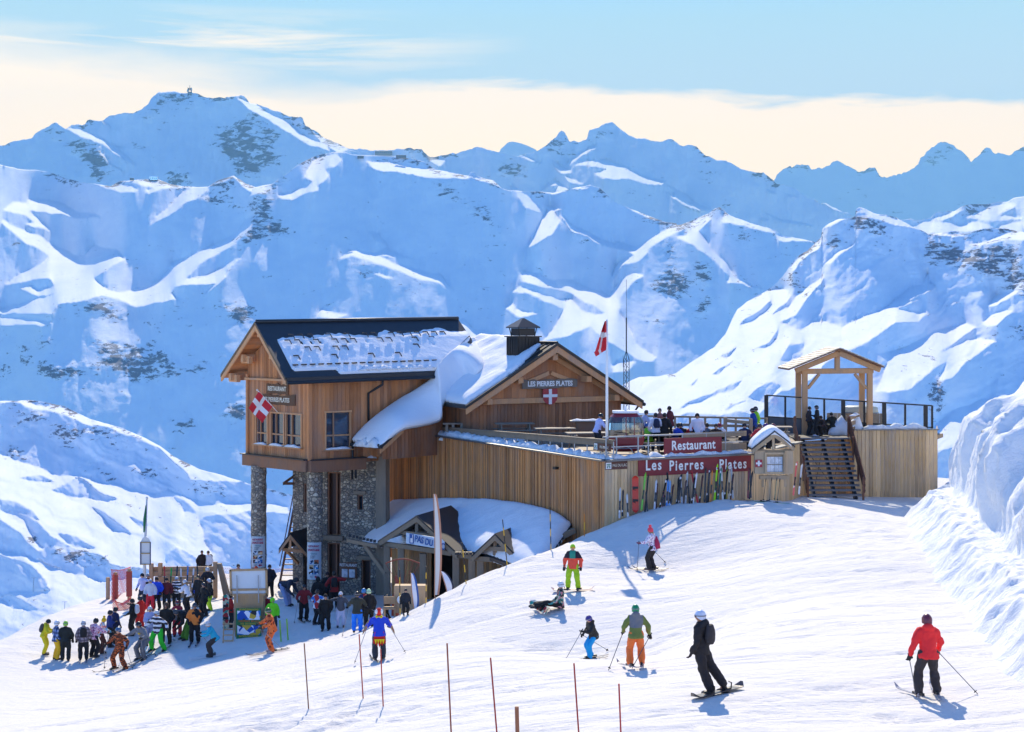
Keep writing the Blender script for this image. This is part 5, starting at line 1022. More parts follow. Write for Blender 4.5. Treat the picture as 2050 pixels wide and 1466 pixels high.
def ball(mb, c, r, R=None, n=12, m=8):
    c = Vector(c); r = Vector(r) if not isinstance(r,(int,float)) else Vector((r,r,r)); R = R or Matrix.Identity(3); vs = [c+R@Vector((0,0,-r.z))]; fs = []
    for i in range(1,m):
        ph = -math.pi/2+math.pi*i/m
        for k in range(n): t = 2*math.pi*k/n; vs.append(c+R@Vector((r.x*math.cos(ph)*math.cos(t), r.y*math.cos(ph)*math.sin(t), r.z*math.sin(ph))))
    vs.append(c+R@Vector((0,0,r.z)))
    for k in range(n): fs.append((0,1+(k+1)%n,1+k))
    for i in range(m-2):
        for k in range(n): a = 1+i*n; fs.append((a+k,a+(k+1)%n,a+n+(k+1)%n,a+n+k))
    a = 1+(m-2)*n
    for k in range(n): fs.append((a+k,a+(k+1)%n,len(vs)-1))
    mb.add(vs,fs)
def limb(mb, a, b, ra, rb, n=10, bulge=0.0):
    a = Vector(a); b = Vector(b); m_ = a.lerp(b,0.4); mb.tube([a,m_,b],[ra,(ra*0.6+rb*0.4)*(1+bulge),rb],n); ball(mb,a,ra,n=n,m=6); ball(mb,b,rb,n=n,m=6)
def ik(a, b, l1, l2, hint):
    a = Vector(a); b = Vector(b); d = b-a; L = d.length; mx = (l1+l2)*0.995
    if L > mx: b = a+d*(mx/L); d = b-a; L = mx
    u = d/L; x = (l1*l1-l2*l2+L*L)/(2*L); h = math.sqrt(max(0,l1*l1-x*x)); hint = Vector(hint); hint = (hint-u*hint.dot(u)); hint = hint.normalized() if hint.length > 1e-4 else Vector((0,1,0))
    return a+u*x+hint*h, b
def remeshed(name, mb, voxel, m, parent, wob=0.0, seed=0, smooth_it=3):
    me = bpy.data.meshes.new(name); me.from_pydata([tuple(v) for v in mb.v],[],mb.f); o = bpy.data.objects.new(name,me); COL.objects.link(o)
    r = o.modifiers.new('r','REMESH'); r.mode = 'VOXEL'; r.voxel_size = voxel; r.use_smooth_shade = True
    sm = o.modifiers.new('s','SMOOTH'); sm.factor = 0.5; sm.iterations = smooth_it
    dg = bpy.context.evaluated_depsgraph_get(); e = o.evaluated_get(dg); nm = bpy.data.meshes.new_from_object(e); o.modifiers.clear(); o.data = nm; nm.name = name; bpy.data.meshes.remove(me)
    if wob:
        N = len(nm.vertices); co = np.empty(N*3,np.float32); nm.vertices.foreach_get('co',co); co = co.reshape(-1,3); no = np.empty(N*3,np.float32); nm.vertices.foreach_get('normal',no); no = no.reshape(-1,3)
        w_ = hash_noise(co[:,0]*3+co[:,1]*2,co[:,2]*3.0,0.35,seed)+0.6*hash_noise(co[:,0]*3-co[:,1]*2+9,co[:,2]*3.4,0.16,seed+1); co += no*(w_*wob)[:,None]; nm.vertices.foreach_set('co',co.ravel())
    nm.materials.clear()
    for mm in (m if isinstance(m,(list,tuple)) else [m]): nm.materials.append(mm)
    nm.polygons.foreach_set('use_smooth',[True]*len(nm.polygons)); nm.update()
    o.parent = parent; return o
def child(name, mb, m, parent, smooth=True):
    o = link_mesh(name, mb.v, mb.f, m, parent, smooth); bm = bmesh.new(); bm.from_mesh(o.data); bmesh.ops.recalc_face_normals(bm, faces=bm.faces); bm.to_mesh(o.data); bm.free(); return o
POSES = {
 # pelvis (x,y,z as share of height), torso pitch, torso roll, feet (L,R), hands (L,R) relative to shoulders, head yaw, head pitch
 'stand': dict(p=(0,0,.515), lean=4, feet=((-.13,.02),(.13,-.02)), hands=((-.10,.06,-.50),(.10,.08,-.48))),
 'poles': dict(p=(0,-.02,.50), lean=12, feet=((-.13,.0),(.13,.0)), hands=((-.16,.34,-.30),(.16,.34,-.30))),
 'ski': dict(p=(0,-.10,.44), lean=28, feet=((-.15,.02),(.15,.02)), hands=((-.22,.36,-.22),(.22,.36,-.22))),
 'pocket': dict(p=(0,0,.515), lean=2, feet=((-.14,0),(.14,.03)), hands=((-.05,.14,-.42),(.05,.14,-.42))),
 'wide': dict(p=(0,0,.48), lean=6, feet=((-.30,.0),(.26,.05)), hands=((-.34,.14,-.32),(.34,.14,-.36))),
 'bend': dict(p=(0,-.16,.49), lean=72, feet=((-.14,0),(.14,.05)), hands=((-.04,.18,-.46),(.06,.16,-.44))),
 'lookdown': dict(p=(0,0,.51), lean=16, feet=((-.12,0),(.12,.04)), hands=((-.02,.30,-.24),(.02,.30,-.22)), hp=-28),
 'cross': dict(p=(0,0,.515), lean=2, feet=((-.13,0),(.13,.02)), hands=((.12,.20,-.24),(-.12,.22,-.22))),
 'carry': dict(p=(0,0,.515), lean=3, feet=((-.14,0),(.14,.08)), hands=((-.12,.18,-.36),(.10,.26,.02))),
 'walk': dict(p=(0,0,.50), lean=10, feet=((-.11,.26),(.11,-.22)), hands=((-.12,.22,-.40),(.12,-.06,-.46))),
 'reach': dict(p=(0,0,.51), lean=6, feet=((-.15,0),(.13,.05)), hands=((-.40,.20,-.06),(.12,.10,-.46))),
 'sit': dict(p=(0,0,.27), lean=6, feet=((-.12,.42),(.12,.46)), hands=((-.06,.34,-.32),(.06,.34,-.32))),
 'table': dict(p=(0,0,.27), lean=22, feet=((-.12,.36),(.12,.40)), hands=((-.10,.36,-.30),(.12,.38,-.28)), hp=-14),
}
FIG = {'n':0}
def person(label, pos, hd, H=1.74, pose='stand', jacket='black', trousers='black', head='helmet', headc='222226', face=True, goggles=None, hair=None, glove='1a1a1c', boots='2a2a2e', voxel=0.036, pack=None, hood=None, group=None, skis=None, poles=None, board=None, build=1.0, long=0.0, extra=None, roll=0.0, coll=None):
    FIG['n'] += 1; seed = FIG['n']; pz = dict(POSES[pose]) if isinstance(pose,str) else pose; hp = pz.get('hp',0); hy = pz.get('hy',0)
    root_loc = Vector(pos)
    J = MATS.get('cloth_'+jacket) or cloth(jacket, jacket if len(jacket)==6 else '1a1a1c'); Tm = MATS.get('cloth_'+trousers) or cloth(trousers, trousers if len(trousers)==6 else '1a1a1c'); G = cloth('g'+glove, glove); BT = mat('boot_'+boots, lin(boots), 0.45)
    # skeleton
    pel = Vector(pz['p'])*H; fl = pz['feet']; L1 = .245*H; L2 = .235*H; ank = 0.09
    le = math.radians(pz['lean']); ro = math.radians(pz.get('roll',roll)); up = Vector((math.sin(ro), math.sin(le)*math.cos(ro), math.cos(le)*math.cos(ro))).normalized(); rt = Vector((1,0,0)); rt = (rt-up*rt.dot(up)).normalized(); fw = up.cross(rt)
    tl = .30*H; neck = pel+up*tl; shw = .112*H*build; sh = [neck-rt*shw-up*.035*H, neck+rt*shw-up*.035*H]; hipw = .055*H; hip = [pel-Vector((hipw,0,0)), pel+Vector((hipw,0,0))]
    feet = [Vector((f[0]*H/1.75, f[1]*H/1.75, (f[2] if len(f)>2 else 0)*H)) for f in fl]; knee=[]; ankle=[]
    for i in (0,1):
        k,a = ik(hip[i], feet[i]+Vector((0,-.02,ank)), L1, L2, pz.get('khint',((0.0+(-.15,.15)[i]),1,.2)) if 'khints' not in pz else pz['khints'][i]); knee.append(k); ankle.append(a)
    elb=[]; hand=[]
    for i in (0,1):
        h_ = Vector(pz['hands'][i])*H/1.75; tgt = sh[i]+rt*h_.x+Vector((0,h_.y,h_.z)); e,w_ = ik(sh[i], tgt, .165*H, .145*H, ((-.7,.7)[i], -1, -.4)); elb.append(e); hand.append(w_)
    hc = neck+up*.075*H+Vector((0,.012*H,.012*H)); Rh = Matrix.Rotation(math.radians(hy),3,'Z')@Matrix.Rotation(math.radians(hp-pz['lean']*0.25),3,'X')
    hr = Vector((.046,.057,.068))*H
    # the body, one surface
    b = MB(); s_ = H/1.75
    ell_tube(b,[(pel-up*.06*s_,rt*.13*s_,fw*.09*s_),(pel+up*.05*s_,rt*.15*s_,fw*.10*s_),(pel+up*tl*.45,rt*.13*s_,fw*.09*s_),(pel+up*tl*.80,rt*.16*s_,fw*.105*s_),(neck-up*.01,rt*.10*s_,fw*.07*s_)])
    limb(b,neck-up*.04*s_,hc,.055*s_,.05*s_)
    for i in (0,1):
        limb(b,sh[i]+rt*(.02,-.02)[i]*s_,elb[i],.052*s_,.040*s_); limb(b,elb[i],hand[i],.042*s_,.028*s_); limb(b,hip[i],knee[i],.082*s_,.056*s_); limb(b,knee[i],ankle[i],.056*s_,.038*s_)
        limb(b,ankle[i]-Vector((0,.02,.03)),feet[i]+Vector((0,.13*s_,.035)),.045,.035); d_ = (hand[i]-elb[i]).normalized(); limb(b,hand[i],hand[i]+d_*.075*s_,.030*s_,.024*s_)
    ball(b,hc,hr,Rh,14,10); ball(b,hc+Rh@Vector((0,.020,-.045))*s_,Vector((.055,.066,.055))*s_,Rh)
    ball(b,hc+Rh@Vector((0,.108,-.012))*s_,Vector((.016,.022,.028))*s_,Rh,8,6); 
    for sx in (-1,1): ball(b,hc+Rh@Vector((sx*.083,0,-.01))*s_,Vector((.012,.022,.034))*s_,Rh,8,6)
    root = remeshed('person', b, voxel*0.75 if voxel < .03 else voxel, SKIN if seed%3 else SKIN2, None, smooth_it=2)
    root.location = root_loc; root.rotation_euler = (0,0,math.radians(hd)); tag(root, label, 'person', group)
    # jacket
    b = MB(); q = 1.0; lo = -(.10+long)*s_
    ell_tube(b,[(pel+up*lo,rt*.225*s_*build,fw*.185*s_*build),(pel+up*.0*s_,rt*.215*s_*build,fw*.175*s_*build),(pel+up*.10*s_,rt*.185*s_*build,fw*.150*s_*build),(pel+up*tl*.5,rt*.17*s_*build,fw*.13*s_*build),(pel+up*tl*.86,rt*.20*s_*build,fw*.135*s_*build),(neck+up*.00*s_,rt*.13*s_,fw*.10*s_),(neck+up*.055*s_,rt*.075*s_,fw*.075*s_)],14)
    for i in (0,1): limb(b,sh[i]+rt*(.03,-.03)[i]*s_,elb[i],.088*s_*build,.074*s_,bulge=.06); limb(b,elb[i],hand[i]-(hand[i]-elb[i]).normalized()*.02,.074*s_,.056*s_)
    if hood: ball(b,neck+up*.02*s_-fw*.09*s_,Vector((.12,.075,.085))*s_)
    jk = remeshed('jacket', b, voxel*.95, J, root, wob=.017 if voxel<.03 else .012, seed=seed)
    if hood and hood != 'same': pass
    # trousers
    b = MB(); ell_tube(b,[(pel-up*.07*s_,rt*.155*s_,fw*.12*s_),(pel+up*.06*s_,rt*.155*s_,fw*.12*s_)],12)
    for i in (0,1): limb(b,hip[i],knee[i],.122*s_,.100*s_,bulge=.04); limb(b,knee[i],ankle[i]+Vector((0,0,.02)),.100*s_,.094*s_,bulge=.06); ball(b,hip[i],.128*s_)
    remeshed('trousers', b, voxel*.95, Tm, root, wob=.016 if voxel<.03 else .011, seed=seed+5)
    # boots and gloves
    for i in (0,1):
        b = MB(); f = feet[i]; yawd = Vector((0,1,0)); b.tube([ankle[i]+Vector((0,-.01,.06)),ankle[i]+Vector((0,-.01,-.01)),f+Vector((0,.0,.05))],[.062*s_,.058*s_,.056*s_],10); ell_tube(b,[(f+Vector((0,-.09,.05)),Vector((.045,0,0))*s_,Vector((0,0,.05))),(f+Vector((0,.02,.055)),Vector((.055,0,0))*s_,Vector((0,0,.055))),(f+Vector((0,.15,.045)),Vector((.050,0,0))*s_,Vector((0,0,.044))),(f+Vector((0,.19,.035)),Vector((.028,0,0))*s_,Vector((0,0,.028)))],10); child('boot', b, BT, root)
        b = MB(); d_ = (hand[i]-elb[i]).normalized(); w_ = hand[i]; side = rt*(1,-1)[i]; side = (side-d_*side.dot(d_)).normalized(); pn = d_.cross(side); gs = 1.15*s_
        ell_tube(b,[(w_-d_*.05,side*.040*gs,pn*.040*gs),(w_,side*.036*gs,pn*.028*gs),(w_+d_*.05*gs,side*.045*gs,pn*.024*gs),(w_+d_*.085*gs,side*.042*gs,pn*.02*gs)],10)
        curl = side*0; 
        for k,(off,ln) in enumerate(((-.033,.055),(-.011,.066),(.011,.062),(.033,.048))):
            p0 = w_+d_*.08*gs+side*off*gs; p1 = p0+d_*ln*.55*gs-pn*.012; p2 = p1+d_*ln*.25*gs-pn*ln*.5*gs; b.tube([p0,p1,p2],[.012*gs,.0115*gs,.009*gs],6)
        p0 = w_+d_*.02*gs+side*.035*gs*1; p1 = p0+d_*.03*gs+side*.028*gs-pn*.01; b.tube([p0,p1,p1+d_*.03*gs-pn*.015],[.014*gs,.013*gs,.010*gs],6); child('glove', b, G, root)
    # head wear
    HC = MATS.get('cloth_'+headc) or mat('shell_'+headc, lin(headc), 0.35 if head=='helmet' else 0.85)
    if head in ('helmet','beanie','pom'):
        b = MB(); R_ = Vector((.062,.073,.080))*H*(1.0 if head=='helmet' else .93); n = 16; vs=[]; fs=[]; rows = 8
        for i in range(rows+1):
            ph = math.pi/2*(1-i/rows)-(.35 if i==rows else 0)*1.0
            for k in range(n):
                t = 2*math.pi*k/n; low = -.35 if i == rows else 0; fr = max(0,math.sin(t)); zz = math.sin(ph) if i < rows else (-.42+.62*fr**1.5); cc = math.cos(ph) if i < rows else .97
                vs.append(hc+Rh@Vector((R_.x*cc*math.cos(t), R_.y*cc*math.sin(t)-.004, R_.z*zz+.010*H*0)))
        for i in range(rows):
            for k in range(n): fs.append((i*n+k,i*n+(k+1)%n,(i+1)*n+(k+1)%n,(i+1)*n+k))
        fs.append(tuple(range(n))); b.add(vs,fs)
        if head == 'helmet': b.add([p for p in []],[]); ell_tube(b,[(hc+Rh@Vector((0,.060,.040))*s_,Rh@Vector((.092,0,0))*s_,Rh@Vector((0,.055,0))*s_),(hc+Rh@Vector((0,.066,.050))*s_,Rh@Vector((.090,0,0))*s_,Rh@Vector((0,.055,0))*s_)],14)
        else: ell_tube(b,[(hc+Rh@Vector((0,0,.000))*s_,Rh@Vector((.101,0,0))*s_,Rh@Vector((0,.118,0))*s_),(hc+Rh@Vector((0,0,.042))*s_,Rh@Vector((.099,0,0))*s_,Rh@Vector((0,.114,0))*s_)],14)
        if head == 'pom': ball(b,hc+Rh@Vector((0,0,.165))*s_,.062*s_)
        child('helmet' if head=='helmet' else 'woolly_hat', b, HC, root)
    elif head == 'hood':
        b = MB(); ball(b,hc+Rh@Vector((0,-.022,.012))*s_,Vector((.115,.115,.135))*s_,Rh,14,10); child('hood', b, MATS.get('cloth_'+headc) or cloth(headc,headc), root)
    if hair or head in (None,'hair'):
        b = MB(); HM = {'b':HAIRB,'k':HAIRK,'f':HAIRF}.get(hair,HAIRB)
        if head in (None,'hair'): ball(b,hc+Rh@Vector((0,-.018,.022))*s_,Vector((.092,.105,.112))*s_,Rh,14,10)
        if hair and head not in (None,'hair') or hair=='f': ell_tube(b,[(hc+Rh@Vector((0,-.060,-.02))*s_,Vector((.075,0,0))*s_,Vector((0,.05,0))*s_),(hc+Rh@Vector((0,-.085,-.10))*s_,Vector((.070,0,0))*s_,Vector((0,.04,0))*s_),(neck-fw*.10*s_-up*.08*s_,Vector((.035,0,0))*s_,Vector((0,.025,0))*s_)],10)
        child('hair', b, HM, root)
    if face:
        if goggles:
            b = MB(); ell_tube(b,[(hc+Rh@Vector((0,.078,.018))*s_,Rh@Vector((.075,0,0))*s_,Rh@Vector((0,0,.034))*s_),(hc+Rh@Vector((0,.112,.016))*s_,Rh@Vector((.060,0,0))*s_,Rh@Vector((0,0,.028))*s_)],14); child('goggles', b, mat('lens_'+goggles, lin(goggles), 0.15), root)
        else:
            for sx in (-1,1):
                b = MB(); ball(b,hc+Rh@Vector((sx*.034,.096,.010))*s_,Vector((.012,.008,.008))*s_,Rh,8,6); child('eye', b, BLACK, root)
        b = MB(); ball(b,hc+Rh@Vector((0,.104,-.055))*s_,Vector((.024,.007,.006))*s_,Rh,8,6); child('mouth', b, mat('lips',(0.35,0.10,0.09),0.6), root)
    if head == 'helmet' and goggles:
        b = MB(); ell_tube(b,[(hc+Rh@Vector((0,-.003,.012))*s_,Rh@Vector((.112,0,0))*s_,Rh@Vector((0,.128,0))*s_),(hc+Rh@Vector((0,-.003,.036))*s_,Rh@Vector((.112,0,0))*s_,Rh@Vector((0,.128,0))*s_)],16); child('goggle_strap', b, mat('strap_grey',(0.25,0.25,0.27),0.7) if headc!='111111' else WHITE, root)
    if pack:
        b = MB(); c = pel+up*tl*.62-fw*.20*s_; ell_tube(b,[(c-up*.20*s_,rt*.13*s_,fw*.07*s_),(c-up*.10*s_,rt*.155*s_,fw*.10*s_),(c+up*.10*s_,rt*.145*s_,fw*.095*s_),(c+up*.21*s_,rt*.10*s_,fw*.06*s_)],12)
        o = remeshed('backpack', b, .025, cloth('p'+pack,pack), root, wob=.01, seed=3)
    if extra: extra(root, dict(pel=pel,up=up,rt=rt,fw=fw,tl=tl,neck=neck,hc=hc,Rh=Rh,s=s_,hand=hand,feet=feet,elb=elb,H=H,sh=sh,knee=knee,ankle=ankle))
    W_ = Matrix.LocRotScale(root_loc, root.rotation_euler, (1,1,1)); short = label
    def gnd(x,y): q = W_@Vector((x,y,0)); return gz1(q.x,q.y)+(0 if q.y>0 else 0)
    # skis, poles and boards are things of their own
    if skis:
        for i,w in enumerate(('left','right')):
            ax = skis.get('ang',0); f = feet[i]; make_ski(W_@Vector((f.x,f.y,0)), math.radians(hd+ax+(skis.get('v',0)*(1,-1)[i])), skis.get('len',1.62)*s_, skis.get('c','30343a'), '%s %s ski under %s' % (skis.get('w','dark'), w, skis['who']), skis.get('z'))
    if poles:
        for i,w in enumerate(('left','right')):
            if poles.get('only') is not None and poles['only'] != i: continue
            h_ = hand[i]+(hand[i]-elb[i]).normalized()*.07*s_; tip = poles.get('tips',((-.25,-.35),(.25,-.35)))[i]; t = Vector((h_.x+tip[0],h_.y+tip[1],0)); g1 = W_@t; zz = poles.get('z'); g1.z = (gz1(g1.x,g1.y) if zz is None else zz)+ (tip[2] if len(tip)>2 else 0.0)
            make_pole(W_@h_, g1, poles.get('c','9a9aa0'), '%s ski pole in the %s hand of %s' % (poles.get('w','grey'), w, poles['who']))
    if board:
        f = (feet[0]+feet[1])/2; make_board(W_@Vector((f.x,f.y,0.0)), math.radians(hd+board.get('ang',0)), board.get('c','d8c8b0'), board['label'], board.get('tilt',0), board.get('z',0.0))
    return root
def slope_frame(p, yaw, L=0.8):
    d = Vector((-math.sin(yaw),math.cos(yaw),0)); a = p-d*L/2; b = p+d*L/2; za = gz1(a.x,a.y); zb = gz1(b.x,b.y); s = Vector((d.y,-d.x,0)); c1 = p+s*.25; c2 = p-s*.25
    fw = Vector((d.x,d.y,(zb-za)/L)).normalized(); sd = Vector((s.x,s.y,(gz1(c1.x,c1.y)-gz1(c2.x,c2.y))/.5)).normalized(); upv = sd.cross(fw).normalized(); return Matrix((sd,fw,upv)).transposed()
SKI_N = {'n':0}
def ski_mesh(L, w=.075):
    mb = MB(); n = 14; vs=[]; fs=[]
    for i in range(n+1):
        t = i/n; y = (t-.42)*L; ww = w*(1-.22*math.sin(math.pi*t))*(1 if 0.04<t<.93 else (.75 if t<=.04 else max(.12,(1-t)/.07*.9))); z = .012+max(0,(t-.87)/.13)**2*.10+max(0,(.05-t)/.05)*.015
        for a,b_ in ((-1,0),(1,0),(1,1),(-1,1)): vs.append((a*ww/2,y,z+b_*.014))
    for i in range(n):
        for k in range(4): fs.append((i*4+k,i*4+(k+1)%4,(i+1)*4+(k+1)%4,(i+1)*4+k))
    fs.append((3,2,1,0)); fs.append(tuple(n*4+k for k in range(4))); mb.add(vs,fs); return mb
def ski_parts(o):
    b = MB(); b.box((0,.13,.045),(.06,.10,.05)); b.box((0,-.14,.05),(.06,.12,.06)); b.box((0,0,.032),(.05,.30,.014)); c = child('binding', b, mat('binding_black',(0.02,0.02,0.022),0.4), o, False)
def ski_mat(c, c2=None):
    if c2 is None: return mat('ski_'+c, lin(c), 0.3)
    return pattern('ski_'+c+c2,'print',[c,c,c,c2,c,c,c],9.0)
def make_ski(p, yaw, L, c, label, z=None, c2=None):
    mb = ski_mesh(L); o = child('ski', mb, ski_mat(c,c2), None, False)
    if z is None: R = slope_frame(p,yaw); zz = gz1(p.x,p.y)+.02
    else: R = rotz(yaw); zz = z
    o.matrix_world = Matrix.Translation((p.x,p.y,zz))@R.to_4x4(); tag(o,label,'ski'); ski_parts(o); return o
def make_pole(top, tip, c, label):
    top = Vector(top); tip = Vector(tip); d = (tip-top).normalized(); L = (tip-top).length
    if L > 1.25: tip = top+d*1.22; L = 1.22
    root = MB(); root.tube([Vector((0,0,-.06)),Vector((0,0,L))],.0095,6); o = child('ski_pole', root, mat('pole_'+c, lin(c), 0.35, 0.4), None); o.location = top; o.rotation_mode = 'QUATERNION'; o.rotation_quaternion = Vector((0,0,1)).rotation_difference(d); tag(o,label,'ski pole')
    b = MB(); b.tube([Vector((0,0,-.09)),Vector((0,0,.06))],.018,8); child('grip', b, BLACK, o); b = MB(); b.lathe((0,0,L-.07),[(.012,-.01),(.042,0),(.040,.008),(.012,.012)],10); child('basket', b, BLACK, o); return o
def make_board(p, yaw, c, label, tilt=0, z=0.0, stand=False):
    mb = MB(); n = 16; L = 1.52; vs=[]; fs=[]
    for i in range(n+1):
        t = i/n*2-1; y = t*L/2; ww = .29*(1-.12*(1-t*t)); e = max(0,(abs(t)-.82)/.18); ww *= math.sqrt(max(.06,1-e*e)); zz = .01+e*e*.09
        for a,b_ in ((-1,0),(1,0),(1,1),(-1,1)): vs.append((a*ww/2,y,zz+b_*.014))
    for i in range(n):
        for k in range(4): fs.append((i*4+k,i*4+(k+1)%4,(i+1)*4+(k+1)%4,(i+1)*4+k))
    fs.append((3,2,1,0)); fs.append(tuple(n*4+k for k in range(4))); mb.add(vs,fs); o = child('snowboard', mb, MATS.get('cloth_'+c) or mat('board_'+c, lin(c), 0.3), None, False)
    if stand: o.matrix_world = Matrix.Translation(p)@rotz(yaw).to_4x4()@Matrix.Rotation(math.radians(90-tilt),4,'X')
    else: R = slope_frame(p,yaw); o.matrix_world = Matrix.Translation((p.x,p.y,gz1(p.x,p.y)+.015+z))@R.to_4x4()@Matrix.Rotation(math.radians(tilt),4,'Y')
    tag(o,label,'snowboard')
    for s in (-.26,.26): b = MB(); b.box((0,s,.045),(.22,.10,.03)); b.tube([(-.10,s-.05,.05),(-.11,s-.06,.16),(.0,s-.10,.17)],.015,6); child('binding', b, BLACK, o, False)
    return o
def spot(px, py, h=None, H=1.75):
    g = hit(px,py); 
    return g, (h*g.y/F if h else H)
pattern('plaid_blue','plaid',['20488c','9fb4d8','14244c'],6); pattern('plaid_grey','plaid',['7d6f78','a79aa2','4c434c'],7); pattern('pink_print','print',['e6bcd2','c98fb4','8c4f78','f0d8e4'],22)
pattern('pale_print','print',['a8cfe0','e8e0d0','5aa6c8','d88878','f0f0f0'],14); pattern('stripe_bw','stripes',['f0f0f2','3c3a44'],5.5); pattern('orange_black','split',['17171a','f08030','17171a'],9.0)
pattern('orange_chest','print',['ee8434','1b1b1d','ee8434'],4.5); pattern('tiger','tiger',['3a1c10','d8682c'],9); pattern('leopard','print',['d8642c','d8642c','7a2c14','e07840','e27434'],13)
pattern('flowers','print',['2f8f8c','1c1c20','d08a8a','d8c8a8','3c5a50','17171a'],15); pattern('ditsy','print',['f0ecf4','f0ecf4','f0ecf4','7c6a9c','f0ecf4','c88ab0'],30)
pattern('navy_coral','split',['191a2c','f0543c','2a8c78'],1.12); pattern('green_grey','core',['6f7c3c','70747c'],0.165); pattern('stripe_sweater','stripes',['f2f2f4','3a3a40'],7); pattern('tri','print',['e8eef2','2f6fc0','b83030','e8eef2'],5); pattern('red_grey','split',['a8283c','7c7a80'],1.15); pattern('boardp','print',['d8d0a8','c03838','3c9c8c','e8e0d0'],8); pattern('maroonw','split',['8c2430','f0e8e8'],2.0); pattern('navy_red','print',['1c2850','c02830','1c2850','2850a0'],6)
QUEUE = 'people waiting and standing on the snow beside the restaurant'; DINE = 'guests on the restaurant terrace'
def at(label, px, py, h, hd, **k):
    g,H = spot(px,py,h); pose = k.get('pose','stand'); q = {'bend':.80,'ski':.90,'poles':.97,'wide':.95,'lookdown':.97}.get(pose,1.0) if isinstance(pose,str) else k.pop('q',1.0); k.pop('q',None)
    kid = k.pop('kid',False); H = H/q/1.045
    if not kid: H = min(max(H,1.52),1.92)
    return person(label, g, hd, H=H, **k)
# ------------------------------------------------------------------ signs, flags, railings and everything else
def board_sign(name, label, p0, p1, h, m, cat='sign', th=0.05, off=0.0, group=None):
    # p0, p1: lower left and lower right of the board; returns root, direction, normal, centre
    p0 = Vector(p0); p1 = Vector(p1); d = Vector((p1.x-p0.x,p1.y-p0.y)).normalized(); n = Vector((d.y,-d.x)); c = (p0+p1)/2+Vector((0,0,h/2)); mb = MB()
    mb.prism([p0,p1,p1+Vector((0,0,h)),p0+Vector((0,0,h))], v3(-n*th,0)); o = mb.build(name, m, None); tag(o,label,cat,group); return o,d,n,c
def letters(o, body, c, d, size, m, dz=0.0, dx=0.0, **k):
    n = Vector((d[1],-d[0])); return text_obj(body, size, m, o, Vector(c)+v3(n*0.012,dz)+v3(Vector(d)*dx,0), d, ext=0.006, **k)
MB.K = KS
# gable signs on the tower (rough bark edged boards)
BARK = wood('bark_board',(0.05,0.025,0.015),(0.20,0.10,0.05)); CREAM = mat('cream_paint',(0.72,0.66,0.52),0.6)
def rough_board(name,label,a,b,h,m,seed,n_=14,th=0.06):
    a = Vector(a); b = Vector(b); d = Vector((b.x-a.x,b.y-a.y)).normalized(); n = Vector((d.y,-d.x)); r = random.Random(seed); pts=[]
    for i in range(n_+1): pts.append(a.lerp(b,i/n_)+Vector((0,0,r.uniform(-.03,.03))))
    for i in range(n_,-1,-1): pts.append(a.lerp(b,i/n_)+Vector((0,0,h+r.uniform(-.05,.06))))
    mb = MB(); mb.prism(pts, v3(-n*th,0)); o = mb.build(name,m,None); tag(o,label,'sign'); return o,d,n,(a+b)/2+Vector((0,0,h/2))
def on_L(px,py,off=0.07): s = s_on(Cn,dL,px); p = Cn+dL*s+nL*off; return v3(p,zy(py,p.y))
o,d,n,c = rough_board('wall_sign','small bark edged RESTAURANT board high on the tower gable',on_L(536,787),on_L(579,790),0.42,BARK,1); letters(o,'RESTAURANT',c,d,0.27,CREAM,bold=0.008,sx=0.80)
o,d,n,c = rough_board('wall_sign','longer bark edged name board on the tower, behind the slanted flag',on_L(520,808),on_L(593,813),0.42,BARK,2); letters(o,'LES PIERRES PLATES',c,d,0.27,CREAM,bold=0.008,sx=0.82)
MB.K = KH
def hallp(px,py,off): 
    A = hw(wl,0,off).xy; s = s_on(A,e1,px); p = A+e1*s; return v3(p,zy(py,p.y))
o,d,n,c = rough_board('wall_sign','dark timber board with three white words on the hall gable',hallp(1046,779,.22),hallp(1156,775,.22),0.40,wood('grey_board',(0.08,0.065,0.05),(0.26,0.22,0.18)),3); letters(o,'LES PIERRES PLATES',c,d,0.335,WHITE,bold=0.012,sx=0.86)
# white cross shield
sh = []; a = hallp(1087,779,.20); b = hallp(1116,778,.20); d = (b-a); dd = Vector((d.x,d.y)).normalized(); w_ = d.length; hgt = 0.80
top = a; prof = [(0,0),(1,0),(1,-.45),(.97,-.68),(.80,-.86),(.5,-1.0),(.20,-.86),(.03,-.68),(0,-.45)]
mb = MB(); mb.prism([top+v3(dd*(x*w_),y*hgt) for x,y in prof], v3(-Vector((dd.y,-dd.x))*.05,0)); o = mb.build('shield', mat('shield_red',(0.40,0.03,0.04),0.5), None); tag(o,'red heraldic shield with a white cross under the gable board','emblem')
mb = MB(); nn = Vector((dd.y,-dd.x)); mb.box(top+v3(dd*(.5*w_)+nn*.012,-.47*hgt),(.20*w_,.02,.92*hgt),frame2(dd)); mb.box(top+v3(dd*(.5*w_)+nn*.010,-.42*hgt),(.97*w_,.02,.17*w_),frame2(dd)); mb.build('cross', WHITE, o)
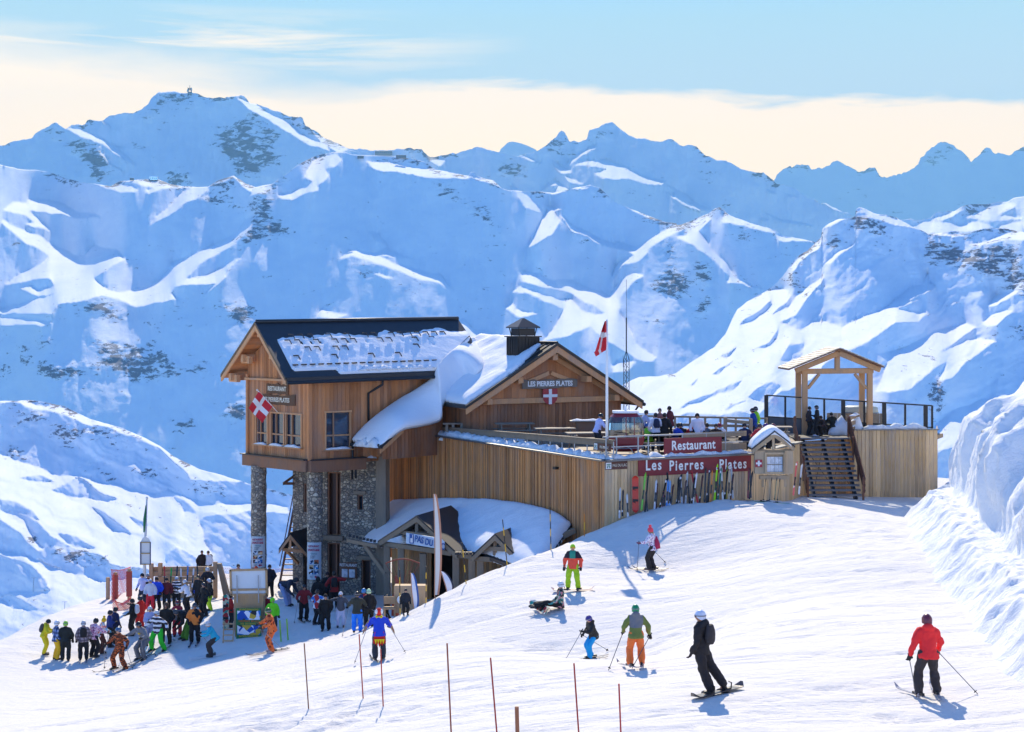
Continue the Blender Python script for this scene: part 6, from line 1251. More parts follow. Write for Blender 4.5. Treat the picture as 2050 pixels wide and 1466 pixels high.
# slanted flag on the tower
MB.K = KS
def flag_mesh(corner, ux, uz, wx, hz, nrm, wave=0.05, cross=True, taper=0.0, nx=24, nz=16):
    ux = Vector(ux).normalized(); uz = Vector(uz).normalized(); nrm = Vector(nrm).normalized(); red = MB(); wh = red
    for i in range(nx):
        for j in range(nz):
            u = (i+.5)/nx; v = (j+.5)/nz; q = red; red.cur = 1 if cross and (abs(u-.42) < .08 or abs(v-.5) < .10) else 0
            ps = []
            for a,b in ((i,j),(i+1,j),(i+1,j+1),(i,j+1)):
                uu = a/nx; vv = b/nz; ps.append(Vector(corner)+ux*(uu*wx)+uz*(vv*hz*(1-taper*uu)+taper*uu*hz*.2)+nrm*(wave*math.sin(uu*7+vv*2)))
            q.add(ps,[(0,1,2,3)])
    return red,wh
pt = P(516,782,65.2); pb = on_L(558,825,0.06)
mb = MB(); mb.tube([pb,pt],0.022,8); mb.tube([pt,pt+(pt-pb).normalized()*.06],0.04,8); o = mb.build('flag_pole', WHITE, None, smooth=True); tag(o,'thin white slanted flagstaff fixed above the tower windows','flagpole')
dpole = (pb-pt).normalized(); down = (P(490,826,pt.y/1.0)-pt).normalized()
red,wh = flag_mesh(pt+dpole*.05, dpole, (-0.50,-0.05,-0.85), 0.90, 0.85, (0.3,-0.9,0.2)); o = red.build('flag', [FLAGR,WHITE], None); tag(o,'red flag with white cross drooping from the slanted staff on the tower','flag')
MB.K = 1.0
# tall flagpole at the terrace corner
FP = P(1215,0,62.9); zt = zy(640,62.9)
mb = MB(); mb.tube([v3(FP.xy,DZ-.05),v3(FP.xy,-2.0),v3(FP.xy,zt)],[.065,.055,.035],12); o = mb.build('flag_pole', WHITE, None, smooth=True); tag(o,'tall white flagpole rising at the corner of the terrace','flagpole')
top = v3(FP.xy,zt-.06); mbr = MB(); mbw = MB()
n1,n2_ = 26,14
for i in range(n1):
    for j in range(n2_):
        v = (i+.5)/n1; u = (j+.5)/n2_; wmax = lambda t: 0.53*(0.10+0.90*t**0.9) if t < 0.86 else 0.53*(1-(t-.86)*1.3)
        ps = []
        for a,b in ((i,j),(i,j+1),(i+1,j+1),(i+1,j)):
            vv = a/n1; uu = b/n2_; ps.append(top+Vector((-wmax(vv)*uu-.035, -.14*math.sin(uu*6+vv*3)-.05*uu, -1.22*vv-0.27*uu*vv)))
        q = mbr; q.cur = 1 if (0.40 < v+0.10*u < 0.56 or 0.36 < u-0.05 < 0.60 and v > .42) else 0
        q.add(ps,[(0,1,2,3)])
o = mbr.build('flag', [FLAGR,WHITE], None); tag(o,'limp red and white cross flag hanging at the top of the tall flagpole','flag')
# radio mast behind the hall
mp = P(1254,0,82).xy; mb = MB(); zb = -9.0
for k in range(3): a = 2.1*k+.4; mb.tube([v3(mp+Vector((math.cos(a),math.sin(a)))*.17,zb),v3(mp+Vector((math.cos(a),math.sin(a)))*.17,zy(720,82)),v3(mp,zy(702,82))],.02,6)
for k in range(26):
    z = zb+.3*k; 
    if z > zy(720,82): break
    for j in range(3): a = 2.1*j+.4; b = 2.1*(j+1)+.4; mb.tube([v3(mp+Vector((math.cos(a),math.sin(a)))*.17,z),v3(mp+Vector((math.cos(b),math.sin(b)))*.17,z+.3)],.010,5)
mb.tube([v3(mp,zy(704,82)),v3(mp,zy(636,82))],.035,8); mb.tube([v3(mp,zy(636,82)),v3(mp,zy(560,82))],.012,6)
mb.tube([v3(mp-Vector((.18,0)),zy(735,82)),v3(mp-Vector((.18,0)),zy(712,82))],.012,6); o = mb.build('radio_mast', mat('mast_grey',(0.06,0.065,0.07),0.5,0.5), None); tag(o,'thin lattice radio mast behind the right end of the hall','mast')
# railing along the slatted wall
RO = (K-KL).normalized(); rn = Vector((RO.y,-RO.x)); rn = rn if rn.y < 0 else -rn
def rl(t,z,off=-0.45): p = KL.lerp(K,t)+rn*off; return v3(p,z)
t0 = 0.05; mb = MB(); N = 20; posts = MB()
rz0,rz1 = DZ+.98,DZ+.98
def rtop(t): return zy(np.interp(CX+F*(KL.lerp(K,t)+rn*-.45).x/(KL.lerp(K,t)+rn*-.45).y,[780,1215],[849,884]), (KL.lerp(K,t)+rn*-.45).y)
for i in range(N+1): t = t0+(1-t0)*i/N; mb.tube([rl(t,DZ-.05),rl(t,rtop(t)-.02)],.028,8)
for i in range(N): a = t0+(1-t0)*i/N; b = t0+(1-t0)*(i+1)/N; mb.beam(rl(a,rtop(a)-.52),rl(b,rtop(b)-.52),.05,.05)
o = mb.build('railing', GALV, None, smooth=False); tag(o,'long metal railing with timber top rail along the slatted terrace wall','railing')
mb = MB(); mb.beam(rl(t0-.01,rtop(t0)-.10),rl(1.0,rtop(1)-.10),.06,.24); mb.beam(rl(t0-.01,rtop(t0)+.04),rl(1.0,rtop(1)+.04),.16,.05); mb.build('top_rail', GREYW, o)
# railing round the corner to the kiosk
fd = (TR-K).normalized(); fn = Vector((fd.y,-fd.x))
def fr_(s,z,off=-0.30): return v3(K+fd*s+fn*off,z)
LF = (TR-K).length; mb = MB()
for s in (0.25,0.75,1.8,2.3,4.0,5.2,6.2): mb.tube([fr_(s,DZ-.05),fr_(s,DZ+.95)],.032,8)
for z in (.93,.5): mb.beam(fr_(0.1,DZ+z),fr_(LF-.2,DZ+z),.05,.05)
o = mb.build('railing', GALV, None); tag(o,'short metal railing above the long red banner','railing')
mb = MB(); mb.beam(fr_(4.0,DZ+.86),fr_(LF,DZ+.86),.05,.22); mb.beam(fr_(4.0,DZ+.3),fr_(LF,DZ+.3),.05,.3); mb.build('boards', GREYW, o)
# banners
BANR = mat('banner_red',(0.23,0.022,0.030),0.6); BW = mat('letter_white',(0.85,0.85,0.82),0.6)
def bpos(px,py,off): A = K+fn*off; s = s_on(A,fd,px); p = A+fd*s; return v3(p,zy(py,p.y))
a = bpos(1278,954,.06); b = bpos(1504,943,.06); o,d,n,c = board_sign('banner','long dark red banner with three white words above the row of skis',a,b,.72,BANR,'banner')
L_ = (b-a).length
for wd,px in (('Les',1308),('Pierres',1374),('Plates',1467)):
    q = bpos(px,932 if wd!='Plates' else 930,.075); letters(o,wd,q,d,.62 if wd=='Les' else .60,BW,bold=.013,sx=.80,space=1.25)
a = bpos(1330,909,-.22); b = bpos(1445,905,-.22); o,d,n,c = board_sign('banner','red banner with white bubble letters RESTAURANT on the terrace railing',a,b,.66,BANR,'banner'); letters(o,'Restaurant',c,d,.56,BW,bold=.012,sx=.82,space=1.10)
BRN = mat('sign_brown',(0.12,0.045,0.03),0.6); GRN = mat('lift_green',(0.03,0.20,0.12),0.6)
def pdl(a,b,h,label,s=1.0):
    o,d,n,c = board_sign('lift_sign',label,a,b,h,BRN); w_ = (Vector(b)-Vector(a)).length
    mb = MB(); q = c-v3(d*(w_*.36),0)+v3(n*.008,0); mb.box(q,(h*.78,.012,h*.80),frame2(d)); mb.build('lift_emblem', WHITE, o)
    mb = MB(); mb.box(q+v3(n*.01,h*.16),(h*.56,.012,h*.10),frame2(d)); mb.box(q+v3(n*.01,-h*.02),(h*.40,.012,h*.10),frame2(d))
    for sx in (-1,1): mb.box(q+v3(n*.01+Vector(d)*sx*h*.16,-h*.20),(h*.12,.012,h*.22),frame2(d)); 
    mb.build('lift_emblem', GRN, o); letters(o,'PAS DU LAC',c,d,h*.50,CREAM,dx=w_*.15,sx=.78)
pdl(bpos(1212,941,.05),bpos(1256,939,.05),.33,'brown sign with green lift symbol on the terrace corner wall')
p_a = rl(.935,rtop(.935)-.42,-.36); p_b = rl(.995,rtop(.995)-.42,-.36); pdl(p_a,p_b,.32,'small brown lift sign hung on the terrace railing')
# little red cabin of an old lift
CB = P(1252,0,64.6); cbx,cby = CB.x,CB.y; zc = DZ+.16
def cabin():
    root = empty('gondola_cabin',(cbx,cby,DZ)); tag(root,'old dark red gondola cabin with curved windows standing on the terrace corner','cabin'); red = mat('cabin_red',(0.22,0.02,0.03),0.3,noise=.1)
    W2,D2,Hh = .80,.62,1.72; lv = []
    prof = [(0,.52),(.10,.80),(.35,.95),(.62,1.0),(.95,1.0),(1.25,.97),(1.50,.84),(1.66,.60),(1.72,.30)]
    def ring(z,k,n=32):
        r_ = []
        for i in range(n):
            t = 2*math.pi*i/n; c_,s_ = math.cos(t),math.sin(t); e = 0.45; r_.append(Vector((cbx+W2*k*math.copysign(abs(c_)**e,c_), cby+D2*k*math.copysign(abs(s_)**e,s_), zc+z)))
        return r_
    rings = [ring(z,k) for z,k in prof]; n = 32; shell = MB(); glass = MB()
    for i in range(len(rings)-1):
        for j in range(n):
            t = 2*math.pi*(j+.5)/n; front = -math.sin(t) > .40 and abs(math.cos(t)) < .97; side = abs(math.cos(t)) > .93 and abs(math.sin(t)) < .36
            win = 3 <= i <= 5 and (front or side or math.sin(t) > .5)
            q = [rings[i][j],rings[i][(j+1)%n],rings[i+1][(j+1)%n],rings[i+1][j]]; (glass if win else shell).add(q,[(0,1,2,3)])
    shell.add(rings[0],[tuple(range(n))]); shell.add(rings[-1],[tuple(range(n))]); shell.build('cabin_shell', red, root, smooth=True); glass.build('cabin_window', clear_glass('cabin_glass',(0.55,0.56,0.50),0.10), root, smooth=True)
    f = MB()
    for sx in (-.02,.33): f.box((cbx+sx,cby-D2*1.0,zc+1.05),(.035,.03,.86))
    f.box((cbx,cby-D2*1.01,zc+.60),(1.35,.03,.05)); f.build('window_frame', red, root)
    s = MB(); s.box((cbx,cby+.25,zc+.45),(1.2,.35,.1)); s.build('bench', GREYM, root)
    r = MB(); r.tube([(cbx-.1+.38*math.cos(a_/12*math.pi),cby-.72,zc-.08+.34*math.sin(a_/12*math.pi)) for a_ in range(13)],.02,6); r.tube([(cbx-.55,cby-.72,zc-.08),(cbx+.7,cby-.72,zc-.08)],.02,6); r.tube([(cbx-.55,cby-.70,zc+.16),(cbx+.75,cby-.70,zc+.2)],.02,6); r.build('ski_basket', GALV, root)
    s = MB(); vs_ = [Vector((p.x,p.y,zc+1.74+.05*math.sin(k_*2.2))) for k_,p in enumerate(ring(0,.66))]; s.prism([Vector((p.x,p.y,zc+1.66)) for p in ring(0,.70)],(0,0,.09)); s.tube([(cbx,cby,zc+1.7),(cbx,cby,zc+1.95)],.05,8); s.build('roof_snow', CSNOW, root, smooth=False)
cabin()
# terrace furniture
TBL = wood('table_grey',(0.10,0.08,0.06),(0.34,0.28,0.22)); 
def picnic(x,y,rz,label=None,snow=False,group='picnic tables on the terrace'):
    root = empty('picnic_table',(x,y,DZ),rz); tag(root,label,'table',group)
    R = rotz(rz); T0 = Matrix.Translation((x,y,DZ)).to_4x4()@R.to_4x4(); tr = lambda p: T0@Vector(p)
    m = MB()
    for k in range(5): m.box(tr((0,-.34+k*.17,.74)),(1.9,.15,.045),R)
    m.build('table_top', TBL, root)
    for sg in (1,-1):
        m = MB(); m.box(tr((0,sg*.70,.44)),(1.9,.13,.045),R); m.box(tr((0,sg*.84,.44)),(1.9,.13,.045),R); m.build('bench_seat', TBL, root)
    for sx in (-.7,.7):
        m = MB(); m.beam(tr((sx,-.28,.72)),tr((sx,-.62,0)),.06,.1); m.beam(tr((sx,.28,.72)),tr((sx,.62,0)),.06,.1); m.beam(tr((sx,-.85,.40)),tr((sx,.85,.40)),.06,.09); m.build('leg_frame', TBL, root)
    if snow: m = MB(); snow_strip(m,[tr((-.85,0,.76)),tr((.85,0,.76))],.7,.10,seed=int(x*9)); m.build('table_snow', CSNOW, root, smooth=True)
tl = ['slatted picnic table beside the red cabin on the terrace','snowy picnic table behind the railing under the hall gable','picnic table in front of the hall wall, nearest the tower','picnic table between cabin and Restaurant banner','picnic table behind the Restaurant banner','picnic table behind the banner, nearest the ski rack','picnic table at the feet of the standing terrace group','picnic table where the white jacket with black helmet stands','picnic table in front of the glass balustrade','picnic table right of the ski rack near the kiosk roof']
for (px,Y,sn),lb in zip(((1175,67.5,0),(1110,70.5,0),(1030,74,0),(1300,66.2,0),(1350,66.6,0),(1420,66.2,0),(1335,70,0),(1390,69.5,0),(1545,71.5,0),(1480,67.2,0)),tl): picnic((px-CX)/F*Y,Y,0.15 if px<1200 else -0.05,lb,bool(sn))
for px,Y,lb in ((1085,68.6,'dark bottle and glasses on the snowy table by the railing'),): pass
# leftover drift with a half buried bench by the hall corner
MB.K = KH
mb = MB(); p = P(905,866,71.6); mb.beam(p+Vector((-.45,0,.42)),p+Vector((.75,.2,.42)),.35,.07); 
for sx in (-.25,.05,.45): mb.beam(p+Vector((sx,0.05,-.2)),p+Vector((sx,.05,.40)),.12,.16)
o = mb.build('garden_table', TBL, None); tag(o,'weathered wooden table half buried in drift at the hall corner','table')
mb = MB(); snow_strip(mb,[P(888,880,72.0),P(934,884,71.6)],1.2,.55,seed=5,amp=.1,n=10); snow_strip(mb,[P(985,888,70.0),P(1055,893,69.3)],1.1,.34,seed=6,amp=.1,n=10); o = mb.build('swept_snow', RSNOW, None, smooth=True); tag(o,kind='structure')
MB.K = 1.0
# bar counter / deck box by the hall wall
mb = MB(); p = P(1195,0,71.5); mb.box((p.x-.2,p.y,DZ+.5),(1.6,.5,1.0)); o = mb.build('bar_counter', WBAND, None, bevel=.02); tag(o,'dark wooden bar counter by the right end of the hall wall','counter')
mb = MB(); mb.box((p.x-.35,p.y-.05,DZ+1.03),(1.9,.7,.05)); mb.build('counter_top', GREYM, o)
mb = MB(); snow_strip(mb,[(p.x-1.2,p.y-.05,DZ+1.05),(p.x+.3,p.y-.05,DZ+1.05)],.5,.08,seed=12); mb.build('counter_snow', CSNOW, o, smooth=True)
# timber rail at the back of the terrace
RAILW = wood('rail_timber',(0.16,0.10,0.06),(0.48,0.33,0.20)); mb = MB(); A_ = P(1262,0,75.6).xy; B_ = P(1535,0,73.4).xy; n = 9
for z in (1.02,.62,.25): mb.beam(v3(A_,DZ+z),v3(B_,DZ+z),.05,.13 if z<1 else .09)
o = mb.build('timber_railing', RAILW, None); tag(o,'weathered timber railing along the far side of the terrace','railing')
for i in range(n+1): m = MB(); q = A_.lerp(B_,i/n); m.beam(v3(q,DZ),v3(q,DZ+1.05),.10,.10,up=(0,1,0)); m.build('post', RAILW, o)
# ski rack with skis on the terrace
rk = MB(); a = P(1452,0,70.6); b = P(1503,0,69.6)
for q in (a,b): rk.beam(v3(q.xy,DZ),v3(q.xy,DZ+1.25),.16,.16,up=(0,1,0))
rk.beam(v3(a.xy,DZ+1.1),v3(b.xy,DZ+1.05),.10,.16); rk.beam(v3(a.xy,DZ+.3),v3(b.xy,DZ+.3),.10,.12); o = rk.build('ski_rack', RAILW, None, bevel=.01); tag(o,'timber rack full of skis in the middle of the terrace','ski rack')
def leaning(px,pyb,pyt,c,label,dx=0.0,Y=None,c2=None,group=None,w=.085,tilt=.16):
    # a ski standing on its tail against a wall
    base = Vector(((px-CX)/F*Y,Y,zy(pyb,Y))); L = (pyb-pyt)/F*Y*1.03; mb = ski_mesh(L,w); o = child('ski', mb, ski_mat(c,c2), None, False); d = Vector((dx*L*.25,tilt*L,L)).normalized(); x = d.cross(Vector((0,-1,0))).normalized(); z = x.cross(d)
    M = Matrix((x,d,z)).transposed().to_4x4(); o.matrix_world = Matrix.Translation(base+d*(.42*L))@M; tag(o,label,'ski',group); ski_parts(o); return o
SK = 'skis parked upright against the terrace wall'
def wallY(px): A = K+fn*.30; s = s_on(A,fd,px); return (A+fd*s).y-.25
rows = [(1240,1038,978,'b8bcc0','w','white ski below the brown lift sign, left one'),(1246,1034,982,'30343c',0,'dark ski right beside the first white one, below the brown sign'),(1257,1036,990,'c8ccd0',0,'short pale ski on its own left of the red snowboard'),
 (1284,1022,948,'70c030',.2,'lime green tipped ski leaning over the L of the long banner'),(1291,1026,952,'24262c',.3,'black ski beside the lime green tip under the letter e'),(1296,1024,985,'40444c',-.2,'short grey ski below the last letter of the first word'),(1310,1020,962,'c8ccd4',.1,'white ski just left of the long black one'),(1318,1028,956,'141418',.5,'long plain black ski tilted to the right under the banner'),
 (1326,1018,985,'b03c5c',.1,'small raspberry pink ski right of the long black one'),(1334,1016,962,'5090d8',.1,'blue and white ski below the P of the second word, left twin'),(1339,1018,964,'88b4e0',.2,'pale blue ski touching the blue and white one'),(1345,1020,946,'1c1e24',-.2,'dark ski under the first letters of the second word'),(1352,1022,950,'24282e',.35,'dark ski crossing its neighbour under the i of the second word'),
 (1358,1024,952,'3c4048',.1,'charcoal ski under the letter e of the second word'),(1365,1008,955,'a8acb4',0,'silver ski below the first r of the second word'),(1372,1010,946,'b0b8bc',.1,'silver and black ski below the second r of the second word'),(1381,1012,948,'2a2c34',-.1,'black ski with white binding below the last e of the second word'),(1386,1014,948,'e8e8ec',.25,'bright white ski below the s of the second word'),
 (1397,1008,944,'c03038',-.35,'red and white ski leaning left in the gap between the words'),(1410,1006,938,'202226',.05,'black ski in the gap before the third word, left one'),(1414,1007,940,'383c42',.2,'dark grey ski touching the black one before the third word'),(1422,1006,944,'d8842c',.1,'orange ski just before the P of the third word'),(1430,1004,931,'a0e020',.15,'acid green ski reaching over the P of the third word'),
 (1436,1010,938,'207060',.2,'dark teal ski with green tail under the l of the third word'),(1447,1000,936,'e0e0dc',.0,'white ski under the a of the third word'),(1453,1002,934,'8a8430',.2,'olive ski under the t of the third word'),(1459,1000,942,'c8b89c',.15,'beige ski under the e of the third word'),(1467,998,938,'b4b8bc',.0,'silver ski under the s of the third word'),
 (1497,998,938,'7c2c34',.2,'maroon ski at the right end of the banner'),(1503,997,940,'384450',.05,'slate ski at the right end of the banner next to the maroon one')]
rows += [(r_[0]+3,r_[1]+2,r_[2]+7,('1c1e22','2c3038','4a2c2c','243444')[i_%4],.22,'dark ski paired with the '+' '.join(r_[5].split()[:9])) for i_,r_ in enumerate(rows) if i_%2 == 0 and i_ > 4]
for px,pb,pt_,c,dx,lb in rows:
    dx = (0 if dx == 'w' else dx)*1.8+(-.12 if px%2 else .15); Yw = wallY(px)-.30; leaning(px,min(pb,1200),pt_,c,lb,dx,Yw,c2=('1a1a1c' if px%2 else 'e4e4e8') if px%3 else None,group=SK)
g_ = v3(Vector(((1272-CX)/F*62.25,62.25)),zy(1026,62.25)); make_board(g_+Vector((0,0,.76)),0.0,'d83820','bright red snowboard standing between the skis under the letter L',tilt=5,stand=True)
g2 = bpos(1497,0,.9)
for px,pb,pt_,c,dx,lb in ((1588,992,925,'d86868',.45,'red and white ski leaning on the right side of the notice kiosk'),(1599,990,930,'c8ccd4',.45,'pale lilac ski leaning right of the red one by the stairs')): leaning(px,pb,pt_,c,lb,dx,64.6,c2='f0f0f2',tilt=.05)
for px,pb,pt_,c,lb in ((1529,1003,962,'2a2c30','black ski pole stuck in the snow before the kiosk'),(1541,1004,960,'4a3c34','brownish ski pole stuck beside the kiosk post'),(1551,1002,960,'20907c','teal ski pole right of the kiosk post'),(1557,1003,962,'3c5c58','dark green ski pole furthest right before the kiosk')):
    make_pole(P(px+4,pt_,63.4),P(px-1,pb,62.9),c,lb)
for k,(px,py,c,lb) in enumerate(((1530,1006,'24282c','black ski lying flat in front of the kiosk'),(1548,1008,'4a8c5c','green tipped ski lying flat beside the black one'))): g = hit(px,py); make_ski(g,math.radians(75+10*k),1.6,c,lb)
# notice kiosk
kx = P(1549,0,64.2); KW = GREYW; OLDW = wood('kiosk_timber',(0.20,0.13,0.07),(0.60,0.44,0.27))
root = empty('notice_kiosk',(kx.x,64.2,gz1(kx.x,64.2))); tag(root,'small timber notice board kiosk with snow covered gable roof beside the stairs','kiosk')
def kp(px,py,Y=64.2): return P(px,py,Y)
mb = MB(); mb.prism([kp(1511,948),kp(1588,948),kp(1588,900),kp(1511,900)],(0,.25,0)); mb.build('board_body', OLDW, root)
for pl,pr_ in ((1511,1532),(1571,1588)): mb = MB(); mb.prism([kp(pl,949,64.1),kp(pr_,949,64.1),kp(pr_,902,64.1),kp(pl,902,64.1)],(0,.08,0)); mb.build('shutter', OLDW, root, bevel=.01)
mb = MB(); 
for a_,b_ in (((1532,947),(1571,947)),((1532,908),(1571,908))): mb.beam(kp(*a_,64.08),kp(*b_,64.08),.08,.09)
for a_,b_ in (((1533,949),(1533,906)),((1570,949),(1570,906))): mb.beam(kp(*a_,64.06),kp(*b_,64.06),.08,.09,up=(1,0,0))
mb.build('frame', OLDW, root, bevel=.005)
PAPER = pattern('paper','print',['e4e6ea','d8dade','c8ccd0','e8e8e4'],6)
mb = MB(); 
for i in range(4):
    for j in range(2): mb.box(kp(1538+i*8.2,938-j*16,64.15),(.165,.015,.31))
mb.build('notices', PAPER, root)
mb = MB(); mb.box(kp(1519,928,64.04),(.08,.02,.24)); mb.box(kp(1519,928,64.042),(.24,.02,.08)); mb.build('white_cross', WHITE, root)
mb = MB(); mb.box(kp(1519,928,64.055),(.30,.02,.32)); mb.build('red_field', mat('shield_red',(0.4,.03,.04)), root)
mb = MB(); mb.beam(kp(1520,956,64.3),kp(1578,956,64.3),.2,.16); 
for px in (1527,1541,1572): mb.beam(kp(px,956,64.35),kp(px,975 if px!=1541 else 1000,64.35),.09,.09,up=(0,1,0))
mb.build('posts', OLDW, root)
mb = MB(); a,b,c = kp(1505,898,63.9),kp(1551,862,63.8),kp(1592,893,63.9); mb.prism([a,b,b+Vector((0,1.1,0)),a+Vector((0,1.1,0))],(0,0,-.07)); mb.prism([b,c,c+Vector((0,1.1,0)),b+Vector((0,1.1,0))],(0,0,-.07)); r = mb.build('roof', DARKM, root)
mb = MB(); mb.prism([a-Vector((0,-.05,.08)),b-Vector((0,-.05,.08)),b-Vector((0,-.05,.30)),a-Vector((-.05,-.05,.22))],(0,.10,0)); mb.prism([b-Vector((0,-.05,.08)),c-Vector((0,-.05,.08)),c-Vector((.05,-.05,.22)),b-Vector((0,-.05,.30))],(0,.10,0)); mb.beam(kp(1548,872,64.0),kp(1548,900,64.0),.1,.1,up=(0,1,0)); mb.build('barge_board', OLDW, r)
xy_surface([(a.x,a.y+.03),(b.x,b.y+.03),(c.x-.15,c.y+.03),(c.x-.15,c.y+1.1),(b.x,b.y+1.2),(a.x,a.y+1.1)],[(a.x-.1,a.y,a.z+.20),(a.x,a.y+1.1,a.z+.25),(b.x,b.y,b.z+.14),(b.x,b.y+1.1,b.z+.18),(c.x,c.y,c.z+.14),(c.x,c.y+1.1,c.z+.18),((a.x+b.x)/2,a.y+.5,(a.z+b.z)/2+.30),((b.x+c.x)/2,a.y+.5,(b.z+c.z)/2+.24)],.09,.20,'roof_snow',RSNOW,root,lump=.02,edge=.2)
# stairs
TRD = mat('tread_steel',(0.17,0.17,0.18),0.6,0.2); ST = mat('stair_steel',(0.035,0.036,0.04),0.45,0.5); YT,YB = 74.6,71.6
root = empty('outdoor_stairs',(P(1655,0,73).x,73,-8.6)); tag(root,'open dark metal stairs with timber handrails climbing to the terrace','stairs')
xl,xr = P(1608,0,73).x, P(1712,0,73).x; zb = gz1((xl+xr)/2,YB)-.05; n = 13
for k in range(n):
    t = (k+.5)/n; m = MB(); m.box(((xl+xr)/2,YB+(YT-YB)*t,zb+(DZ-zb)*(k+1)/n-.03),(xr-xl,.24,.09)); m.build('tread', TRD, root)
for x in (xl+.28,(xl+xr)/2,xr-.28): m = MB(); m.beam((x,YB,zb-.05),(x,YT,DZ-.15),.14,.26); m.build('stringer', BLACK, root)
m = MB(); 
for a_,b_ in ((.15,.5),(.5,.15),(.5,.85),(.85,.5)):
    m.tube([(xl+(xr-xl)*a_,YB+.5,zb+.5),(xl+(xr-xl)*b_,YT,DZ-.5)],.014,6)
m.build_each('cross_brace', ST, root)
HR2 = wood('handrail_brown',(0.07,0.025,0.015),(0.22,0.09,0.05))
for sg,x in ((-1,xl-.12),(1,xr+.12)):
    m = MB()
    for dz in (.35,.62,.92): m.beam((x,YB-.1,zb+dz),(x,YT+.2,DZ+dz+.05),.05,.17)
    for t in (0,.33,.66,1): y = YB-.05+(YT-YB+.2)*t; z = zb+(DZ-zb)*t; m.beam((x-.06*sg,y,z-.15),(x-.06*sg,y,z+1.05),.09,.09,up=(0,1,0))
    m.build('handrail', HR2, root)
m = MB(); m.box(((xl+xr)/2,YT+.9,DZ-.05),(xr-xl+.4,1.7,.1)); m.build('landing', GREYW, root)
m = MB(); snow_strip(m,[(xr+.25,YT+.2,DZ+1.05),(xr+.9,YT+1.8,DZ+1.05)],.3,.08,seed=8); m.build('rail_snow', CSNOW, root, smooth=True)
m = MB()
for z in (.35,.65,.95): m.beam((xr+.12,YT+.25,DZ+z),(xr+1.0,YT+2.2,DZ+z),.05,.2)
m.beam((xr+1.0,YT+2.2,DZ),(xr+1.0,YT+2.2,DZ+1.05),.1,.1,up=(0,1,0)); m.build('side_railing', RAILW, root)
# timber pavilion over the stair head
PV = wood('pavilion_timber',(0.24,0.105,0.04),(0.66,0.36,0.16)); root = empty('timber_pavilion',(P(1675,0,75).x,75,DZ)); tag(root,'open timber frame canopy with gabled shingle roof above the stair head','pavilion')
Y1 = 76.6; pl,pr_ = P(1611,0,Y1),P(1741,0,Y1)
for q in (pl,pr_):
    for dy in (0,1.7): m = MB(); m.beam(v3(q.xy+Vector((0,dy)),DZ-.1),v3(q.xy+Vector((0,dy)),zy(745,Y1)),.27,.27,up=(0,1,0)); m.build('post', PV, root, bevel=.02)
m = MB(); m.beam(P(1604,744,Y1-.02),P(1748,742,Y1-.02),.24,.27); m.build('tie_beam', PV, root, bevel=.02)
m = MB(); m.beam(P(1604,744,Y1+1.7),P(1748,742,Y1+1.7),.24,.27); m.build('tie_beam', PV, root, bevel=.02)
for dy in (-.30,1.75):
    for a_,b_ in (((1592,743),(1679,707)),((1679,707),(1762,741))): m = MB(); m.beam(P(a_[0],a_[1],Y1+dy),P(b_[0],b_[1],Y1+dy),.20,.26); m.build('rafter', PV, root, bevel=.02)
m = MB(); m.beam(P(1676,742,Y1-.05),P(1676,712,Y1-.05),.25,.25,up=(0,1,0)); m.build('king_post', PV, root, bevel=.02)
for a_,b_ in (((1617,778),(1640,749)),((1735,778),(1711,749))): m = MB(); m.beam(P(*a_,Y1),P(*b_,Y1),.14,.20,up=(0,1,0)); m.build('knee_brace', PV, root, bevel=.015)
SHG = wood('shingles',(0.45,0.36,0.24),(0.85,0.74,0.56)); dep = 3.1
ap = P(1682,696,Y1-.75); le_ = P(1579,738,Y1-.75); re_ = P(1771,733,Y1-.75); bk_ = Vector((0,dep,0))
for e,nm in ((le_,0),(re_,1)):
    m = MB(); kk = 13
    for i in range(kk):
        a_ = ap.lerp(e,i/kk); b_ = ap.lerp(e,(i+1.15)/kk); up_ = Vector((0,0,.03)); 
        for j in range(9): f0,f1 = j/9,(j+.93)/9; m.prism([a_+bk_*f0,b_+bk_*f0+up_,b_+bk_*f1+up_,a_+bk_*f1],(0,0,-.035))
    m.build('roof', SHG, root)
    m = MB(); m.prism([ap+Vector((0,0,-.04)),e+Vector((0,0,-.04)),e+Vector((0,0,-.04))+bk_,ap+Vector((0,0,-.04))+bk_],(0,0,-.05)); m.build('roof_deck', WBAND, root)
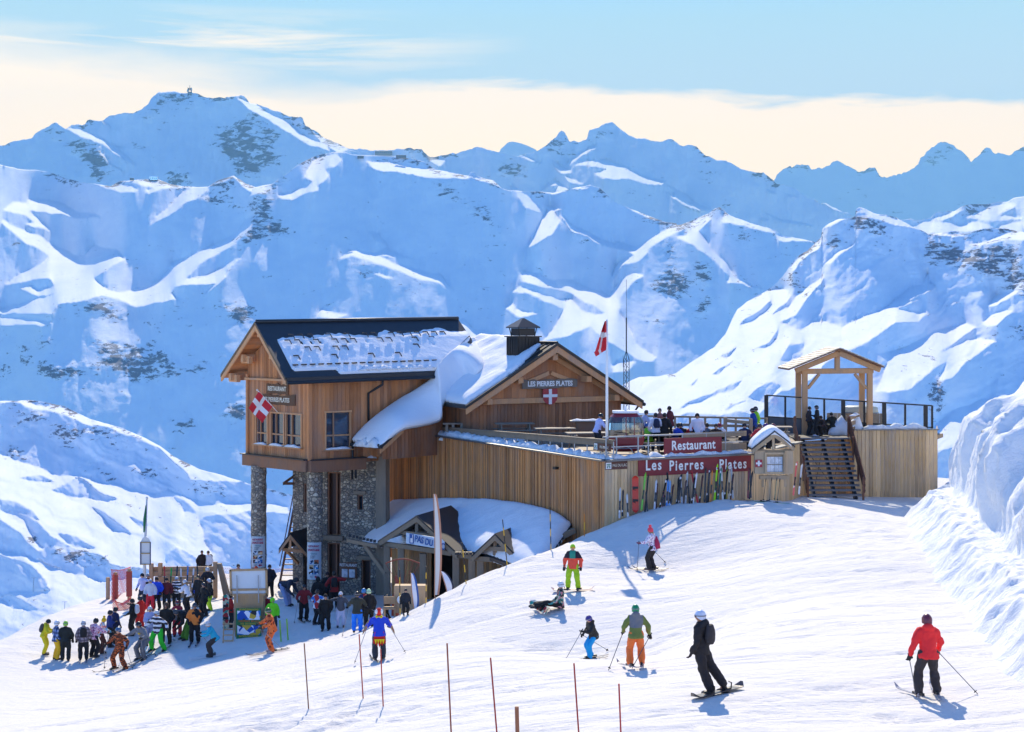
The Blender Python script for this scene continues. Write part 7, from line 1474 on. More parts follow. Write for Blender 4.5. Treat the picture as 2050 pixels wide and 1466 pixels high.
# glass balustrade
root = empty('glass_balustrade',(P(1700,0,77).x,77,DZ)); tag(root,'black framed glass wind screen around the right side of the terrace','balustrade')
GA,GB = P(1534,0,77.6).xy, P(1862,0,77.0).xy; NP = 8; pxs = [1534,1572,1650,1688,1730,1770,1812,1853,1866]
def gp(px): Y = np.interp(px,[1534,1866],[77.6,76.4]); return P(px,0,Y).xy,Y
for i,px in enumerate(pxs):
    q,Y = gp(px); m = MB(); m.beam(v3(q,zy(np.interp(px,[1534,1866],[868,866]),Y)),v3(q,zy(np.interp(px,[1534,1866],[791,812]),Y)),.20 if i in (0,3,5,7) else .09,.10,up=(0,1,0)); m.build('post', BLACK, root)
for i in range(len(pxs)-1):
    (a,Ya),(b,Yb) = gp(pxs[i]),gp(pxs[i+1]); za,zb_2 = (zy(np.interp(p,[1534,1866],[791.5,812.5]),y) for p,y in ((pxs[i],Ya),(pxs[i+1],Yb))); la,lb = (zy(np.interp(p,[1534,1866],[834,856]),y) for p,y in ((pxs[i],Ya),(pxs[i+1],Yb)))
    m = MB(); m.beam(v3(a,za),v3(b,zb_2),.07,.07); m.beam(v3(a,la),v3(b,lb),.07,.06); m.build_each('rail', BLACK, root)
    m = MB(); m.add([v3(a,la+.03),v3(b,lb+.03),v3(b,zb_2-.03),v3(a,za-.03)],[(0,1,2,3)]); m.build('glass_pane', CLEAR, root)
    if i < 5: m = MB(); m.prism([v3(a,DZ-.2),v3(b,DZ-.2),v3(b,lb-.03),v3(a,la-.03)],(0,.05,0)); m.build('lower_panel', mat('dark_panel',(0.05,0.07,0.09),0.3), root)
m = MB(); snow_strip(m,[v3(gp(1655)[0]+Vector((0,-.4)),DZ),v3(gp(1725)[0]+Vector((0,-.5)),DZ)],.9,.75,seed=31,n=8,amp=.15); o = m.build('snow_pile', RSNOW, root, smooth=True)
# boarded box and old lift cabin behind the glass
m = MB(); planks(m,P(1655,0,80),P(1775,0,79.6),lambda s:-6.6,lambda s:zy(827,80),.18,.05); o = m.build('board_fence', GREYW, None); tag(o,'grey board fence behind the glass screen','fence')
m = MB(); c = P(1722,817,82); ell_tube(m,[(c+Vector((0,0,-.9)),Vector((.85,0,0)),Vector((0,.7,0))),(c+Vector((0,0,-.2)),Vector((.98,0,0)),Vector((0,.8,0))),(c+Vector((0,0,.05)),Vector((.95,0,0)),Vector((0,.78,0))),(c+Vector((0,0,.12)),Vector((.70,0,0)),Vector((0,.5,0)))],20); o = m.build('gondola_cabin', mat('cream_shell',(0.55,0.50,0.36),0.4), None, smooth=True); tag(o,'cream coloured old gondola cabin behind the glass screen','cabin')
m = MB(); ell_tube(m,[(c+Vector((.0,0,-.62)),Vector((1.0,0,0)),Vector((0,.82,0))),(c+Vector((0,0,-.22)),Vector((1.02,0,0)),Vector((0,.84,0)))],20); m.build('cabin_window', gm, o, smooth=True)
# ---- entrance area under the canopy
a = P(813,1097,67.6); b = P(877,1104,67.4); SB_ = mat('sign_blue',(0.02,0.09,0.32),0.5)
m = MB(); m.prism([P(813,1088,67.0),P(890,1101,65.7),P(890,1085,65.7),P(883,1078,65.8),P(813,1067,67.0)],(0,.06,0)); o = m.build('lift_sign', mat('sign_paleblue',(0.62,0.70,0.78),0.5), None); tag(o,'white and blue lift sign hanging under the canopy gable','sign')
dn = (P(890,0,65.7)-P(813,0,67.0)).xy.normalized(); tx = text_obj('PAS DU LAC',.40,SB_,o,P(860,1087,66.08),dn,ext=.006,bold=.010,sx=.78,tilt=math.radians(-8))
m = MB(); m.box(P(824,1079,66.78),(.22,.03,.42),frame2(dn)); m.build('lift_emblem', SB_, o); m = MB(); m.box(P(824,1082,66.73),(.11,.03,.2)); m.box(P(826,1074,66.73),(.03,.03,.14)); m.build('lift_emblem', WHITE, o)
def feather(px0,py0,px1,py1,wd,c,label,Y,lean=0,stripe=None,txt=None):
    g = P(px0,py0,Y); t = P(px1,py1,Y); m = MB(); n = 20; L=[];R_=[]
    for i in range(n+1):
        u = i/n; p = g.lerp(t,.04+u*.94); w_ = wd*math.sin(math.pi*min(1,.10+u*.88))**.55; bow = math.sin(math.pi*u)*lean; L.append(p+Vector((bow-.02,0.02*math.sin(u*9),0))); R_.append(p+Vector((bow+w_,.05*math.sin(u*9),0)))
    for i in range(n): m.add([L[i],R_[i],R_[i+1],L[i+1]],[(0,1,2,3)])
    o = m.build('feather_banner', c, None); tag(o,label,'banner'); m = MB(); m.tube([g]+[l+Vector((-.02,0,0)) for l in L],.018,6); m.build('pole', mat('banner_pole',(0.45,0.22,0.12),0.6), o)
    if stripe: m = MB(); [m.add([R_[i]+Vector((-.05,-.01,0)),R_[i]+Vector((.02,-.01,0)),R_[i+1]+Vector((.02,-.01,0)),R_[i+1]+Vector((-.05,-.01,0))],[(0,1,2,3)]) for i in range(n)]; m.build('hem', stripe, o)
    if txt: m = text_obj(txt[0],txt[1],txt[2],o,g.lerp(t,.5)+Vector((wd*.5,-.07,0)),(1,0),ext=.004,tilt=math.radians(82),sx=1.1)
    return o
feather(872,1200,870,985,.21,mat('banner_cream',(0.70,0.66,0.60),0.7),'tall cream feather banner with orange hem before the lower entrance',56.5,.03,mat('hem_orange',(0.55,0.25,0.14),0.7))
feather(831,1222,824,1146,.20,mat('banner_white',(0.75,0.78,0.85),0.7),'small white and blue feather banner beside the yellow piste pole',58.5,-.02,SB_)
feather(898,1190,884,1143,.28,mat('banner_white',(0.75,0.78,0.85),0.7),'white feather banner with dark logo right of the tall cream one',60.5,.02,mat('txt_dark',(0.03,0.03,0.06)))
YEL = mat('pole_yellow',(0.65,0.38,0.02),0.5)
def piste_pole(px0,py0,px1,py1,Y,label,segs=6,cols=(BLACK,YEL)):
    a = P(px0,py0,Y); b = P(px1,py1,Y); a.z = min(a.z,gz1(a.x,a.y)); m = MB(); 
    for i in range(segs):
        m.cur = i%2; m.tube([a.lerp(b,i/segs),a.lerp(b,(i+1)/segs)],.022,6)
    o = m.build('piste_pole', list(cols)[::-1], None); tag(o,label,'piste pole')
piste_pole(1103,1098,1101,1014,60,'black and yellow piste pole in front of the right end of the canopy snow')
piste_pole(1016,1138,1006,1040,58.2,'tilted black and yellow piste pole before the smaller canopy gable')
piste_pole(934,1176,925,1086,57,'black and yellow piste pole between the two canopy gables')
piste_pole(853,1206,853,1134,57,'yellow and black piste pole left of the tall cream banner')
piste_pole(801,1232,800,1140,57.5,'yellow and black piste pole among the people at the counter')
piste_pole(1170,1077,1170,1030,60.6,'short orange piste pole by the end of the slatted wall',3,(YEL,mat('pole_orange',(0.6,0.2,0.03))))
# wire sculpture and counter
RST = mat('rust_red',(0.22,0.05,0.03),0.7); SX = P(805,0,62).x; zg = gz1(SX,62); m = MB(); arc = [P(772+k*6.2,1128-9*math.sin(math.pi*k/11),62) for k in range(12)]; m.tube(arc,.03,6)
fx = P(806,1185,62)
for k in (0,2,4,7,9,11): m.tube([arc[k],fx],.010,5)
o = m.build('paraglider_sculpture', RST, None); tag(o,'rusty metal sculpture with a curved red sail and thin lines','sculpture')
m = MB(); ell_tube(m,[(v3(P(791,0,62).xy,zg),Vector((.16,0,0)),Vector((0,.1,0))),(P(792,1195,62),Vector((.14,0,0)),Vector((0,.1,0))),(P(797,1172,62),Vector((.12,0,0)),Vector((0,.09,0))),(P(793,1160,62),Vector((.07,0,0)),Vector((0,.06,0))),(P(792,1152,62),Vector((.02,0,0)),Vector((0,.02,0)))],10); m.build('figure', RST, o, smooth=True)
m = MB(); q = P(822,0,60.5); zg = gz1(q.x,60.5); m.box((q.x,60.5,zg+.55),(1.3,.5,1.1)); o = m.build('wooden_counter', wood('crate_wood',(0.24,0.14,0.07),(0.60,0.40,0.22)), None, bevel=.02); tag(o,'rough wooden counter beside the sculpture at the crest of the slope','counter')
m = MB(); q = P(780,0,60.0); zg = gz1(q.x,60); m.box((q.x,60,zg+.45),(.5,.45,.05)); m.box((q.x,60.2,zg+.72),(.5,.04,.30))
for sx in (-.2,.2):
    for sy in (-.18,.18): m.beam((q.x+sx,60+sy,zg-.05),(q.x+sx,60+sy,zg+.45),.04,.04,up=(0,1,0))
o = m.build('wooden_chair', MATS['crate_wood'], None); tag(o,'light wooden folding chair by the counter','chair')
m = MB(); q = P(803,1201,59.8); ball(m,q,.17); o = m.build('buoy', WHITE, None, smooth=True); tag(o,'round white ball hanging on the yellow piste pole','ball')
# menu board on the stone wall
so_ = lambda px,py,f: (lambda p: v3(p,zy(py,p.y)))(SA*KS+sd_*s_on(SA*KS,sd_,px)+sn_*f)
a = so_(683,1160,.12); b = so_(716,1158,.12); o,d,n,c = board_sign('menu_board','dark wooden menu board with white RESTAURANT letters on the stone wall',a,b,.85,WBAND); letters(o,'RESTAURANT',c+Vector((0,0,.27)),d,.20,WHITE,sx=.78,bold=.004)
m = MB()
for sx in (-.2,.2): m.box(c+v3(d*sx+n*.02,-.14),(.32,.02,.42),frame2(d))
m.build('menu_sheet', PAPER, o)
# tall posters on the two stone columns
def col_poster(px,py0,py1,Y,r,label):
    c = P(px,0,Y); z0,z1 = zy(py1,Y),zy(py0,Y); m = MB(); n = 10; vs = [Vector((c.x+(r+.045)*math.sin(t),c.y-(r+.045)*math.cos(t),z)) for z in (z0,z1) for t in [(-.95+1.9*i/n) for i in range(n+1)]]
    m.add(vs,[(i,i+1,n+2+i,n+1+i) for i in range(n)]); o = m.build('poster', mat('poster_pale',(0.50,0.58,0.62),0.6), None); tag(o,label,'poster'); f = c+Vector((0,-(r+.075),0)); Hh = z1-z0
    text_obj('RESTAURANT',.135,mat('txt_crimson',(0.35,0.02,0.08)),o,Vector((f.x,f.y,z1-.10*Hh)),ext=.003,sx=.66,bold=.004); text_obj('SNACK-BAR',.16,MATS['txt_crimson'],o,Vector((f.x,f.y,z1-.20*Hh)),ext=.003,sx=.66,bold=.006); text_obj('TERRASSE',.12,mat('txt_teal',(0.05,0.22,0.25)),o,Vector((f.x,f.y,z1-.30*Hh)),ext=.003,sx=.66); text_obj('320°',.20,mat('txt_dark',(0.03,0.03,0.06)),o,Vector((f.x-.05,f.y,z1-.39*Hh)),ext=.003,sx=.7)
    for i in range(2):
        for j in range(3): m = MB(); m.box((f.x-.13+.26*i,f.y+.02,z1-(.52+.14*j)*Hh),(.22,.02,.11*Hh)); m.build('photo', pattern('photo%d'%((i+j)%3),'print',(['3c6ca8','c8d8e8','243c5c'],['a85c3c','3c2c24','d8b88c'],['2c80b8','e8ecf0','4c3c34'])[(i+j)%3],9), o)
    text_obj('WC',.12,MATS['txt_dark'],o,Vector((f.x-.12,f.y,z1-.92*Hh)),ext=.003,sx=.7); m = MB(); q = Vector((f.x+.12,f.y,z1-.92*Hh)); m.prism([q+Vector((-.1,0,0)),q+Vector((0,0,-.07)),q+Vector((0,0,.07))],(0,-.01,0)); m.box(q+Vector((.05,0,0)),(.1,.012,.05)); m.build('arrow', MATS['txt_crimson'], o)
col_poster(519,1072,1134,66.6*KS-.02,.335*KS,'tall restaurant poster on the far stone column'); col_poster(630.5,1084,1158,64.9*KS-.02,.335*KS,'tall restaurant poster on the near stone column')
# metal escape stair behind the stone wall
m = MB(); a = P(560,1168,79); b = P(590,1008,80.5)
for off in (0,.75): m.beam(a+Vector((off,0,0)),b+Vector((off*.6,0,0)),.06,.14); m.beam(a+Vector((off,0,.9)),b+Vector((off*.6,0,.9)),.04,.04)
for k in range(15): t = (k+.5)/15; p = a.lerp(b,t); m.box(p+Vector((.36,0,0)),(.72,.24,.04))
o = m.build('escape_stairs', mat('rust_brown',(0.12,0.06,0.05),0.6), None); tag(o,'narrow metal escape stairs rising behind the stone wall','stairs')
# ---- the plateau on the left: piste map pole, log wall, nets, boards
q = hit(288,1207); Yq = q.y; m = MB(); m.tube([v3(q.xy,q.z-.2),P(290,1100,Yq),P(294,999,Yq)],[.11,.07,.04],10); ball(m,P(294,997,Yq),.07); o = m.build('flag_pole', mat('pole_white',(0.70,0.70,0.68),0.5), None, smooth=True); tag(o,'tall white wooden pole in the queue carrying a furled green flag','flagpole')
m = MB(); m.tube([P(292,1012,Yq-.1),P(289.5,1040,Yq-.1),P(288,1066,Yq-.1)],[.02,.07,.03],8); o = m.build('furled_flag', mat('flag_green',(0.01,0.16,0.06),0.7), None, smooth=True); tag(o,'dark green furled flag at the top of the queue pole','flag')
m = MB(); w_ = .24; pts = [P(281.5,1130,Yq-.16),P(301,1130,Yq-.16),P(301,1085,Yq-.16),P(297,1077,Yq-.16),P(291,1074,Yq-.16),P(285.5,1077,Yq-.16),P(281.5,1085,Yq-.16)]; m.prism(pts,(0,.06,0)); o = m.build('piste_sign', mat('sign_offwhite',(0.66,0.68,0.66),0.5), None); tag(o,'rounded white information panel strapped to the queue pole','sign')
m = MB(); [m.tube([P(281.5+dx,1131,Yq-.18),P(281.5+dx,1085,Yq-.18)],.03,6) for dx in (0,19.5)]; m.build('side_frame', mat('navy_frame',(0.03,0.06,0.14)), o); m = MB(); [m.box(P(291.2,py,Yq-.19),(.50,.03,.04)) for py in (1086,1108,1130)]; m.build('strap', mat('strap_brass',(0.35,0.22,0.05)), o)
LOG = wood('log_wall_timber',(0.22,0.11,0.05),(0.62,0.36,0.18)); WA = hit(302,1205).xy+Vector((0,1.5)); WBp = hit(434,1203).xy+Vector((0,1.2)); WA = P(304,0,75.5).xy; WBp = P(433,0,75.5).xy; zg = gz1(WA.x,75.5)
root = empty('log_wall',(P(368,0,75.5).x,75.5,zg)); tag(root,'terraced wall of brown timber planks behind the queue','wall')
for k,(pa,pb,py,dy) in enumerate(((304,428,1140,0),(306,424,1149,-.15),(310,420,1160,-.35),(318,410,1171,-.5),(322,404,1182,-.6),(322,404,1193,-.6))): m = MB(); m.beam(P(pa,py,75.5+dy),P(pb,py-1,75.5+dy),.14,.25); m.build('plank', LOG, root, bevel=.02)
for px,pt_ in ((303,1128),(321,1127),(338,1150),(352,1170),(372,1165),(395,1160),(431,1125)): m = MB(); p = P(px,pt_,75.3); m.beam(v3(p.xy,zg-.2),p,.20,.20,up=(0,1,0)); m.build('post', LOG, root, bevel=.02)
m = MB(); p = P(437,1145,75.2); m.prism([v3(p.xy+Vector((.3,0)),zg-.2),v3(p.xy+Vector((.62,0)),zg-.2),p+Vector((.12,0,.4)),p+Vector((-.08,0,.4))],(0,.3,0)); m.build('buttress', GREYW, root)
cl_ = ['b03028','2c9c3c','202428','c8ccd0','3c78c0','d8d8dc','1c1c20','c89030']
places = ['at the left end of the log wall','right of the left end post of the log wall','below the top plank, left of the middle','in the middle of the log wall','right of the middle of the log wall','just left of the seated couple','below the seated couple','at the right end of the log wall']
for k in range(8): leaning(330+k*11,1182-(k%3)*3,1134+(k%2)*4,cl_[k],'%s ski leaning %s' % (['red','green','black','pale grey','blue','white','dark','ochre'][k],places[k]),dx=(-.2,.1,.2)[k%3],Y=74.6,w=.09)
# red safety net
NET = bpy.data.materials.new('red_net'); NET.use_nodes = True; T = NT(NET.node_tree); b_ = NET.node_tree.nodes['Principled BSDF']; b_.inputs['Base Color'].default_value = (0.75,0.06,0.05,1); uvn = T.node('ShaderNodeTexCoord'); sp = T.node('ShaderNodeSeparateXYZ'); T.link(uvn.outputs['Object'], sp.inputs[0])
def netmesh(a, b, ha, hb, n1, n2_, m, name, label, r=.012, sag=.1, posts=None, pm=None, cat='net'):
    a = Vector(a); b = Vector(b); mb = MB(); G = [[a.lerp(b,i/n1)+Vector((0,.05*math.sin(i*1.3+j),(ha+(hb-ha)*i/n1)*j/n2_-sag*math.sin(math.pi*i/n1)*(j/n2_))) for j in range(n2_+1)] for i in range(n1+1)]
    for i in range(n1):
        for j in range(n2_):
            p,q,s_,t_ = G[i][j],G[i+1][j+1],G[i+1][j],G[i][j+1]; mb.beam(p,q,r,r); mb.beam(s_,t_,r,r)
        mb.beam(G[i][n2_],G[i+1][n2_],r*2,r*2); mb.beam(G[i][0],G[i+1][0],r*1.5,r*1.5)
    o = mb.build(name, m, None); tag(o,label,cat); return o
REDN = mat('net_red',(0.80,0.10,0.08),0.7)
p1 = hit(217,1215); p2 = hit(237,1216); pA = P(219,1210,72); pB = P(233,1205,76); pC = P(262,1200,77)
netmesh(P(222,1212,73),P(262,1200,78),1.75,1.7,16,9,REDN,'safety_net','bright red safety net stretched between the posts left of the queue',r=.014)
netmesh(P(226,1240,69.5),P(262,1225,71),.95,.7,14,7,REDN,'safety_net','slack heap of red safety net at the feet of the queue',r=.016,sag=.25)
for px,pt_,pb,lb in ((216,1156,1215,'leaning timber post at the left end of the red net'),(231,1146,1212,'timber post wrapped in red net, second from the left'),(259,1139,1196,'timber post with red band nearest the log wall')):
    p = P(px,pt_,74); m = MB(); m.beam(v3(p.xy,gz1(p.x,p.y)-.3),p,.17,.17,up=(0,1,0)); o = m.build('fence_post', LOG, None, bevel=.02); tag(o,lb,'post')
    if px > 220: m = MB(); m.beam(p-Vector((0,.03,1.35)),p-Vector((0,.03,.12)),.235,.235,up=(0,1,0)); m.build('net_wrap', mat('net_wrap_red',(0.42,0.07,0.05),0.8), o)
netmesh(P(440,1192,81),P(600,1190,84),1.5,1.5,44,7,mat('net_pink',(0.75,0.42,0.45),0.8),'safety_net','faint pink net fence across the plateau behind the notice board',r=.007)
# white notice board on a wooden crate, with the green poster
q = hit(497,1262); Yb = q.y-1.0; root = empty('notice_board',(q.x,Yb,gz1(q.x,Yb))); tag(root,'large white notice board in a wooden frame tilted on top of a crate','notice board'); OAK = wood('oak_frame',(0.28,0.16,0.07),(0.62,0.40,0.20))
m = MB(); m.prism([P(464,1190,Yb),P(534,1189,Yb),P(533,1141,Yb),P(461,1143,Yb)],(0,.06,0)); m.build('white_panel', mat('panel_white',(0.66,0.72,0.74),0.4), root)
for a_,b_ in (((462,1191),(535,1190)),((460,1142),(534,1140)),((461,1141),(463,1192)),((533,1139),(534,1191)),((462,1181),(534,1180))): m = MB(); m.beam(P(*a_,Yb-.03),P(*b_,Yb-.03),.08,.08,up=(0,1,0) if a_[0]==b_[0] or abs(a_[0]-b_[0])<5 else (0,0,1)); m.build('frame', OAK, root)
for px in (475,518): m = MB(); m.beam(P(px,1207,Yb-.08),P(px-1,1152,Yb-.08),.04,.03,up=(0,1,0)); m.build('support_bar', GALV, root)
m = MB(); m.prism([P(468,1262,Yb),P(527,1262,Yb),P(527,1192,Yb),P(468,1192,Yb)],(0,.5,0)); m.build('crate', OAK, root)
m = MB(); zz = gz1(q.x,Yb); [m.beam(Vector((P(px,0,Yb).x,Yb+.25,zz-.1)),P(px,1250,Yb+.25),.1,.1,up=(0,1,0)) for px in (471,524)]; m.build('leg', OAK, root)
# poster
Yp = Yb-.5; GP = mat('poster_green',(0.015,0.17,0.05),0.5); m = MB(); m.prism([P(473,1287,Yp),P(523,1286,Yp),P(522,1218,Yp),P(472,1218,Yp)],(0,.05,0)); o = m.build('advert_board', GP, None); tag(o,'green advertising board with two paragliding photos below the white notice board','sign')
ph = pattern('sky_photo','print',['1c50a8','2c78c8','e8ecf4','1c50a8','c8a83c','303438'],5.0)
for a_,b_,c_,d_ in ((475,1241,521,1223),(475,1271,521,1252)): m = MB(); m.prism([P(a_,b_,Yp-.01),P(c_,b_,Yp-.01),P(c_,d_,Yp-.01),P(a_,d_,Yp-.01)],(0,.02,0)); m.build('photo', ph, o)
YLW = mat('txt_yellow',(0.75,0.55,0.05)); ORG = mat('txt_orange',(0.75,0.16,0.03))
for s_,py,mm,sz in (('SKI AND PARAGLIDING',1220.5,YLW,.095),('PARAPENTE  BIPLACE',1244,ORG,.11),('VOL  DECOUVERTE',1249,YLW,.10),('BAPTEMES PARAPENTE SKI',1274,YLW,.085),('SKI ECOLE',1278.5,YLW,.085)): text_obj(s_,sz,mm,o,P(498,py,Yp-.03),ext=.004,sx=.78)
g = hit(452,1262); make_board(v3(g.xy,g.z+.78),math.radians(8),'boardp','patterned snowboard standing upright left of the crate',tilt=8,stand=True)
g = hit(456,1288); m = MB()
for sx in (-.2,.2): m.beam((g.x+sx,g.y,g.z-.1),(g.x+sx,g.y+.25,g.z+.85),.045,.045,up=(0,1,0))
for k in range(4): m.beam((g.x-.2,g.y+.05+.06*k,g.z+.1+.22*k),(g.x+.2,g.y+.05+.06*k,g.z+.1+.22*k),.04,.05)
o = m.build('step_ladder', OAK, None); tag(o,'small light wooden step ladder left of the green poster','ladder')
for px,py,lb,dx in ((563,1284,'lime green stake beside the crate, nearer the orange suit',-3),(577,1281,'lime green stake furthest right of the crate',-3)): g = hit(px,py); m = MB(); m.tube([g-Vector((0,0,.1)),P(px+dx,py-42,g.y)],.03,6); o = m.build('marker_stake', mat('stake_lime',(0.22,0.50,0.04)), None); tag(o,lb,'stake')
# ---- thin slalom stakes in the near snow
for k,(x0,y0,x1,y1,lb,c) in enumerate(((609,1288,619,1424,'thin pale brown stake, first from the left in the near snow','7c4c34'),(719,1270,728,1401,'thin red stake standing just left of the parrot costume','b03828'),(762,1300,768,1418,'thin red stake right in front of the parrot costume','b83c28'),(895,1288,906,1472,'brown stake alone left of the tall leaning red one','8c4834'),(982,1317,999,1472,'strongly leaning dark red stake in the middle of the near snow','9c2c24'),(1149,1328,1161,1472,'dark red stake below the skier in turquoise trousers','a02c24'),(1239,1369,1244,1472,'red stake furthest to the right','b03030'))):
    base = hit(x1,min(y1,1462)) if y1 < 1460 else Vector(((x1-CX)/F*27.5,27.5,0)); 
    if y1 >= 1460: base.z = gz1(base.x,base.y)
    tip = P(x0,y0,base.y); m = MB(); m.tube([base-Vector((0,0,.15)),tip],.016 if k<3 else .017,6); o = m.build('slalom_stake', mat('stake_'+c,lin(c),.6), None); tag(o,lb,'stake')
    if y1 < 1460: pass
b = P(1038,1480,25.5); m = MB(); m.tube([Vector((b.x,b.y,gz1(b.x,b.y)-.2)),P(1034.5,1415,25.5)],.035,8); o = m.build('wooden_stake', mat('stake_wood',(0.30,0.12,0.06),.7), None); tag(o,'short thick wooden stake cut by the bottom edge of the picture','stake')
# heading: 0 looks away from the camera, 180 towards it, 90 to the left, -90 to the right
Q = dict(group=QUEUE)
at('person in yellow ski suit with grey backpack at the far left of the queue',88,1310,71,-80,pose='lookdown',jacket='d8c81c',trousers='d8c81c',head='beanie',headc='24343c',pack='4a4c50',hood='same',glove='2a9c90',**Q)
at('person in blue checked jacket and bright yellow trousers seen from behind',112,1320,84,-60,jacket='plaid_blue',trousers='f0b818',headc='dfe3ea',goggles='222222',pose='pocket',**Q)
at('person in black jacket and black trousers with lime green helmet',131,1322,85,10,jacket='1c2220',trousers='202422',headc='86c83c',goggles='222222',**Q)
at('person in grey checked jacket with black backpack and black trousers',167,1321,84,15,jacket='plaid_grey',trousers='1d1d22',headc='b8bec6',goggles='111111',pack='1a1a1e',**Q,skis=dict(who='the skier with a black backpack and grey checked jacket',c='8c9098',w='grey'))
at('person in pink patterned jacket and black trousers with black helmet',188,1316,83,-30,jacket='pink_print',trousers='1b1b1f',headc='202226',pose='poles',**Q,poles=dict(who='the skier in the pink patterned jacket'))
at('person with yellow jester hat and pale patterned jacket',203,1308,76,-60,jacket='pale_print',trousers='4a2c28',head='pom',headc='e8c020',pose='poles',**Q)
at('person in navy jacket and black helmet facing right beside the jester hat',219,1296,80,-70,jacket='1c3478',trousers='17171c',headc='1a1c24',pose='cross',**Q)
at('person in dark navy jacket standing furthest back in the left cluster',229,1288,79,-40,jacket='1a2550',trousers='15151a',headc='16181e',**Q)
at('person all in black facing left with a white bag',267,1272,80,80,jacket='1a1a1c',trousers='18181a',head='beanie',headc='2a2a2c',goggles='dddddd',pose='carry',pack='d8d8da',**Q)
at('person in bright red jacket just behind the one in black',282,1264,76,60,jacket='d82820',trousers='c82420',headc='303036',hood='same',**Q)
at('person in orange tiger striped suit skiing with legs wide apart',240,1341,91,150,pose='wide',jacket='tiger',trousers='tiger',headc='4c6a8c',goggles='2a2a2a',glove='202022',boots='4a4c38',**Q,skis=dict(who='the skier in the orange tiger suit',v=14,c='3c4048'),poles=dict(who='the skier in the orange tiger suit',tips=((-.15,-.2),(.35,-.35))))
def oval(root, J):
    b = MB(); c = J['pel']+J['up']*J['tl']*.72+J['fw']*.135*J['s']; ell_tube(b,[(c,J['rt']*.07,J['up']*.045),(c+J['fw']*.02,J['rt']*.065,J['up']*.04)],14); child('chest_badge', b, mat('badge_yellow',(0.75,0.5,0.05),0.6), root)
at('person in grey costume with yellow oval badge and black gloves on skis',283,1321,86,150,pose='ski',jacket='7c7f84',trousers='6c6e72',headc='1c1c20',goggles='333333',extra=oval,**Q,skis=dict(who='the skier in the grey costume',v=8),poles=dict(who='the skier in the grey costume',tips=((.1,-.3),(.5,-.3))))
at('person in lime green trousers and black and white striped jacket',316,1304,87,160,pose='wide',jacket='stripe_bw',trousers='30d030',headc='d8dadc',goggles='3a3a3a',**Q,skis=dict(who='the skier in lime green trousers',v=10))
at('person in lilac jacket half hidden behind the striped jacket',300,1292,84,200,jacket='a8b0d8',trousers='8890b8',headc='c8ccd2',pose='cross',**Q)
at('person in long black coat with brown fur hood facing the camera',333,1288,88,178,pose='pocket',jacket='1b1a19',trousers='2a2420',head='hood',headc='5a4432',long=.08,boots='3a2c24',**Q)
at('person in red suit with grey sleeves and dark red helmet',355,1273,77,190,jacket='red_grey',trousers='c02838',headc='7c2030',goggles='3aa8b8',pose='cross',**Q,skis=dict(who='the skier in the red suit with grey sleeves',c='b8bcc4',w='pale'))
at('person in white jacket bending forward with a white helmet and long fair hair',376,1224,62,60,pose='lookdown',jacket='ececf2',trousers='1a1a1e',headc='c8ccd4',hair='f',**Q)
at('tall person in royal blue jacket facing the camera',314,1220,70,175,pose='pocket',jacket='1c50d8',trousers='16161a',head='beanie',headc='1c1c24',build=1.08,**Q)
at('person in pale lilac jacket reaching out beside the flagpole',287,1212,70,150,pose='reach',jacket='b4b8e0',trousers='2c3040',head='beanie',headc='22242a',**Q)
at('person in dark red jacket between the blue jacket and the white sweater',334,1219,66,185,jacket='5c1420',trousers='16161a',head='beanie',headc='24242a',goggles='222222',**Q)
at('person in white sweater with grey stripes and pale goggles',354,1217,66,180,jacket='stripe_sweater',trousers='141418',headc='d0d4da',goggles='3c9cd8',pose='cross',**Q)
at('person in red ski trousers half hidden behind the royal blue jacket',301,1222,66,190,jacket='c8ccd8',trousers='e02838',headc='b8bcd0',goggles='444444',**Q)
at('person in black jacket with yellow goggles beside the log wall',398,1215,69,160,jacket='1a1c20',trousers='18181c',headc='1c1e20',goggles='c8c030',**Q)
at('person in black jacket with acid yellow trousers and white helmet',421,1223,70,120,jacket='17181a',trousers='b8e020',headc='d8dade',goggles='8a3040',**Q)
at('person in long black coat with grey helmet in the middle of the queue',409,1233,72,140,jacket='161618',trousers='18181c',headc='3c3e44',long=.1,pose='pocket',**Q)
at('child in bright blue jacket among black coats',396,1212,50,170,kid=True,jacket='2458d0',trousers='15151a',headc='30303a',**Q)
at('person in orange jacket with black stripes and black trousers facing the camera',390,1288,87,185,pose='pocket',jacket='orange_chest',trousers='141416',headc='3c4048',goggles='222222',boots='2c3c58',**Q,skis=dict(who='the skier in the orange and black jacket',c='1c2c50',w='dark blue'))
at('person in black jacket and green trousers bending down over skis',370,1281,84,120,pose='bend',jacket='1a1a1c',trousers='5a9030',headc='4a4c50',**Q)
at('child in turquoise jacket and brown trousers skiing left in front of the queue',423,1314,78,100,kid=True,pose='ski',jacket='1fa8c8',trousers='3a3230',headc='c8ccd0',goggles='3c3c3c',**Q,skis=dict(who='the child in the turquoise jacket',c='d8d8dc',w='white'),poles=dict(who='the child in the turquoise jacket',only=1,tips=((-.2,-.3),(.1,-.6))))
def wall_sitter(label, px, py, Yv, **k):
    p = P(px,py,Yv); return person(label, p-Vector((0,0,.30)), k.pop('hd',170), H=1.7, pose='sit', group=QUEUE, **k)
at('person in dark fur trimmed jacket standing behind the log wall',404,1156,50,200,jacket='241c1c',trousers='18181a',head=None,hair='b',**Q)
at('person in white jacket with black vest leaning over the log wall',418,1157,56,150,jacket='dcdee4',trousers='1a1a1e',head=None,hair='k',pack='18181c',**Q)
at('person with silver helmet looking down at the end of the log wall',417,1200,70,180,jacket='20222a',trousers='16161a',headc='c4c8cc',pose='lookdown',**Q)
at('person in dark jacket standing behind the pole of the piste map',296,1210,66,200,jacket='24242c',trousers='15151a',headc='8a8c94',**Q)
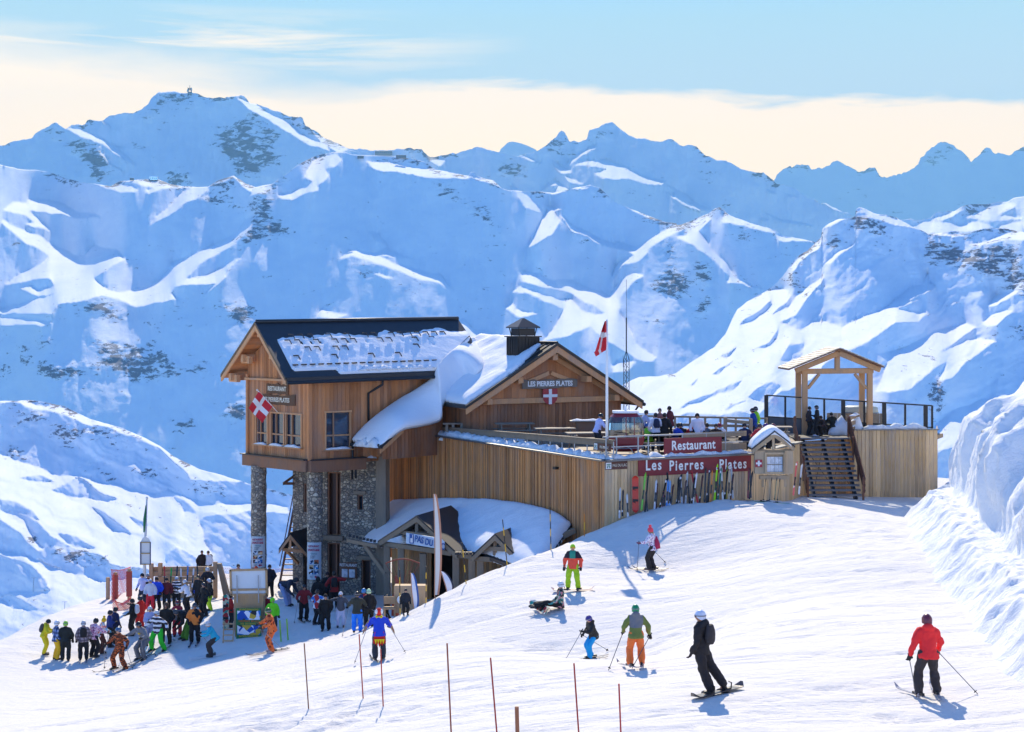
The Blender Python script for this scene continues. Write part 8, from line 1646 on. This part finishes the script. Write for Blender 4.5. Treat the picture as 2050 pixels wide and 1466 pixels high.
at('skier in red jacket behind the white notice board, left edge',477,1194,70,190,jacket='9c1c20',trousers='17171a',head=None,hair='b',pose='poles',**Q,poles=dict(who='the skier in red behind the notice board',only=1,tips=((0,0),(.15,-.25))))
at('person with bright orange hat behind the notice board',513,1198,70,180,jacket='1a1c24',trousers='17171a',head='beanie',headc='f05a30',**Q)
at('tall person in dark navy jacket at the right of the notice board',540,1196,71,175,jacket='151a2c',trousers='131316',head='beanie',headc='2a2c34',pose='pocket',**Q)
at('person in red jacket left of the wooden crate holding a snowboard',461,1258,72,-60,jacket='b82420',trousers='2c2c30',head=None,hair='k',pose='cross',**Q)
at('person in dark red jacket hidden between crate and lime jacket',532,1258,72,190,jacket='7c1420',trousers='17171a',head=None,hair='b',**Q)
at('person in lime green hooded jacket behind the orange suit',545,1268,73,200,jacket='70e020',trousers='2a2c30',head='hood',headc='70e020',**Q)
at('skier in orange leopard print suit with lime green goggles',543,1306,95,110,pose='poles',jacket='leopard',trousers='leopard',headc='3c5c30',goggles='80e030',boots='c8b8b0',**Q,skis=dict(who='the skier in the orange leopard suit',c='3c3034'),poles=dict(who='the skier in the orange leopard suit',tips=((-.1,-.9),(.3,-.7))))
at('person in grey trousers bending over beside the metal stairs',577,1213,72,-110,pose='bend',jacket='2c3040',trousers='9aa0c0',headc='2c2c30',**Q)
at('person in maroon jacket with a white chest band on skis',608,1243,78,200,pose='poles',jacket='7c1c24',trousers='141416',headc='202024',**Q,skis=dict(who='the skier in the maroon jacket',c='2a2a30'),poles=dict(who='the skier in the maroon jacket',tips=((-.7,.1),(.15,-.1))))
at('person in white, blue and red jacket carrying skis under the porch',634,1251,76,-40,jacket='tri',trousers='1a1a1e',headc='2c2420',pose='carry',**Q)
at('person dressed all in black facing the camera in the shade',652,1263,80,178,jacket='101012',trousers='101012',head='beanie',headc='141416',long=.06,pose='pocket',**Q)
at('person in grey jacket, white trousers and white hat',682,1256,72,185,jacket='50545c',trousers='c8d0e8',head='beanie',headc='e8e8ea',pose='carry',**Q)
at('person in black hooded coat by the round stone column',637,1226,76,20,jacket='131315',trousers='121214',head='hood',headc='131315',**Q)
at('person in black and red jacket lifting skis at the doorway',669,1222,84,10,jacket='8c1c1c',trousers='121214',head=None,hair='k',pack='161618',pose='carry',**Q)
at('person with black jacket standing half inside the doorway',655,1215,76,200,jacket='18181a',trousers='121214',head='beanie',headc='2c1c1c',**Q)
at('skier in olive jacket and bright blue trousers seen from behind',715,1266,86,5,pose='poles',jacket='34362c',trousers='1c80f0',headc='3c342c',goggles='333333',**Q,poles=dict(who='the skier in bright blue trousers',tips=((-.25,-.25),(.9,.15))))
at('person in black suit with lime and white helmet by the menu board',739,1256,82,20,jacket='141418',trousers='121214',headc='c8e8b0',goggles='50c040',**Q)
at('person with light blue helmet and red collar by the menu board',727,1252,79,-20,jacket='navy_red',trousers='141418',headc='3c88c0',**Q)
at('seated person in black beside the small table',776,1240,52,60,kid=True,jacket='16161a',trousers='141416',headc='3c4048',**Q)
at('person in dark blue leaning by the wooden counter',812,1232,58,190,kid=True,jacket='181c28',trousers='121214',head='beanie',headc='1c1c20',**Q)
# the bright costume
def wings(root, J):
    cols = ('2040d0','f0d010','d82018','209040')
    for i in (0,1):
        for k,c in enumerate(cols):
            b = MB(); a = J['sh'][i]; w_ = J['hand'][i]; side = J['rt']*(-1,1)[i]; q = J['pel']-J['up']*.05
            for j in range(4):
                t = (j+k*0.25)/4; p0 = a.lerp(w_,t*.9)+side*.07; d_ = Vector((side.x*.12,-.02,-.30)); u_ = J['up']*.07; b.prism([p0-u_,p0+u_,p0+d_*.7+side*.02+u_*.4,p0+d_,p0+d_*.7-u_*.6], J['fw']*-.03*(1+.2*k))
            child('feathers', b, cloth('f'+c,c), root, False)
    b = MB(); cl = J['pel']-J['fw']*.10
    for j in range(5): x = (j-2)*.055; b.prism([cl+J['rt']*(x-.03)+J['up']*.05,cl+J['rt']*(x+.03)+J['up']*.05,cl+J['rt']*(x*1.5+.035)-J['up']*(.34-.03*abs(j-2)),cl+J['rt']*(x*1.5)-J['up']*(.44-.05*abs(j-2)),cl+J['rt']*(x*1.5-.035)-J['up']*(.34-.03*abs(j-2))], -J['fw']*.03)
    child('tail_feathers', b, cloth('fd82018','d82018'), root, False)
    b = MB()
    for j in range(4): x = (j-1.5)*.08; b.prism([cl+J['rt']*(x-.045)-J['up']*.18-J['fw']*.035,cl+J['rt']*(x+.045)-J['up']*.18-J['fw']*.035,cl+J['rt']*x-J['up']*.34-J['fw']*.035], -J['fw']*.02)
    child('yellow_feathers', b, cloth('ff0d010','f0d010'), root, False)
    b = MB(); h = J['hc']; ball(b,h+Vector((0,-.01,.02)),Vector((.115,.12,.135)),J['Rh']); child('hood', b, cloth('parrot_red','d82820'), root)
    b = MB(); ball(b,h+Vector((.075,-.05,.03)),Vector((.06,.07,.08))); ball(b,h+Vector((-.075,-.05,.03)),Vector((.06,.07,.08))); child('cheek_patches', b, WHITE, root)
    b = MB(); ell_tube(b,[(J['neck']-J['up']*.01,Vector((.14,0,0)),Vector((0,.12,0))),(J['neck']+J['up']*.05,Vector((.11,0,0)),Vector((0,.10,0)))],14); child('collar', b, cloth('ff0d010','f0d010'), root)
MATS['cloth_ff0d010'] = cloth('ff0d010','f0d010')
at('skier in a red, blue and yellow parrot costume seen from behind',759,1321,108,8,pose='poles',jacket='1c44c8',trousers='30343e',head=None,face=False,build=1.05,extra=wings,voxel=.03,skis=dict(who='the skier in the parrot costume',v=8),poles=dict(who='the skier in the parrot costume',tips=((-.45,-.35),(.5,-.4))))
# ---- on the open slope
at('snowboarder with lime hat, navy and coral jacket and acid green trousers',1147,1181,99,170,voxel=.026,pose=dict(p=(0,0,.515),lean=2,feet=((-.19,0),(.19,.0)),hands=((-.10,.03,-.50),(.12,.04,-.50)),hy=10),jacket='navy_coral',trousers='a8d020',head='beanie',headc='a8e030',goggles='f05020',glove='2c2c34',board=dict(ang=90,c='c8a8a0',label='pinkish snowboard under the rider in acid green trousers'))
g_ = hit(1110,1218)
person('snowboarder sitting on the snow in a flowery jacket and white helmet',g_,92,H=1.66,pose=dict(p=(0,-.10,.09),lean=-6,feet=((-.10,.66,.02),(.12,.70,.02)),hands=((-.10,.30,-.36),(.10,.26,-.38)),hp=-8,hy=-20,khints=[(-.1,0,1),(.1,0,1)]),jacket='flowers',trousers='1a1a1c',headc='e4e4e6',goggles='222222',voxel=.026,glove='2a8c88')
make_board(hit(1082,1222)+Vector((0,0,0)),math.radians(20),'boardp','colourful snowboard at the feet of the sitting rider',tilt=-38,z=.10)
def ponybag(root,J):
    b = MB(); c = J['pel']+J['up']*.22-J['fw']*.19; ell_tube(b,[(c-J['up']*.26,J['rt']*.14,J['fw']*.09),(c-J['up']*.08,J['rt']*.13,J['fw']*.09),(c+J['up']*.14,J['rt']*.05,J['fw']*.04),(c+J['up']*.20,J['rt']*.02,J['fw']*.02)],12); child('drawstring_bag', b, cloth('bag_pink','b02850'), root)
at('skier with coral bobble hat, white patterned jacket and pink drawstring bag',1303,1141,94,65,voxel=.026,pose=dict(p=(0,-.05,.50),lean=8,feet=((-.10,.05),(.10,-.06)),hands=((-.12,.34,-.26),(.14,.30,-.30)),hy=10),jacket='ditsy',trousers='2c2626',head='pom',headc='f04c5c',goggles='30a0b0',hair='f',glove='7c2040',boots='5a4a48',extra=ponybag,
  skis=dict(who='the skier with the coral bobble hat',c='3c3438',len=1.5),poles=dict(who='the skier with the coral bobble hat',tips=((-.05,.05),(.45,-.65)),c='5a5a60'))
at('skier with purple helmet, black jacket and turquoise trousers leaning into a turn',1183,1320,94,115,q=.92,voxel=.026,pose=dict(p=(0.03,-.08,.47),lean=20,roll=-8,feet=((-.13,.12),(.13,-.05)),hands=((-.06,.44,-.14),(.14,.10,-.42)),hp=-18),jacket='2c2826',trousers='10a0e0',headc='3c3088',goggles='e8e8f0',hood='same',kid=True,
  skis=dict(who='the skier in turquoise trousers',c='a8a098',w='pale',ang=-12),poles=dict(who='the skier in turquoise trousers',tips=((.05,.55),(.1,-.95)),c='8a8a90'))
at('skier with green helmet, grey and olive hooded jacket and orange trousers',1273,1334,122,6,voxel=.026,pose=dict(p=(0,-.02,.51),lean=6,feet=((-.17,0),(.17,.02)),hands=((-.12,.20,-.42),(.20,.08,-.48))),jacket='green_grey',trousers='f07838',headc='1c8c58',goggles='e0f4e8',hood='same',hair='b',boots='c8b8b0',
  skis=dict(who='the skier in orange trousers',v=12,c='8c8c94',w='grey'),poles=dict(who='the skier in orange trousers',tips=((-.42,-.40),(-.50,-.35)),c='5a5a60'))
at('snowboarder all in black with white helmet leaning back on a board',1408,1386,172,60,q=.98,voxel=.026,pose=dict(p=(-.02,.02,.52),lean=0,roll=0,feet=((-.16,-.22),(.16,-.42)),hands=((-.06,.10,-.50),(.10,.02,-.50)),hy=35),jacket='232022',trousers='262123',headc='d4dcec',goggles='222a44',hair='k',pack='343032',hood='same',glove='2c2426',
  board=dict(ang=70,c='3c3438',label='black snowboard under the rider dressed in black'))
at('skier in bright red jacket and charcoal trousers with maroon helmet seen from behind',1857,1393,176,4,voxel=.026,pose=dict(p=(0,-.02,.51),lean=5,feet=((-.20,0),(.20,.03)),hands=((-.16,.04,-.50),(.12,.24,-.44))),jacket='f02c30',trousers='383234',headc='6c2c40',hair='b',hood='same',glove='2c2c30',boots='a89ca0',
  skis=dict(who='the skier in the bright red jacket',v=12,c='a8a4a8',w='grey'),poles=dict(who='the skier in the bright red jacket',tips=((.12,-.10),(.62,-.55)),c='6c6c74'))
# ---- on the terrace
DZT = -5.62
def dine(label, px, ytop, hd, pose='stand', H=1.74, fixY=None, **k):
    tot = {'sit':.79,'table':.74,'lookdown':.97,'bend':.80}.get(pose,1.0)*H*1.045; z = DZT+tot; Y = z*F/(HY-ytop); Y = min(max(Y,66.7),77.5) if fixY is None else fixY
    return person(label, ((px-CX)/F*Y,Y,DZT), hd, H=H, pose=pose, group=DINE, **k)
dine('person in pale lilac jacket with dark helmet leaning over a terrace table beside the cabin',1195,829,-60,'lookdown',jacket='c4c8f0',trousers='20242c',headc='1c1c20')
dine('person in pale lilac jacket looking down, first right of the red cabin',1286,817,-70,'lookdown',jacket='b0aec8',trousers='2a2c34',head=None,hair='k')
dine('person in white jacket with small navy backpack on the terrace',1313,822,5,jacket='dcdce8',trousers='20283c',head=None,hair='k',pack='1c2848')
dine('person in pinkish brown jacket behind the navy backpack',1321,812,170,jacket='8c5c58',trousers='20202a',head=None,hair='b')
dine('person in black coat on the terrace between backpack and maroon jacket',1330,823,-20,jacket='1c1618',trousers='141416',head=None,hair='k',long=.1)
dine('person in maroon coat standing tallest of the terrace group',1342,808,60,jacket='5c1c28',trousers='1c181c',head=None,hair='k',long=.08)
dine('person in royal blue jacket bent over a terrace table',1349,849,-60,'table',jacket='2444b0',trousers='18181c',head=None,hair='k')
dine('person with black helmet and white jacket sitting above the Restaurant banner',1396,823,170,'stand',H=1.72,jacket='e4dce8',trousers='1c1c20',headc='1a1a1c')
dine('person in red jacket sitting with back to the camera on the terrace',1389,850,10,'table',jacket='c02028',trousers='1c1c20',headc='8c1820')
dine('person in lime and teal jacket seated behind the red cabin',1300,848,20,'table',jacket='80c830',trousers='18181c',headc='1c4c90')
dine('person in dark blue jacket standing left of the glass balustrade',1509,812,100,jacket='1c4494',trousers='1c2450',headc='1c1c24',goggles='888890')
dine('person in lime green jacket just behind the dark blue jacket',1515,809,100,jacket='a0d828',trousers='1c1c20',headc='20242c',goggles='8890a0')
dine('person in red jacket seated by the glass balustrade',1525,843,150,'table',jacket='c83038',trousers='1c1c20',headc='3c2c30')
dine('person in pink patterned jacket seated low by the glass balustrade',1521,851,-100,'table',jacket='pink_print',trousers='20202a',headc='5a2c70')
dine('person in dark clothes seated furthest right under the balustrade',1557,845,120,'table',jacket='3c2430',trousers='18181c',headc='6c3038')
dine('person in black ski suit standing at the top of the stairs',1636,807,80,H=1.60,fixY=75.3,jacket='19171a',trousers='161416',headc='18181c',goggles='e8e8f0',pose='lookdown' if False else 'cross',boots='d0ccd4')
dine('person crouching in brown beside the one at the top of the stairs',1650,862,120,'table',H=1.45,fixY=75.9,jacket='3c2c2a',trousers='201c1c',head='beanie',headc='3c2c28')
dine('person with dark hair half hidden by the left timber post',1619,824,-80,fixY=76.2,H=1.5,jacket='3c2c2a',trousers='1c1c20',head=None,hair='k')
dine('person with dark hair behind the glass in the middle',1668,829,10,'table',H=1.6,fixY=76.5,jacket='24241c',trousers='1c1c20',head=None,hair='k')

dine('person in black jacket seated behind the letter R of the terrace banner',1368,853,20,'table',jacket='1c1c20',trousers='141416',headc='2a2a30')
dine('person in grey jacket seated to the right of the white jacket',1411,852,-30,'table',jacket='5a5c64',trousers='141416',head=None,hair='k')
dine('person in dark brown coat seated left of the terrace ski rack',1434,850,170,'table',jacket='3a2820',trousers='141416',head=None,hair='b')
dine('person in white jacket seated just before the terrace ski rack',1446,856,20,'table',jacket='d8d4dc',trousers='141416',headc='8c2430')
dine('person in navy jacket seated right of the terrace ski rack',1492,852,0,'table',jacket='1c2444',trousers='141416',headc='24242c')
# ------------------------------------------------------------------ buildings and mast far up on the ridges
def ridge_depth(px, py):
    # first mountain surface met along this line of sight
    dg = bpy.context.evaluated_depsgraph_get(); d = Vector(((px-CX)/F,1,(HY-py)/F)).normalized(); r = S.ray_cast(dg, d*400, d); return r[1] if r[0] else None
LW = mat('lift_station_wall',(0.25,0.22,0.19),0.8)
def far_hut(px,py,wpx,hpx,label,cat='building',m=LW,dy=2.5):
    h = ridge_depth(px,py+dy); 
    if h is None: return
    Y = h.y*.997; k = Y/F; c = Vector(((px-CX)*k,Y,h.z)); mb = MB(); mb.box(c+Vector((0,0,hpx*k*.5)),(wpx*k,hpx*k*1.5,hpx*k*1.6)); o = mb.build('lift_station', m, None); tag(o,label,cat)
    mb = MB(); a = c+Vector((-wpx*k*.56,-hpx*k*.9,hpx*k*1.3)); w_ = Vector((wpx*k*1.12,0,0)); mb.prism([a,a+w_,a+w_*.5+Vector((0,0,hpx*k*.3))],(0,hpx*k*1.8,0)); mb.build('roof', RSNOW, o)
    mb = MB(); n = max(2,int(wpx/4)); [mb.box(c+Vector((-wpx*k*.5+wpx*k*(i+.5)/n,-hpx*k*.77,hpx*k*.6)),(wpx*k/n*.6,hpx*k*.06,hpx*k*.4)) for i in range(n)]; mb.build('window', gm, o)
far_hut(768,308,34,5,'long lift station building on the ridge above the tower roof')
far_hut(803,314,20,3.5,'smaller lift building right of the long ridge station')
far_hut(722,315,12,3,'tiny hut left of the long ridge station')
far_hut(308,358,16,4,'summit restaurant shining in the sun on the left saddle',m=mat('shiny_panels',(0.8,0.8,0.75),0.2,0.6))
far_hut(264,359,7,3,'tiny dark lift hut on the left saddle')
h = ridge_depth(380,190)
if h is not None:
    k = h.y/F; c = Vector(((380-CX)*k,h.y,(HY-188)*k)); mb = MB()
    for sx in (-1,1):
        for sy in (-1,1): mb.beam(c+Vector((sx*3*k,sy*3*k,-6*k)),c+Vector((sx*3*k,sy*3*k,11*k)),.9*k,.9*k,up=(0,1,0))
    for z in (-2,3,8,11): mb.box(c+Vector((0,0,z*k)),(8*k,8*k,.8*k))
    mb.beam(c+Vector((0,0,8*k)),c+Vector((0,0,17*k)),.7*k,.7*k,up=(0,1,0)); o = mb.build('antenna_tower', mat('antenna_grey',(0.10,0.11,0.13),.7), None); tag(o,'antenna tower with platforms on the summit of the left peak','antenna')
    mb = MB(); mb.box(c+Vector((-4*k,0,6*k)),(3*k,2*k,4*k)); mb.box(c+Vector((3*k,0,10*k)),(3*k,2*k,3*k)); mb.build('dish', WHITE, o)
for px,py,h_,lb in ((66,1185,28,'snow cannon lance on the sunny slope at the far left'),(128,1235,30,'chairlift pylon seen above the heads of the left cluster')):
    d = ridge_depth(px,py)
    if d is not None: k = d.y/F; mb = MB(); mb.beam(d,d+Vector((2*k,0,h_*k)),.7*k,.7*k,up=(0,1,0)); mb.beam(d+Vector((-3*k,0,h_*k)),d+Vector((7*k,0,h_*k)),.5*k,.5*k); o = mb.build('lift_pylon', mat('pylon_grey',(0.25,0.27,0.3)), None); tag(o,lb,'pylon')
# ------------------------------------------------------------------ air between here and the far ranges
def haze_box():
    x0,x1,y0,y1,z0,z1 = -9000,12000,-300,22000,-4200,3400
    v = [(x,y,z) for z in (z0,z1) for y in (y0,y1) for x in (x0,x1)]
    f = [(0,2,3,1),(4,5,7,6),(0,1,5,4),(2,6,7,3),(0,4,6,2),(1,3,7,5)]
    m = bpy.data.materials.new('haze_air'); m.use_nodes = True; m.node_tree.nodes.clear(); T = NT(m.node_tree)
    o = T.node('ShaderNodeOutputMaterial'); pv = T.node('ShaderNodeVolumePrincipled')
    pv.inputs['Color'].default_value = (0.30,0.69,1.0,1); pv.inputs['Density'].default_value = HAZE_D; pv.inputs['Anisotropy'].default_value = 0.0
    T.link(pv.outputs[0], o.inputs['Volume'])
    h = link_mesh('haze', v, f, m); h['kind'] = 'stuff'
HAZE_D = 4.3e-5
haze_box()
